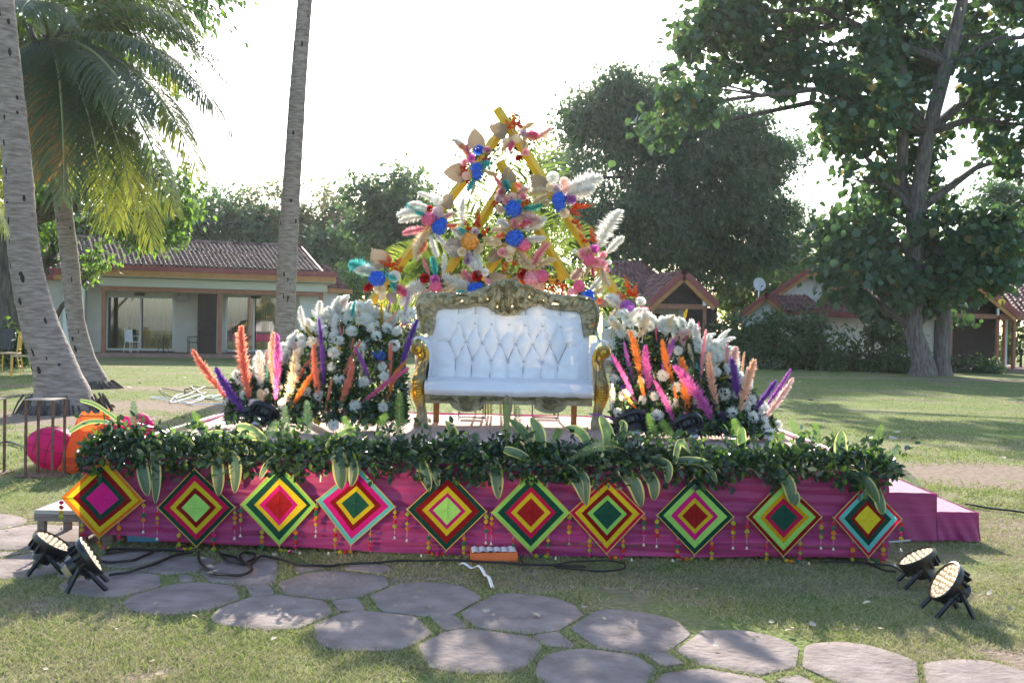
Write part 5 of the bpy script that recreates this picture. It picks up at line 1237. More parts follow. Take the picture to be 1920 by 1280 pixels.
# tangle of cords on the lawn
rg = random.Random(5)
for i in range(5):
    cx, cy = 330 + i * 22, 748 - (i % 2) * 10
    pts = [(cx + rg.uniform(-52, 52), cy + rg.uniform(-13, 13)) for _ in range(6)]
    cable(['white cord tangled on the lawn, nearest the left palm', 'black cord tangled with white ones on the lawn', 'pale cord in a loose loop on the lawn left of the flowers', 'dark cord of the lawn tangle closest to the flowers', 'white looped cord end in front of the lawn tangle'][i], pts, .009, .02, M_white if i % 2 == 0 else M_cable, 'cord', 'cord')
q = [PY(348, 742, 19.5), PY(346, 730, 19.5), PY(360, 727, 19.5), PY(378, 738, 19.5)]; b = MB(); b.tube(q, .012, 6); tag(b.build('cord', M_cable), 'black cord standing up in an arch from the lawn tangle', 'cord')
# blue box, boards, orange box, ribbon
b = MB(); g_ = GR(267, 1036); y_ = SY0 + .12; x0, x1 = PY(236, 1030, y_).x, PY(300, 1030, y_).x
b.box((x0, y_, .01), (x1, y_ + .2, .10)); ob = b.build('plastic_box', mat('blue_plastic', (.08, .30, .50), rough=.5), smooth=False); tag(ob, 'sky blue plastic box poking out beneath the left end of the skirt', 'box')
md = ob.modifiers.new('Bevel', 'BEVEL'); md.width = .012; md.segments = 2
for i, (xa, xb, z0) in enumerate(((172, 232, .0), (180, 240, .03))):
    y_ = SY0 + .16 + .03 * i; b = MB(); b.box((PY(xa, 1030, y_).x, y_, z0 + .005), (PY(xb, 1030, y_).x, y_ + .12, z0 + .03)); tag(b.build('board', M_wood2, smooth=False), ['lower brown board lying under the skirt beside the blue box', 'upper brown board lying under the skirt beside the blue box'][i], 'board')
p = [PY(881, 1036, 6.22), PY(971, 1030, 6.30)]
OB = empty('tray_box', Vector(((p[0].x + p[1].x) / 2, 6.3, 0)), 'shallow orange box with crinkled white trays on top, leaning on the skirt', 'box')
x0, x1 = PY(884, 1050, 6.25).x, PY(971, 1050, 6.25).x
M = Matrix.Translation(Vector((x0, 6.21, .004))) @ Matrix.Rotation(R(5), 4, 'Z') @ Matrix.Rotation(R(-1.5), 4, 'Y')
w_ = x1 - x0
b = MB(); b.box((0, 0, 0), (w_, .16, .06), 0, M); b.build('carton', mat('orange_card', (.45, .10, .025), (.52, .13, .03), 8, .6), OB, smooth=False)
for k in range(6):
    b = MB(); b.grid(lambda u, v, k=k: M @ Vector((.006 + (w_ - .012) * (k + u * .94) / 6, .008 + .144 * v, .062 + .010 * math.sin(u * 3.1) * (.6 + .4 * math.sin(v * 14 + k)))), 6, 10); b.build('tray', M_white, OB)
pts = [(862, 1058), (880, 1060), (896, 1062), (908, 1070), (915, 1082), (924, 1097)]; G = [GR(x, y, .03) for x, y in pts]; b = MB()
b.grid(lambda u, v: (lambda q: (q.x + (v - .5) * .02, q.y + (v - .5) * .03, .03 + .012 * math.sin(u * 17) + .006 * math.sin(v * 5)))(G[min(int(u * 5), 4)].lerp(G[min(int(u * 5), 4) + 1], min(1, u * 5 - min(int(u * 5), 4)))), 30, 3)
tag(b.build('ribbon', M_white), 'crumpled white ribbon strip trailing on the grass by the orange box', 'ribbon')
b = MB(); b.tube([GR(1640, 1046) + Vector((0, 0, .1)), GR(1705, 1040) + Vector((0, 0, .1))], .008, 5)
tag(b.build('rod', M_grey), 'thin grey rod sticking out low beside the right end of the platform', 'rod')
# wooden bench-like low frame at the left end
yb = 6.5; BX0, BX1 = PY(64, 1000, yb).x, SX0 + .02
BE = empty('low_bench', ((BX0 + BX1) / 2, yb, 0), 'low weathered wooden bench standing left of the platform', 'bench')
b = MB(); b.box((BX0, yb, .20), (BX1, yb + .46, .225)); b.build('bench_top', mat('pale_board', (.34, .30, .28), (.48, .44, .41), 4, .8, bump=.3, stretch=(1, 7, 7)), BE, smooth=False)
b = MB(); b.box((BX0 + .004, yb - .012, .155), (BX1, yb + .02, .198)); b.build('apron', M_wood, BE, smooth=False)
b = MB(); b.box((BX0 - .012, yb + .022, .155), (BX0 + .02, yb + .45, .198)); b.build('apron', M_wood, BE, smooth=False)
for x, y in ((BX0 + .01, yb + .02), (BX1 - .10, yb + .02), (BX0 + .01, yb + .40), (BX1 - .10, yb + .40)): b = MB(); b.box((x, y, 0), (x + .045, y + .045, .199)); b.build('leg', M_wood, BE, smooth=False)
# ================================================================ FLOWERS: shared pieces
frs = np.random.RandomState(21)
def petalmat(name, a, b=None, tr=.52): return mat(name, a, b or tuple(min(1, x * 1.15 + .02) for x in a), 30, .75, trans=tr, island=.8, spec=.2)
FC = {k: petalmat('petal_' + k, v) for k, v in dict(white=(.86, .84, .80), cream=(.84, .75, .58), peach=(.84, .58, .42), coral=(.88, .36, .24), orange=(.86, .36, .09), yellow=(.66, .52, .06), magenta=(.72, .20, .54), purple=(.26, .10, .44),
      violet=(.50, .18, .54), pink=(.86, .46, .50), hot=(.82, .24, .40), red=(.40, .01, .015), blue=(.07, .22, .75), teal=(.16, .62, .58), tan=(.42, .32, .21), grey=(.58, .52, .47), mauve=(.55, .28, .32), gold=(.85, .50, .14), lilac=(.66, .54, .60), blush=(.86, .66, .60), olive=(.42, .38, .08)).items()}
def plume_mesh(seed, n=520, fat=.16, bend=.12):
    rg = np.random.RandomState(seed); b = MB()
    sp = lambda t: Vector((bend * t * t, 0, t))
    b.tube([sp(-.25 + 1.2 * i / 8) for i in range(9)], [.012 * (1 - .7 * i / 8) for i in range(9)], 4)
    for i in range(n):
        t = rg.uniform(.0, .97) ** .9; p = sp(t); L = fat * (math.sin(math.pi * min(1, .14 + t * .80)) ** .75) * rg.uniform(.6, 1.25)
        a = rg.uniform(0, 6.283); rad = Vector((math.cos(a), math.sin(a), 0)); d = (rad * rg.uniform(.3, 1.5) + Vector((0, 0, .85))).normalized()
        e = p + d * L; e2 = p + d * L * .55 + Vector((0, 0, L * .12)); sd_ = d.cross(Vector((rg.normal(), rg.normal(), rg.normal()))).normalized() * .0085
        k = len(b.v); b.v += [tuple(p - sd_ * .5), tuple(p + sd_ * .5), tuple(e2 + sd_), tuple(e2 - sd_), tuple(e)]; b.f += [(k, k + 1, k + 2, k + 3), (k + 3, k + 2, k + 4)]; b.m += [0, 0]
    return b.mesh('plume', FC['white'], smooth=False)
PL = [plume_mesh(1, 800, .185, .10), plume_mesh(2, 800, .165, -.16), plume_mesh(3, 850, .23, .05), plume_mesh(4, 600, .11, .08)]
def hyd_mesh(seed, n=85):
    rg = np.random.RandomState(seed); b = MB(); sph(b, (0, 0, 0), .80, 10, 7)
    for i in range(n):
        z = 1 - 2 * (i + .5) / n; a = i * 2.39996 + rg.uniform(-.2, .2); r = math.sqrt(1 - z * z); nrm = Vector((r * math.cos(a), r * math.sin(a), z)); c = nrm * rg.uniform(.84, 1.02)
        t1 = nrm.orthogonal().normalized(); t2 = nrm.cross(t1); ph = rg.uniform(0, 6)
        for q in range(5):
            th = ph + q * 1.2566; d = t1 * math.cos(th) + t2 * math.sin(th); s = nrm.cross(d); w_ = .12
            k = len(b.v); b.v += [tuple(c), tuple(c + d * .13 + s * w_ + nrm * .07), tuple(c + d * .24 + nrm * .06), tuple(c + d * .13 - s * w_ + nrm * .07)]; b.f.append((k, k + 1, k + 2, k + 3)); b.m.append(0)
    return b.mesh('hydrangea', FC['blue'], smooth=False)
HY = [hyd_mesh(1), hyd_mesh(2)]
def rose_mesh(seed):
    rg = np.random.RandomState(seed); b = MB()
    for ring, (n, r, tilt, h) in enumerate(((3, .22, .05, .95), (4, .40, .22, .95), (5, .62, .45, .85), (6, .88, .85, .62))):
        for q in range(n):
            a0 = ring * .7 + q * 6.283 / n; wd = 6.283 / n * .75
            def f(u, v, a0=a0, r=r, tilt=tilt, h=h, wd=wd):
                a = a0 + (u - .5) * wd * 1.3; rr = r * (.45 + .55 * v) + tilt * .35 * v * v; edge = 1 - .25 * (2 * u - 1) ** 4
                return (rr * math.cos(a), rr * math.sin(a), -.5 + v * h * 1.25 * edge)
            b.grid(f, 5, 5)
    return b.mesh('rose', FC['red'])
RO = [rose_mesh(1)]
def chry_mesh(seed):
    rg = np.random.RandomState(seed); b = MB()
    for ring, (n, L, el) in enumerate(((20, 1.0, .05), (20, .95, .35), (16, .8, .7), (12, .55, 1.05), (8, .35, 1.3))):
        for q in range(n):
            a = (q + .5 * ring) * 6.283 / n + rg.uniform(-.08, .08); e = el + rg.uniform(-.1, .1); l = L * rg.uniform(.88, 1.08)
            d = Vector((math.cos(a) * math.cos(e), math.sin(a) * math.cos(e), math.sin(e))); s = Vector((-math.sin(a), math.cos(a), 0)) * .085; up_ = Vector((0, 0, .10))
            c0 = Vector((0, 0, .05)); k = len(b.v)
            b.v += [tuple(c0 + d * .1 - s * .4), tuple(c0 + d * .1 + s * .4), tuple(c0 + d * l * .6 + s - up_ * .3), tuple(c0 + d * l * .6 - s - up_ * .3), tuple(c0 + d * l + s * .5 + up_), tuple(c0 + d * l - s * .5 + up_)]
            b.f += [(k, k + 1, k + 2, k + 3), (k + 3, k + 2, k + 4, k + 5)]; b.m += [0, 0]
    sph(b, (0, 0, .16), .13, 8, 5, 1)
    return b.mesh('chrysanthemum', [petalmat('mum_white', (.80, .80, .74)), petalmat('mum_heart', (.62, .58, .16))], smooth=False)
CH = [chry_mesh(1), chry_mesh(2)]
def fan_mesh(n=22):
    b = MB(); k = 0; b.v.append((0, 0, 0))
    for i in range(2 * n + 1):
        th = (i / (2 * n) - .5) * R(168); c = abs(th) / R(84)
        r = (1.0 - .56 * c ** .62) * (1 if i % 2 == 0 else .955); z = .035 if i % 2 else -.02
        b.v.append((r * .5 * math.sin(th), z * .6, r * .5 * math.cos(th))); b.v.append((r * math.sin(th), z * 1.2, r * math.cos(th)))
    for i in range(2 * n):
        a = 1 + 2 * i; b.f += [(0, a, a + 2), (a, a + 1, a + 3, a + 2)]; b.m += [0, 0]
    b.tube([(0, 0, -.35), (0, 0, .04)], .018, 5)
    return b.mesh('dried_fan', FC['tan'], smooth=False)
FC['tan'] = petalmat('petal_tan', (.40, .31, .22), None, .15); FC['grey'] = petalmat('petal_grey', (.42, .37, .33), None, .15)
FN = fan_mesh()
def sprig_mesh(seed):
    rg = np.random.RandomState(seed); b = MB(); b.tube([(0, 0, -.1), (.03, 0, .5), (.1, 0, 1)], [.015, .01, .006], 4, mi=1)
    for i in range(15):
        t = .2 + .8 * i / 15; a = rg.uniform(0, 6.28); o = Vector((.1 * t * t + .09 * (1.1 - t) * math.cos(a), .09 * math.sin(a), t)); r = .06 * (1.25 - t)
        for q in range(4): sph(b, tuple(o + Vector(rg.normal(size=3)) * r * .5), r * .75, 5, 4, 0, .25)
    return b.mesh('berry_sprig', [petalmat('blossom_orange', (.80, .09, .01), (.85, .17, .02)), M_rachis], smooth=False)
SG = [sprig_mesh(1), sprig_mesh(2)]
M_blossom_o = SG[0].materials[0]; M_blossom_r = petalmat('blossom_red', (.62, .04, .03), (.7, .10, .05))
ML_gar = leafmat('garland_leaf', (.009, .027, .014), (.022, .055, .026), (.08, .17, .03), .25, .32, .6)
ML_gar2 = leafmat('garland_leaf_light', (.05, .12, .02), (.09, .18, .03), (.25, .45, .05), .4, .4)
ML_euc = leafmat('silvery_leaf', (.07, .12, .10), (.12, .18, .14), (.18, .3, .2), .3, .6)

def at_px(px, py, Y): return PY(px, py, Y)
def plume(parent, p0, p1, c, v=None, fat=1.0):
    p0, p1 = Vector(p0), Vector(p1); d = p1 - p0; L = d.length
    v = frs.randint(0, 3) if v is None else v
    M = frame(p0, d, Vector((0, 1, 0)) if frs.rand() > .5 else Vector((0, -1, .2)), L, max(L, .16) * fat)
    return inst('pampas_plume', PL[v], M, parent, FC[c])
TOCAM = Vector((0, -1, .1))
def ball(parent, p, r, c, mesh, name, nrm=None, m=None):
    n_ = Vector(nrm) if nrm is not None else (TOCAM + Vector(frs.normal(size=3)) * .35)
    return inst(name, mesh, frame(p, n_, Vector((frs.normal(), 0, 1)), r), parent, m or (FC[c] if c else None))

# ---- yellow triangular frames
M_bar = mat('yellow_paint', (.62, .40, .02), (.70, .46, .03), 5, .45)
def C4(x, y): return (620 + x / 3.048, 180 + y / 3.048)
FY = 9.95
def tri(apexc, lc, rc, lab, low=False, bottom=True):
    a, l, r = [PY(*C4(*q), FY) for q in (apexc, lc, rc)]
    t = empty('triangle_frame', Vector((a.x, FY, SZ)), lab, 'frame')
    def bar(p, q, k=0):
        b = MB(); b.tube([p + Vector((0, k, 0)), q + Vector((0, k, 0))], .047, 4); b.build('bar', M_bar, t, smooth=False)
    e = (a - r).normalized() * .16
    if low:
        fl = lambda p: p + (p - a) * ((SZ + .02 - p.z) / (p.z - a.z)); l, r = fl(l), fl(r)
    bar(a + e, r, 0); bar(a - Vector((0, 0, .03)), l, .05)
    if bottom: bar(l, r, .1)
tri((1000, 150), (190, 1220), (1620, 1110), 'tall yellow outer triangle rising behind the sofa, its bars reaching the platform floor', True, False)
tri((1010, 455), (640, 1040), (1345, 1045), 'middle-sized yellow triangle hung inside the tall one')
tri((1035, 790), (860, 1050), (1215, 1100), 'smallest yellow triangle, low in the centre behind the sofa crest', False, False)
b = MB(); q = PY(836, 770, 9.95); b.tube([Vector((q.x, 9.95, SZ)), Vector((q.x + .12, 9.95, SZ + .5))], .03, 4); 
# ---- green palm fronds leaned up behind
ML_frond = leafmat('cut_frond', (.04, .075, .022), (.08, .13, .035), (.34, .46, .06), .42, .4, .6)
FR = [((1000, 1150), (1090, 700), (1245, 240), 'palm frond standing tallest behind the frame, right of its top'), ((1000, 1150), (960, 700), (885, 250), 'dark palm frond leaning up left behind the upper bouquets'),
      ((1050, 1150), (1200, 800), (1110, 330), 'palm frond standing upright near the top of the middle triangle'), ((1050, 1150), (1300, 640), (1480, 520), 'palm frond arching right behind the white and blue bouquet'), ((1050, 1150), (1300, 760), (1420, 820), 'palm frond fanned low between the two right yellow bars'),
      ((1150, 1200), (1330, 900), (1600, 1000), 'palm frond reaching right behind the pink rose bouquet'), ((1300, 1250), (1500, 1000), (1700, 1230), 'palm frond drooping to the right end of the frame'), ((900, 1180), (700, 900), (520, 900), 'palm frond arching left above the sofa corner'),
      ((880, 1180), (620, 850), (350, 950), 'long palm frond spreading left behind the lower left bouquets'), ((850, 1200), (560, 980), (300, 1180), 'palm frond drooping lowest at the left of the frame'), ((960, 1150), (860, 800), (760, 640), 'palm frond pointing up left behind the orange hydrangea'),
      ((980, 1150), (1120, 900), (1250, 960), 'short palm frond behind the large pink hydrangeas'), ((800, 1200), (640, 1050), (640, 960), 'bright short palm frond left of the sofa crest'), ((1100, 1150), (1380, 950), (1480, 1130), 'short palm frond behind the lower right pink flowers'), ((960, 1150), (900, 900), (830, 820), 'short palm frond behind the smallest triangle')]
for i, (a, c, e, lab) in enumerate(FR):
    if i in (3, 5, 11, 13, 14): continue
    yy = 10.04 + .012 * i
    pb = PY(*C4(*a), yy); t = empty('palm_frond', pb, lab, 'palm frond', 'palm fronds behind the flower frame')
    frond(t, pb, PY(*C4(*c), yy + .05), PY(*C4(*e), yy + .1), 46, .42, [ML_frond, M_rachis, ML_palmlit], 'leaflets', 0, .25 if i < 3 else .5, .0075, 100 + i, .012, side_up=Vector((0, 1, 0)), mixm=.85 if i in (8, 9) else None)
    stm = MB(); stm.tube([pb, Vector((pb.x * .9 + .03, yy, SZ + .01))], .012, 5); stm.build('stalk', M_rachis, t)

# ---- bouquets on the frame: (kind, x, y, ...) in crop coordinates
BQ = [
 ('bouquet at the very top of the frame with a beige fan and red blossoms', (1060, 230), [('f', 1010, 215, 900, 170, 'tan', 34), ('p', 1080, 210, 1150, 140, 'cream'), ('p', 1150, 245, 1265, 215, 'blush'), ('p', 1060, 240, 960, 290, 'cream'), ('p', 1100, 250, 1120, 290, 'cream'), ('p', 1110, 225, 1185, 205, 'hot'), ('p', 1090, 220, 1180, 235, 'peach'),
   ('s', 1050, 190, 1052, 50, 'o'), ('s', 1035, 200, 1010, 120, 'o'), ('s', 1070, 190, 1090, 100, 'r'), ('r', 1115, 322, 19, 'pink'), ('r', 1077, 358, 18, 'red'), ('h', 1062, 245, 26, 'cream'), ('r', 1000, 262, 18, 'cream'), ('r', 1100, 215, 20, 'lilac'), ('p', 1050, 262, 1010, 300, 'hot'), ('r', 1165, 300, 13, 'white')]),
 ('bouquet high on the left bar with two beige fans, blue hydrangeas', (830, 370), [('f', 835, 300, 820, 180, 'tan', 40), ('f', 770, 440, 640, 436, 'tan', 40), ('p', 800, 350, 735, 255, 'peach'), ('p', 770, 290, 705, 235, 'white'), ('p', 810, 360, 760, 290, 'pink'), ('p', 820, 460, 795, 545, 'teal', .6), ('p', 825, 470, 820, 570, 'cream', .6), ('p', 870, 420, 945, 465, 'cream'),
   ('r', 842, 307, 26, 'blue'), ('r', 893, 312, 22, 'mauve'), ('r', 887, 374, 19, 'red'), ('r', 768, 382, 22, 'pink'), ('h', 834, 415, 34, 'blue'), ('h', 838, 452, 32, 'blue'), ('r', 735, 350, 18, 'white'), ('s', 780, 420, 725, 440, 'o'), ('s', 770, 400, 740, 400, 'o'), ('r', 775, 455, 20, 'blush'), ('p', 860, 400, 905, 375, 'teal'), ('r', 805, 355, 20, 'magenta'), ('s', 800, 480, 775, 550, 'r')]),
 ('bouquet at the top of the middle triangle with dusty roses and a blue hydrangea', (1030, 580), [('f', 1020, 500, 1010, 400, 'tan', 40), ('r', 978, 550, 24, 'mauve'), ('r', 1003, 598, 20, 'pink'), ('r', 1035, 580, 24, 'blush'), ('r', 1100, 575, 24, 'pink'), ('r', 1070, 512, 18, 'coral'), ('p', 1015, 540, 1000, 480, 'teal'), ('h', 1043, 645, 48, 'blue'), ('p', 1095, 640, 1210, 650, 'teal'), ('s', 1080, 615, 1145, 615, 'o'),
   ('p', 1065, 555, 1125, 515, 'blush'), ('p', 1000, 520, 925, 485, 'pink'), ('p', 1070, 680, 1190, 725, 'blush'), ('s', 965, 610, 915, 605, 'o'), ('r', 955, 585, 20, 'lilac'), ('p', 990, 660, 950, 640, 'cream'), ('s', 1110, 600, 1110, 560, 'o'), ('r', 1075, 605, 14, 'teal')]),
 ('bouquet high on the right bar with white plumes and a blue hydrangea', (1300, 560), [('f', 1225, 530, 1140, 450, 'tan', 38), ('r', 1270, 468, 30, 'white'), ('r', 1335, 490, 24, 'blush'), ('p', 1340, 530, 1545, 452, 'white', .8), ('p', 1350, 560, 1505, 540, 'white'), ('p', 1260, 545, 1135, 535, 'cream'), ('p', 1240, 570, 1150, 600, 'cream'), ('h', 1303, 590, 40, 'blue'), ('h', 1310, 628, 34, 'blue'), ('p', 1335, 580, 1400, 590, 'violet'),
   ('s', 1370, 625, 1505, 640, 'o'), ('s', 1360, 640, 1430, 700, 'r'), ('s', 1390, 690, 1440, 790, 'r'), ('r', 1335, 668, 24, 'cream'), ('r', 1255, 520, 22, 'cream'), ('r', 1290, 530, 22, 'lilac'), ('r', 1370, 600, 22, 'lilac'), ('r', 1340, 530, 22, 'blush'), ('p', 1250, 600, 1210, 620, 'cream')]),
 ('bouquet on the left bar bristling with white and aqua plumes', (590, 680), [('f', 650, 640, 690, 550, 'tan', 38), ('p', 620, 620, 515, 530, 'white', .7), ('p', 545, 670, 430, 640, 'teal'), ('p', 550, 650, 375, 660, 'white', .7), ('p', 540, 690, 385, 700, 'white', .6), ('p', 560, 640, 450, 600, 'white', .7), ('p', 545, 755, 412, 778, 'pink', .6), ('r', 612, 600, 26, 'white'), ('r', 612, 662, 28, 'lilac'), ('h', 560, 705, 40, 'hot'), ('h', 620, 750, 42, 'blue'), ('h', 640, 720, 24, 'blue'), ('r', 595, 700, 20, 'violet'),
   ('p', 555, 770, 445, 905, 'cream'), ('p', 568, 790, 603, 920, 'white', .5), ('p', 545, 830, 518, 915, 'coral'), ('p', 590, 780, 645, 850, 'white', .7), ('p', 650, 740, 715, 755, 'coral', .8), ('p', 690, 750, 765, 800, 'white'), ('r', 568, 645, 16, 'red'), ('p', 640, 690, 700, 690, 'blush'), ('p', 590, 690, 480, 680, 'teal', .7)]),
 ('bouquet with one large orange hydrangea left of the centre', (797, 820), [('h', 797, 830, 50, 'gold'), ('p', 765, 800, 752, 755, 'teal'), ('p', 755, 750, 738, 585, 'white', .7), ('s', 785, 780, 780, 700, 'o'), ('s', 825, 760, 862, 645, 'r'), ('f', 745, 875, 630, 845, 'grey', 44), ('p', 790, 880, 797, 1015, 'white'), ('p', 788, 880, 790, 960, 'violet'), ('p', 825, 870, 862, 1020, 'white', .6), ('r', 750, 890, 22, 'cream'), ('r', 825, 775, 20, 'lilac'), ('s', 870, 780, 900, 770, 'o'), ('r', 855, 860, 20, 'cream'), ('p', 840, 840, 865, 890, 'cream')]),
 ('bouquet in the very centre with a blue hydrangea over a pink one', (1050, 810), [('h', 1105, 852, 36, 'hot'), ('h', 1052, 815, 50, 'blue'), ('p', 1010, 770, 925, 740, 'cream'), ('p', 1020, 750, 960, 705, 'white'), ('p', 1060, 760, 1050, 700, 'pink'), ('p', 1080, 750, 1135, 700, 'hot'), ('p', 1100, 765, 1240, 718, 'white', .8), ('p', 1110, 815, 1225, 822, 'white', .7), ('p', 1010, 800, 940, 785, 'coral'), ('p', 980, 845, 875, 828, 'cream'), ('f', 960, 890, 900, 950, 'tan', 38),
   ('r', 980, 893, 24, 'pink'), ('h', 1030, 875, 28, 'cream'), ('p', 1065, 880, 1135, 1000, 'cream'), ('s', 1030, 930, 1055, 975, 'o'), ('s', 1010, 960, 975, 1005, 'o'), ('r', 1020, 930, 18, 'cream'), ('p', 1050, 870, 1010, 930, 'cream')]),
 ('bouquet of large pink hydrangeas just above the sofa crest, right of centre', (1165, 1030), [('p', 1150, 980, 1215, 825, 'pink', .7), ('p', 1170, 985, 1260, 905, 'cream'), ('p', 1140, 985, 1090, 930, 'cream'), ('r', 1090, 1012, 25, 'red'), ('h', 1150, 1045, 46, 'pink'), ('h', 1205, 1030, 40, 'hot'), ('h', 1190, 1090, 32, 'peach'), ('s', 1250, 1080, 1290, 1150, 'o'), ('f', 1080, 1050, 1030, 1040, 'tan', 36), ('s', 1110, 1060, 1080, 1100, 'o')]),
 ('bouquet of pink roses on the right bar below a tall white plume', (1500, 920), [('h', 1475, 935, 36, 'hot'), ('r', 1505, 880, 30, 'magenta'), ('r', 1470, 885, 20, 'peach'), ('r', 1440, 900, 26, 'pink'), ('r', 1560, 910, 20, 'pink'), ('r', 1555, 960, 24, 'pink'), ('r', 1520, 950, 26, 'pink'), ('p', 1535, 870, 1592, 635, 'white'), ('p', 1575, 900, 1665, 800, 'white', .7), ('s', 1500, 850, 1505, 740, 'o'), ('s', 1450, 850, 1435, 770, 'o'), ('p', 1440, 980, 1385, 1050, 'blush'), ('p', 1550, 970, 1555, 1090, 'cream'),
   ('p', 1495, 960, 1495, 1035, 'hot', .7), ('p', 1470, 970, 1460, 1050, 'peach', .6), ('r', 1395, 890, 14, 'white'), ('r', 1590, 950, 14, 'white'), ('r', 1583, 993, 14, 'pink')]),
 ('lowest left bouquet with an aqua-tipped plume, blue hydrangea and red rose', (290, 1030), [('f', 310, 975, 235, 870, 'tan', 44), ('s', 330, 970, 280, 925, 'o'), ('s', 335, 990, 340, 895, 'o'), ('s', 350, 980, 415, 935, 'o'), ('s', 360, 1000, 425, 990, 'o'), ('h', 265, 1045, 46, 'blue'), ('p', 250, 1010, 112, 945, 'teal'), ('p', 265, 1005, 170, 950, 'white', 1.2), ('p', 250, 1020, 140, 985, 'white', .7), ('r', 218, 1097, 24, 'red'), ('r', 278, 1100, 28, 'cream'), ('r', 292, 1142, 28, 'cream'), ('r', 365, 1030, 28, 'white'),
   ('p', 320, 1010, 350, 1060, 'teal'), ('p', 365, 1080, 440, 1130, 'hot'), ('f', 335, 1120, 370, 1190, 'grey', 34), ('p', 340, 1060, 400, 1120, 'teal')]),
 ('small pink bouquet above the left shoulder of the sofa, beside a dark red rose', (600, 1070), [('h', 600, 1090, 36, 'hot'), ('r', 597, 1050, 24, 'magenta'), ('r', 537, 1042, 24, 'red'), ('p', 600, 1030, 588, 920, 'teal', .7), ('p', 565, 1020, 515, 935, 'pink', .6), ('p', 640, 1020, 668, 905, 'white', .7), ('p', 550, 1070, 430, 1068, 'white', 1.2), ('p', 640, 1070, 740, 1060, 'cream', 1.2), ('p', 560, 1100, 500, 1190, 'blush'), ('p', 620, 1120, 700, 1110, 'cream'), ('p', 540, 1090, 380, 1160, 'white')]),
 ('bouquet with a red rose, blue hydrangea and cream fan touching the sofa crest', (850, 1060), [('r', 837, 1027, 26, 'red'), ('r', 882, 1008, 20, 'white'), ('r', 895, 1060, 24, 'pink'), ('f', 915, 1065, 1005, 1030, 'tan', 46), ('h', 820, 1105, 38, 'blue'), ('h', 850, 1090, 26, 'blue'), ('p', 800, 1075, 640, 1080, 'white', 1.2), ('p', 810, 1060, 750, 1005, 'pink'), ('p', 800, 1090, 700, 1130, 'cream'), ('p', 780, 1120, 740, 1140, 'teal')]),
 ('low bouquet at the right shoulder of the sofa, pink and blue blooms', (1430, 1120), [('h', 1420, 1085, 34, 'hot'), ('h', 1382, 1130, 32, 'pink'), ('h', 1470, 1150, 42, 'blue'), ('p', 1480, 1110, 1555, 1050, 'white'), ('p', 1500, 1130, 1570, 1100, 'cream'), ('r', 1535, 1170, 18, 'coral'), ('s', 1350, 1110, 1265, 1040, 'o'), ('s', 1340, 1130, 1280, 1130, 'o'), ('s', 1310, 1150, 1240, 1160, 'o'), ('f', 1520, 1170, 1590, 1200, 'tan', 34)]),
 ('lowest right bouquet with a purple hydrangea and orange blossoms above the flower bed', (1700, 1200), [('h', 1695, 1205, 40, 'violet'), ('p', 1660, 1210, 1595, 1125, 'white', 1.2), ('s', 1705, 1160, 1700, 1020, 'o'), ('s', 1730, 1160, 1765, 1070, 'o'), ('s', 1670, 1160, 1650, 1110, 'o'), ('r', 1772, 1175, 24, 'white'), ('r', 1785, 1225, 20, 'hot'), ('r', 1725, 1235, 26, 'blush'), ('p', 1650, 1230, 1590, 1250, 'cream'), ('p', 1740, 1210, 1800, 1240, 'pink')])]
for lab, (cx, cy), els in BQ:
    yb_ = 9.86
    c = PY(*C4(cx, cy), yb_); t = empty('flower_bouquet', c, lab, 'bouquet', 'bouquets tied to the yellow frame')
    for e in els:
        k = e[0]
        if k == 'p': p0 = PY(*C4(e[1], e[2]), yb_ - .02 - .06 * frs.rand()); p1 = PY(*C4(e[3], e[4]), yb_ - .05 - .12 * frs.rand()); plume(t, p0, p1, e[5], fat=1.9 * (e[6] if len(e) > 6 else 1.0))
        elif k == 'f':
            p0 = PY(*C4(e[1], e[2]), yb_ + .0); p1 = PY(*C4(e[3], e[4]), yb_ - .03); d = p1 - p0
            a = d.normalized(); yv = Vector((0, 1, 0)) - a * a.y; yv.normalize(); xv = yv.cross(a); s = d.length * 1.05; sw = s * e[6] / 44
            inst('dried_fan', FN, Matrix(((xv.x * sw, yv.x * s, a.x * s, p0.x), (xv.y * sw, yv.y * s, a.y * s, p0.y), (xv.z * sw, yv.z * s, a.z * s, p0.z), (0, 0, 0, 1))), t, FC[e[5]])
        elif k == 's':
            p0 = PY(*C4(e[1], e[2]), yb_ - .04); p1 = PY(*C4(e[3], e[4]), yb_ - .08); inst('berry_sprig', SG[frs.randint(0, 2)], frame(p0, p1 - p0, Vector((0, 1, 0)), (p1 - p0).length, .30), t, M_blossom_o if e[5] == 'o' else M_blossom_r)
        elif k == 'h': r_ = e[3] / 3.048 / FPX * 9.8; ball(t, PY(*C4(e[1], e[2]), yb_ - .10), r_, e[4], HY[frs.randint(0, 2)], 'hydrangea')
        elif k == 'r': r_ = e[3] / 3.048 / FPX * 9.8 * 1.05; ball(t, PY(*C4(e[1], e[2]), yb_ - .09 - .03 * frs.rand()), r_, e[4], RO[0], 'rose')
    n = 170; P = np.array(c) + np.array([0, .14, 0]) + frs.normal(size=(n, 3)) * np.array([.09, .012, .09]); A_ = orient(frs.normal(size=(n, 3)) + np.array([0, -.2, 0]), frs.normal(size=(n, 3)) * .4 + np.array([0, -1, 0]))
    cloud('leaves', P, A_, frs.uniform(.03, .07, n), T_LEAF, [ML_gar, ML_gar2, ML_euc], t, 'stuff', choice=frs.choice(3, n, p=[.5, .3, .2]))

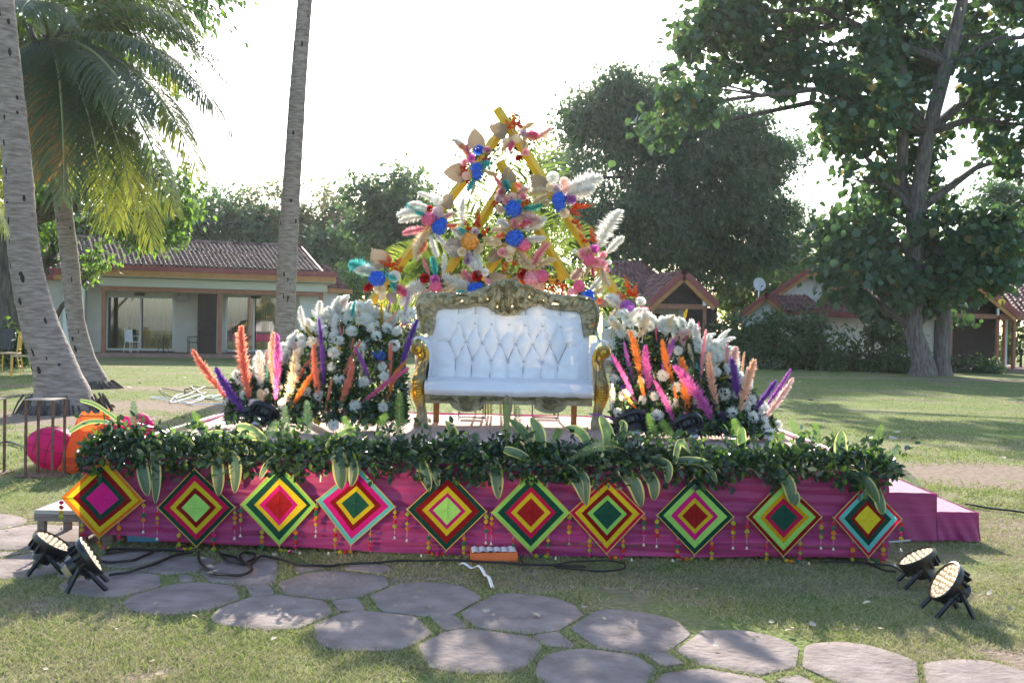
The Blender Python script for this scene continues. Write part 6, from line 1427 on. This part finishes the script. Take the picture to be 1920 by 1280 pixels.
# ---- the two flower beds
def C6(x, y): return (340 + x / 4, 540 + y / 4)
def C7(x, y): return (1100 + x / 4, 540 + y / 4)
def bed(lab, Cf, xs, tops, base_y, plumes, mums, hyds, side):
    ctr = PY(*Cf(xs[len(xs) // 2], base_y), 8.5); t = empty('flower_bed', Vector((ctr.x, 8.6, SZ)), lab, 'flower bed')
    # foliage mass, taller and deeper toward the sofa
    n = 15000; u = frs.rand(n); X = xs[0] + (xs[-1] - xs[0]) * u; top = np.interp(X, xs, tops); v = frs.rand(n) ** 1.15; Yp = base_y + (top - base_y) * v
    P = np.zeros((n, 3))
    for i in range(n):
        yy = 8.25 + .75 * v[i] + frs.normal() * .10; P[i] = PY(*Cf(X[i], Yp[i]), yy)
    P[:, 2] = np.maximum(P[:, 2], SZ + .02)
    dens = np.array([noise.noise(Vector((p[0] * 5, p[1] * 5, p[2] * 5))) for p in P]); kp = dens > -.30; P = P[kp]; n = len(P)
    A_ = orient(frs.normal(size=(n, 3)) + np.array([0, -.3, .2]), frs.normal(size=(n, 3)) * .7 + np.array([0, -.5, .7]))
    ch = frs.choice(3, n, p=[.74, .18, .08])
    S = frs.uniform(.028, .06, n)
    idx = np.argsort(P[:, 1] + frs.rand(n) * .3)[:120]; lm = [leafmesh('leaf', T_LEAF, m) for m in (ML_gar, ML_gar2, ML_euc)]
    for i in idx: inst('leaf', lm[ch[i]], Matrix(((*(A_[i, 0] * S[i]), P[i, 0]), (*(A_[i, 1] * S[i]), P[i, 1]), (*(A_[i, 2] * S[i]), P[i, 2]), (0, 0, 0, 1))), t)
    k2 = np.ones(n, bool); k2[idx] = False
    cloud('foliage', P[k2], A_[k2], S[k2], T_LEAF, [ML_gar, ML_gar2, ML_euc], t, 'stuff', choice=ch[k2])
    def yat(x, y):
        top = np.interp(x, xs, tops); v = max(0, min(1, (base_y - y) / (base_y - top + 1e-3))); return 8.12 + .72 * v
    for e in plumes:
        x0, y0, x1, y1, c = e[:5]; f = e[5] if len(e) > 5 else 1
        p0 = PY(*Cf(x0, y0), yat(x0, y0) + .03); p1 = PY(*Cf(x1, y1), yat(x0, y0) - .02 + .05 * frs.rand())
        o = plume(t, p0, p1, c, e[6] if len(e) > 6 else None, fat=f * (.72 if c not in ('white', 'cream') else 1.1))
    for q in range(22):
        x = frs.uniform(xs[1], xs[-2]); y = np.interp(x, xs, tops) + frs.uniform(-25, 90); p0 = PY(*Cf(x, y + 60), yat(x, y) - .03); a_ = frs.normal() * .5
        plume(t, p0, p0 + Vector((math.sin(a_), -.1, math.cos(a_))) * frs.uniform(.14, .24), ('white', 'white', 'cream', 'blush', 'white')[frs.randint(0, 5)], None, 1.3)
    mums = list(mums) + [(x_, np.interp(x_, xs, tops) + frs.uniform(-20, 130)) for x_ in frs.uniform(xs[2], xs[-2], 26)]
    for (x, y) in mums:
        p = PY(*Cf(x, y), yat(x, y) - .05); r_ = frs.uniform(.044, .062); n_ = Vector((frs.normal() * .5, -1, .35 + frs.normal() * .35))
        ball(t, p, r_, None, CH[frs.randint(0, 2)], 'chrysanthemum', n_)
        b = MB()
    b = MB()
    for (x, y) in mums:
        p = PY(*Cf(x, y), yat(x, y) - .02); b.tube([p, p + Vector((frs.normal() * .03, .05, -.10)), p + Vector((frs.normal() * .05, .12, -.25))], .0025, 4)
    b.build('flower_stems', M_rachis, t, kind='stuff')
    for (x, y, r_, c) in hyds: ball(t, PY(*Cf(x, y), yat(x, y) + .02), r_ / 4 / FPX * 8.7, c, HY[0], 'hydrangea')
    return t
LP = [(360, 850, 62, 480, 'coral', .8), (345, 800, 70, 500, 'peach', .6), (490, 960, 232, 612, 'purple', 1), (520, 860, 388, 300, 'coral', 1), (495, 760, 455, 335, 'peach', .9), (690, 760, 680, 340, 'peach', .8), (705, 850, 742, 345, 'magenta', .7), (600, 760, 570, 475, 'white', .9), (640, 740, 650, 570, 'teal', .6),
      (780, 880, 905, 490, 'cream', .8), (850, 740, 945, 525, 'coral', .9), (825, 895, 985, 630, 'orange', .7), (1045, 880, 955, 430, 'coral', .8), (960, 520, 1025, 385, 'coral', .6), (1065, 780, 1062, 235, 'purple', .5), (1185, 890, 1325, 560, 'coral', 1.1), (1210, 660, 1332, 392, 'coral', .6),
      (1075, 940, 1135, 680, 'coral', .5), (1272, 480, 1282, 370, 'coral', .7), (1430, 730, 1318, 445, 'violet', .7), (1350, 690, 1345, 470, 'cream', .6), (1540, 850, 1610, 600, 'orange', .8), (1570, 650, 1562, 405, 'coral', .8), (1640, 640, 1735, 232, 'purple', .8), (1345, 865, 1695, 585, 'hot', .6),
      (1560, 690, 1682, 555, 'orange', .8), (1490, 290, 1518, 108, 'yellow', 1), (1270, 300, 1290, 95, 'teal', .9), (1545, 200, 1578, 85, 'violet', .8), (1120, 290, 1095, 145, 'white', 1.1), (1050, 250, 970, 172, 'white', .8), (1000, 400, 930, 290, 'olive', .9), (1500, 320, 1615, 155, 'peach', .8), (1665, 280, 1705, 20, 'lilac', .7),
      (1240, 130, 1238, 55, 'white', .8), (1210, 380, 1180, 290, 'pink', .9), (1000, 300, 935, 240, 'white', 1.2), (870, 470, 810, 420, 'white', 1.1), (900, 430, 850, 360, 'white', 1.1), (1160, 400, 1130, 200, 'white', 1), (590, 900, 600, 760, 'cream', 1.4), (640, 860, 720, 900, 'cream', 1), (430, 720, 400, 620, 'white', .9), (800, 520, 860, 470, 'white', 1.2),
      (1400, 280, 1420, 170, 'blush', 1), (1650, 300, 1760, 200, 'yellow', .6), (1620, 300, 1700, 250, 'hot', .7), (1780, 330, 1830, 220, 'yellow', .7), (340, 900, 330, 820, 'white', .9), (530, 930, 545, 850, 'white', 1), (890, 560, 870, 450, 'cream', 1), (1370, 260, 1350, 150, 'white', 1.1), (1200, 1010, 1230, 920, 'mauve', .8), (250, 950, 420, 900, 'violet', .4), (500, 700, 480, 560, 'white', .8)]
LM = [(1180, 150), (1330, 140), (1255, 235), (1180, 240), (1100, 200), (1280, 330), (1430, 300), (1465, 360), (1340, 240), (1620, 330), (1755, 280), (1720, 190), (1590, 230), (1600, 430), (1140, 490), (1130, 595), (1180, 690), (1370, 710), (1510, 590), (1310, 885), (1035, 805), (940, 780), (722, 740), (480, 800), (640, 790), (540, 880), (770, 870),
      (1340, 440), (1510, 890), (1690, 740), (1525, 665), (780, 530), (880, 480), (840, 420), (1010, 300), (960, 270), (1150, 360), (1180, 400), (420, 650), (540, 620), (850, 590), (1140, 1030), (1060, 340), (1230, 180), (1290, 190), (1390, 210), (1500, 190), (1540, 300), (1060, 230), (1680, 250), (900, 380), (990, 400), (1400, 160), (1650, 200), (590, 600), (680, 560), (450, 700)]
LH_ = [(1490, 510, 40, 'blue'), (1450, 500, 26, 'blue'), (1490, 555, 18, 'red'), (1020, 990, 28, 'yellow'), (1570, 270, 26, 'pink'), (1180, 260, 20, 'pink')]
bed('flower bed left of the sofa, coral and purple plumes over white chrysanthemums', C6, [340, 430, 560, 760, 960, 1100, 1300, 1500, 1620, 1690], [760, 640, 560, 480, 260, 180, 150, 170, 230, 700], 1000, LP, LM, LH_, -1)
RP = [(370, 860, 212, 485, 'magenta', .6), (350, 700, 268, 405, 'violet', .6), (250, 640, 182, 505, 'violet', .8), (410, 700, 348, 315, 'orange', .9), (440, 860, 400, 660, 'orange', .8), (490, 810, 398, 440, 'magenta', 1.1), (528, 410, 512, 272, 'hot', .7), (650, 730, 545, 395, 'orange', .9), (690, 900, 640, 740, 'orange', .9), (665, 1030, 535, 680, 'magenta', .8),
      (550, 690, 645, 385, 'violet', .8), (760, 940, 722, 525, 'orange', .9), (735, 760, 730, 600, 'yellow', .8), (965, 1020, 712, 550, 'magenta', 1.1), (885, 1065, 735, 930, 'pink', .8), (985, 930, 888, 490, 'peach', .8), (855, 710, 882, 312, 'pink', .5), (1140, 870, 1098, 530, 'purple', .9), (1145, 940, 1245, 540, 'peach', .9), (1160, 670, 1180, 482, 'peach', .5),
      (1255, 925, 1425, 703, 'purple', .9), (1335, 900, 1552, 625, 'violet', .7), (1310, 1005, 1565, 690, 'blush', .8), (1340, 900, 1470, 850, 'pink', .8), (930, 500, 1095, 455, 'teal', 1), (660, 320, 600, 205, 'teal', .9), (640, 330, 660, 240, 'teal', .9), (950, 430, 1065, 300, 'white', .8), (900, 450, 1100, 345, 'white', .8), (730, 245, 748, 160, 'yellow', .8), (385, 920, 278, 785, 'orange', .8),
      (245, 985, 20, 935, 'violet', .5), (1030, 1010, 1020, 920, 'purple', 1), (1210, 1040, 1240, 1000, 'purple', 1), (190, 920, 205, 715, 'white', .7), (1040, 600, 1050, 410, 'pink', .8), (830, 310, 845, 255, 'hot', .7), (800, 560, 760, 420, 'cream', .7), (860, 560, 960, 480, 'cream', .9), (180, 380, 180, 310, 'cream', .8), (700, 280, 790, 380, 'cream', .9), (840, 600, 1000, 590, 'cream', .8), (980, 690, 1100, 640, 'yellow', .6), (60, 320, 100, 400, 'teal', .5), (30, 290, 60, 260, 'gold', .9),
      (390, 270, 400, 180, 'yellow', .5), (590, 500, 560, 610, 'violet', .8), (840, 650, 820, 560, 'teal', .7), (730, 400, 770, 360, 'hot', .8), (500, 640, 530, 760, 'cream', .6), (800, 880, 810, 800, 'cream', .8), (1200, 800, 1210, 680, 'lilac', .6), (640, 590, 720, 640, 'violet', .8), (180, 620, 230, 640, 'pink', 1), (860, 400, 960, 330, 'white', .9), (560, 230, 640, 290, 'teal', .7)]
RMm = [(210, 690), (280, 800), (400, 700), (425, 840), (510, 810), (570, 660), (672, 740), (640, 870), (690, 470), (850, 860), (580, 330), (570, 250), (490, 240), (330, 260), (210, 270), (270, 340), (340, 350), (700, 330), (760, 320), (820, 360), (710, 260), (420, 260), (970, 630), (1040, 790), (1120, 800), (1090, 940), (1230, 840), (1190, 880), (1240, 970), (1320, 900), (1430, 1020), (1380, 1090),
       (1070, 650), (230, 940), (530, 960), (880, 440), (910, 385), (960, 420), (1010, 450), (650, 260), (260, 200), (300, 220), (480, 290), (770, 270), (840, 410), (940, 470), (620, 240), (390, 230), (180, 240), (1060, 460), (1340, 1060), (780, 300), (450, 210)]
RH = [(210, 640, 30, 'pink'), (270, 750, 24, 'purple'), (330, 160, 30, 'violet')]
bed('flower bed right of the sofa, orange and magenta plumes over white chrysanthemums', C7, [195, 260, 500, 700, 900, 1080, 1200, 1330, 1400], [600, 240, 260, 280, 400, 520, 700, 900, 1000], 1090, RP, RMm, RH, 1)

# ---- garland along the front edge
def edge_px(px):   # vertical pixel of the deck edge
    return 852 + (px - 165) * (902 - 852) / 1503
GA = empty('leaf_garland', (0, SY0, SZ), 'thick dark green leaf garland with ferns and striped leaves along the platform front', 'garland')
n = 10500; u = frs.rand(n); X = SX0 - .03 + (SX1 - SX0 + .10) * u
thick = np.array([max(.45, 1 + .55 * noise.noise(Vector((x * 2.2, 0, 5))) + .5 * noise.noise(Vector((x * 6, 3, 5)))) for x in X])
ang = frs.uniform(-.5, math.pi + .6, n); rad = frs.rand(n) ** .5
Yv = SY0 + .0 + .17 * rad * np.cos(ang) * -1 + .06; Zv = SZ + .035 + (.095 * rad * np.sin(ang)) * thick + np.where(Yv < SY0 - .03, -.0 - .03 * frs.rand(n) * thick, 0)
P = np.stack([X, Yv, Zv], 1)
fb = frs.rand(n) < .09; P[fb, 1] = SY0 + .2 + .5 * frs.rand(fb.sum()); P[fb, 2] = SZ + .02 + .07 * frs.rand(fb.sum())
clump_k = np.array([noise.noise(Vector((p[0] * 3.2, p[1] * 3, 2))) > -.12 for p in P]); kp = (~fb) | clump_k; kp &= ~(fb & (np.abs(P[:, 0] - 0) < .95) & (frs.rand(n) < .75)); P = P[kp]; n = len(P)
# a few hanging and rising sprigs
sp = []
for k in range(230):
    x = frs.uniform(SX0, SX1 + .03); up_ = frs.rand() < .6; L = frs.uniform(.06, .17); y = SY0 - .06 if not up_ else SY0 + frs.uniform(-.05, .2); z = SZ + (-.02 if not up_ else .10); dx = frs.normal() * .6
    for j in range(9): t_ = j / 8; sp.append((x + dx * L * t_ + frs.normal() * .012, y - (.03 if not up_ else 0) * t_, z + (L if up_ else -L * .55) * t_))
P = np.concatenate([P, np.array(sp)]); n = len(P)
d = frs.normal(size=(n, 3)) * .8 + np.stack([np.zeros(n), np.where(P[:, 1] < SY0 + .1, -.5, .1), np.where(P[:, 2] < SZ + .02, -.5, .35)], 1)
A_ = orient(d, frs.normal(size=(n, 3)) * .6 + np.array([0, -.7, .6])); S = frs.uniform(.030, .064, n)
ch = frs.choice(3, n, p=[.80, .12, .08])
idx = np.argsort(P[:, 1] + frs.rand(n) * .25)[:260]; lm = [leafmesh('leaf', T_LEAF, m) for m in (ML_gar, ML_gar2, ML_euc)]
for i in idx: inst('leaf', lm[ch[i]], Matrix(((*(A_[i, 0] * S[i]), P[i, 0]), (*(A_[i, 1] * S[i]), P[i, 1]), (*(A_[i, 2] * S[i]), P[i, 2]), (0, 0, 0, 1))), GA)
k2 = np.ones(n, bool); k2[idx] = False
cloud('leaf_mass', P[k2], A_[k2], S[k2], T_LEAF, [ML_gar, ML_gar2, ML_euc], GA, 'stuff', choice=ch[k2])
# striped dracaena leaves: px polyline, width px
M_strG = mat('stripe_green', (.06, .12, .075), (.11, .19, .12), 12, .45, trans=.35, stretch=(20, 20, 1), tc=(.25, .42, .10))
M_strY = mat('stripe_yellow', (.50, .50, .16), (.62, .60, .26), 8, .45, trans=.4, tc=(.8, .8, .25))
def strap(pts, wpx, ys=None, par=GA, name='striped_leaf'):
    ys = ys or [SY0 - .10] * len(pts); Pw = [PY(x, y, yy) for (x, y), yy in zip(pts, ys)]; N = 14; Q = []
    m_ = len(Pw)
    for i in range(N + 1):
        s = i / N * (m_ - 1); j = min(int(s), m_ - 2); t = s - j; p0 = Pw[max(j - 1, 0)]; p1, p2 = Pw[j], Pw[j + 1]; p3 = Pw[min(j + 2, m_ - 1)]
        Q.append(.5 * ((2 * p1) + (-p0 + p2) * t + (2 * p0 - 5 * p1 + 4 * p2 - p3) * t * t + (-p0 + 3 * p1 - 3 * p2 + p3) * t ** 3))
    b = MB(); W_ = wpx / FPX * 6.35 / 2; cols_ = (-1, -.72, -.3, 0, .3, .72, 1); tw = frs.uniform(-.4, .4)
    for i in range(N + 1):
        tg = (Q[min(i + 1, N)] - Q[max(i - 1, 0)]).normalized(); sd_ = tg.cross(Vector((0, 1, 0)));
        sd_ = sd_.normalized() if sd_.length > .05 else Vector((1, 0, 0)); nn_ = sd_.cross(tg); t = i / N; w_ = W_ * (min(1, .62 + t * 1.6) if t < .5 else 1) * (max(0, 1 - ((t - .45) / .56) ** 2.6) if t > .45 else 1)
        sd_ = (sd_ * math.cos(tw * t * 2) + nn_ * math.sin(tw * t * 2))
        for c_ in cols_: b.v.append(tuple(Q[i] + sd_ * w_ * c_ + nn_ * (abs(c_) - .5) * w_ * .35))
    for i in range(N):
        for j in range(6): k = i * 7 + j; b.f.append((k, k + 1, k + 8, k + 7)); b.m.append(1 if j in (0, 5) else 0)
    return b.build(name, [M_strG, M_strY], par)
yo_, yi_ = SY0 - .14, SY0 + .05
ST_ = [([(262, 850), (268, 890), (277, 930)], 24), ([(288, 845), (292, 890), (291, 945)], 22), ([(404, 850), (408, 885), (410, 930)], 24), ([(425, 850), (440, 870), (440, 925)], 26), ([(525, 852), (500, 872), (487, 898)], 14), ([(635, 838), (637, 875), (640, 918)], 30), ([(655, 852), (663, 880), (658, 912)], 20), ([(780, 858), (795, 885), (805, 922)], 26), ([(808, 866), (816, 885), (822, 912)], 16),
       ([(928, 866), (932, 900), (935, 936)], 26), ([(1060, 874), (1085, 905), (1098, 945)], 26), ([(1075, 874), (1098, 900), (1100, 948)], 16), ([(1165, 878), (1190, 908), (1203, 950)], 28), ([(1200, 872), (1225, 905), (1226, 938)], 24), ([(1215, 862), (1250, 872), (1252, 906)], 20), ([(1265, 862), (1320, 868), (1345, 906)], 16), ([(1445, 870), (1478, 905), (1485, 945)], 26), ([(1470, 910), (1490, 930), (1490, 948)], 20),
       ([(1580, 882), (1625, 905), (1648, 945)], 24), ([(1638, 905), (1650, 940), (1655, 965)], 20)]
for p_, w_ in ST_: strap(p_, w_, [SY0 - .03] + [SY0 - .10] * (len(p_) - 1))
UPS = [([(440, 822), (480, 816), (500, 826)], 20, .02), ([(445, 800), (470, 806), (500, 825)], 20, .0), ([(350, 840), (400, 812), (440, 818)], 14, .05), ([(150, 750), (185, 762), (250, 810)], 8, .1), ([(130, 810), (170, 790), (240, 795)], 9, .1), ([(832, 850), (850, 815), (835, 788)], 24, .1), ([(990, 848), (985, 815), (955, 785)], 22, .15), ([(1010, 850), (1012, 815), (995, 782)], 26, .1),
       ([(1140, 845), (1140, 812), (1125, 778)], 24, .15), ([(1160, 840), (1170, 800), (1160, 790)], 16, .2), ([(1395, 845), (1390, 815), (1392, 800)], 20, .15), ([(1578, 880), (1577, 840), (1578, 806)], 26, .02), ([(1110, 848), (1090, 812), (1060, 800)], 20, .15), ([(945, 842), (970, 850), (995, 862)], 18, -.08), ([(1265, 870), (1275, 828), (1295, 850)], 12, -.05), ([(770, 845), (790, 858), (810, 856)], 12, -.05), ([(600, 842), (640, 812), (675, 800)], 12, .1)]
for p_, w_, dy in UPS: strap(p_, w_, [SY0 + dy + .0] * len(p_))
# fern fronds
ML_fern = leafmat('fern_green', (.05, .12, .035), (.09, .18, .05), (.24, .42, .07), .4, .5); ML_fernb = leafmat('fern_blue', (.05, .10, .06), (.09, .16, .10), (.16, .28, .12), .35, .5)
FE = [((668, 838), (655, 810), (645, 780), 0), ((755, 830), (745, 775), (750, 735), 0), ((575, 825), (578, 790), (575, 750), 1), ((540, 830), (532, 800), (535, 760), 1), ((740, 832), (700, 800), (725, 775), 0), ((770, 832), (720, 795), (765, 790), 0), ((395, 830), (380, 800), (362, 772), 0), ((255, 815), (252, 785), (250, 752), 1), ((950, 850), (948, 800), (950, 755), 0), ((968, 848), (972, 800), (970, 760), 1),
      ((1245, 845), (1225, 810), (1215, 775), 0), ((1270, 850), (1250, 800), (1240, 790), 0), ((1380, 842), (1385, 810), (1375, 785), 0), ((1520, 860), (1500, 820), (1482, 785), 0), ((1535, 862), (1530, 820), (1528, 792), 0), ((1630, 888), (1635, 840), (1655, 795), 0), ((1625, 880), (1680, 850), (1685, 835), 1), ((1650, 890), (1690, 870), (1725, 912), 1), ((1622, 862), (1628, 900), (1622, 935), 0), ((1170, 842), (1120, 822), (1065, 865), 1),
      ((1100, 850), (1150, 815), (1190, 812), 1), ((1340, 842), (1370, 850), (1378, 880), 0), ((300, 838), (330, 800), (360, 800), 1), ((870, 850), (900, 830), (890, 812), 1), ((1030, 850), (1040, 820), (1050, 805), 0), ((1440, 850), (1455, 825), (1470, 812), 0), ((480, 835), (510, 805), (520, 790), 1)]
for i, (a, c, e, k) in enumerate(FE):
    yy = SY0 + (.10 if i not in (17, 18, 19) else -.10)
    b0, b1, b2 = [PY(*q, yy) for q in (a, c, e)]
    frond(GA, b0, b1, b2, 38, .046, [ML_fernb if k else ML_fern, M_rachis], 'fern_frond', 0, .25, .0019, 300 + i, .003, side_up=Vector((0, 1, .1)))

# ================================================================ LEFT PROPS
ML_lan = mat('magenta_paper', (.62, .012, .20), (.72, .02, .26), 7, .6, trans=.45, bump=.9, bscale=9, tc=(.95, .03, .25))
ML_or = mat('orange_fabric', (.78, .14, .03), (.85, .19, .04), 9, .7, trans=.4, bump=.6, bscale=40, stretch=(1, 1, .4), tc=(.95, .2, .03))
M_ring = mat('lantern_ring', (.10, .01, .03), rough=.6)
def lantern(lab, c, r, hlen, axis, m, ribs=8, name='paper_lantern', bulge=1.0):
    c = Vector(c); t = empty(name, c, lab, 'lantern'); M = frame(c, axis)
    def f(u, v):
        a = u * 6.2832; z = (v - .5) * 2; rr = r * (1 - abs(z) ** 2.2 * .62) * (1 - .05 * abs(math.cos(a * ribs / 2)) * bulge) + .008 * noise.noise(Vector((math.cos(a) * 2, math.sin(a) * 2, z * 3)))
        return M @ Vector((rr * math.cos(a), rr * math.sin(a), z * hlen))
    b = MB(); b.grid(f, 48, 20); b.build('shade', m, t)
    b = MB()
    for vz in (.22, .5, .78): b.tube([f(i / 30, vz) for i in range(31)], .004, 4)
    for s in range(ribs): b.tube([f(s / ribs, v / 12) for v in range(13)], .003, 4)
    b.build('wire_ribs', M_ring, t, kind='stuff')
    return t
g_ = GR(92, 882); lantern('big magenta paper lantern lying behind the brown metal stand', (g_.x + .0, 9.75, .21), .215, .24, (1, .15, -.28), ML_lan)
g_ = GR(222, 812); lantern('half hidden pink paper lantern nearer the orange shade, behind the garland', PY(232, 800, 10.5) + Vector((0, 0, -.02)), .13, .13, (.3, .1, 1), ML_lan, 6)
lantern('half hidden pink paper lantern farther from the orange shade, behind the garland', PY(266, 800, 10.3), .13, .14, (-.5, .1, .8), ML_lan, 6)
g_ = GR(165, 886); t = empty('fabric_lantern', (g_.x, 9.7, 0), 'tall tapered orange fabric lantern with a fringed foot, left of the platform', 'lantern')
z_ = lambda y: PY(165, y, 9.7).z
prof = [(162, 888, 46), (161, 872, 44), (164, 852, 38), (168, 830, 37), (172, 805, 33), (176, 785, 29), (178, 777, 25)]
b = MB()
def fl_(u, v):
    s = v * (len(prof) - 1); j = min(int(s), len(prof) - 2); q = s - j; cx = prof[j][0] * (1 - q) + prof[j + 1][0] * q; cy = prof[j][1] * (1 - q) + prof[j + 1][1] * q; rr = (prof[j][2] * (1 - q) + prof[j + 1][2] * q) / FPX * 9.7
    c = PY(cx, cy, 9.7); a = u * 6.2832; rr *= 1 + .03 * math.sin(a * 7) * (1 - v) + (.02 * math.sin(a * 31) if v < .45 else .008 * math.sin(a * 23)); return (c.x + rr * math.cos(a), c.y + rr * math.sin(a), max(.01, c.z))
b.grid(fl_, 120, 24); b.build('shade', ML_or, t)
for k in range(3):
    b = MB()
    for i in range(110):
        a = i / 110 * 6.2832; p = Vector(fl_(i / 110, .06 + k * .13)); o_ = Vector((math.cos(a), math.sin(a), 0)); b.tube([p, p + o_ * .02 + Vector((0, 0, -.03)), p + o_ * .018 + Vector((random.uniform(-.01, .01), 0, -.07))], [.007, .006, .003], 4)
    b.build('fringe', ML_or, t, kind='stuff')
b = MB(); b.tube([fl_(i / 40, 1) for i in range(41)], .005, 5); b.build('top_ring', M_wood2, t)
b = MB()
for k in range(5):
    p = Vector(fl_(.55 + k * .1, 1)); b.add([p, p + Vector((.05, 0, .012)), p + Vector((.02, 0, .035 + .01 * k % 3))], [(0, 1, 2)])
b.build('torn_edge', ML_or, t)
# brown metal pedestal stands
def pedestal(lab, cx):
    g_ = GR(cx, 892); t = empty('metal_pedestal', (g_.x, 9.35, 0), lab, 'pedestal', 'brown metal display pedestals')
    H = PY(cx, 747, 9.35).z; w_ = .118; Y = 9.35; x = g_.x
    b = MB(); b.box((x - .145, Y - .12, H - .008), (x + .145, Y + .13, H)); b.build('top_plate', mat('plate', (.34, .26, .22), (.46, .37, .31), 6, .5, metal=.3), t, smooth=False)
    b = MB(); b.box((x - .20, Y - .17, .003), (x + .20, Y + .19, .014)); b.build('base_plate', M_rust, t, smooth=False)
    for sx in (-1, 1):
        for sy in (-1, 1):
            b = MB(); qx, qy = x + sx * .125 + (.02 if sy > 0 else 0), Y + sy * .10; b.box((qx - .010, qy - .010, .014), (qx + .010, qy + .010, H - .008)); b.build('upright', M_rust, t, smooth=False)
pedestal('open brown metal pedestal frame standing before the magenta lantern', 80); pedestal('second brown metal pedestal frame cut off by the left picture edge', -42)
# gold chairs and a dark chair at the far left
def chair(name, lab, loc, rz, sc_, m, cat='chair', group=None, style=0, seatm=None):
    t = empty(name, loc, lab, cat, group); t.rotation_euler = (0, 0, rz); t.scale = (sc_,) * 3
    t2_ = dict(t.items()); t['_loc'] = (0, 0, 0)
    def P_(nm, b, mm): 
        o = b.build(nm, mm, t, smooth=False); return o
    b = MB(); b.box((-.2, -.2, .42), (.2, .2, .45)); P_('seat', b, seatm or m)
    for sx in (-1, 1):
        b = MB(); b.tube([(sx * .18, -.18, .42), (sx * .185, -.19, 0)], .015, 6); P_('leg', b, m)
        b = MB(); b.tube([(sx * .17, .18, .42), (sx * .18, .25, 0)], .015, 6); P_('leg', b, m)
        b = MB(); b.tube([(sx * .17, .18, .42), (sx * .17, .23, .92)], .014, 6); P_('back_post', b, m)
    if style == 0:
        for k in range(5): x = -.12 + k * .06; b = MB(); b.tube([(x, .19, .52), (x, .225, .88)], .008, 5); P_('back_spindle', b, m)
        for z, y in ((.52, .19), (.80, .22), (.90, .23)): b = MB(); b.tube([(-.17, y, z), (.17, y, z)], .012, 6); P_('back_rail', b, m)
        for z in (.15, .28):
            for sy in (-.187, .205): b = MB(); b.tube([(-.185, sy, z), (.185, sy, z)], .009, 5); P_('stretcher', b, m)
    else:
        b = MB(); b.grid(lambda u, v: (-.17 + .34 * u, .19 + .04 * v + .03 * (2 * u - 1) ** 2 * -1, .45 + .47 * v), 8, 6); b.grid(lambda u, v: (-.17 + .34 * u, .205 + .04 * v + .03 * (2 * u - 1) ** 2 * -1, .45 + .47 * v), 8, 6); P_('backrest', b, m)
        for sx in (-1, 1): b = MB(); b.tube([(sx * .20, .2, .66), (sx * .23, .0, .67), (sx * .22, -.19, .65), (sx * .2, -.2, .45)], .016, 6); P_('armrest', b, m)
    return t
def gpt(px, py): g = GR(px, py); return (g.x, g.y, 0)
M_seat = mat('cane_seat', (.48, .34, .18), (.58, .44, .26), 30, .6)
chair('gold_chair', 'gold chair farthest left, seen side-on before the dark chair', gpt(18, 698), R(-75), 1.2, M_gold, group='gold banquet chairs', seatm=M_seat)
chair('gold_chair', 'nearer gold chair touching the leaning palm trunk on its left', gpt(40, 706), R(-60), 1.2, M_gold, group='gold banquet chairs', seatm=M_seat)
chair('gold_chair', 'gold chair peeking out between the two left palm trunks', gpt(103, 702), R(60), 1.2, M_gold, group='gold banquet chairs', seatm=M_seat)
chair('dark_chair', 'black chair with a solid back at the left picture edge', gpt(6, 690), R(10), 1.25, M_black, style=1)
zpl = .16
def vpt(px, v): u_ = UL(px, 665, v)[0]; q = W(u_, v, zpl); return (q.x, q.y, q.z)
chair('plastic_chair', 'white plastic armchair on the bungalow veranda', vpt(246, 1.0), R(55), 1.0, M_white, style=1)
chair('dark_chair', 'black armchair on the bungalow veranda against the slatted screen', vpt(362, 1.0), R(-80), 1.02, M_black, style=1)
def table(lab, loc, r=.38, m=None):
    t = empty('glass_table', loc, lab, 'table', 'round glass-topped garden tables'); c = Vector(loc)
    b = MB(); b.lathe([(0, .72), (r, .72), (r + .01, .73), (r, .74), (0, .74)], 28, Matrix.Translation(c)); b.build('table_top', M_glass, t)
    for k in range(4):
        a = k * 1.57 + .4; b = MB(); b.tube([c + Vector((math.cos(a) * q, math.sin(a) * q, z)) for q, z in ((r * .9, .72), (r * .7, .60), (.10, .42), (.06, .30), (.18, .14), (r * .75, .0))], .014, 6); b.build('leg', m or M_rust if 0 else M_cable, t)
table('round glass table between the chairs on the bungalow veranda', vpt(306, 1.1)); table('round glass table before the right bungalow window', vpt(455, 1.2))
g_ = PY(1790, 684, Y3 + 1); table('round glass table on the porch at the right edge', (g_.x, Y3 + 1, .12), .4)
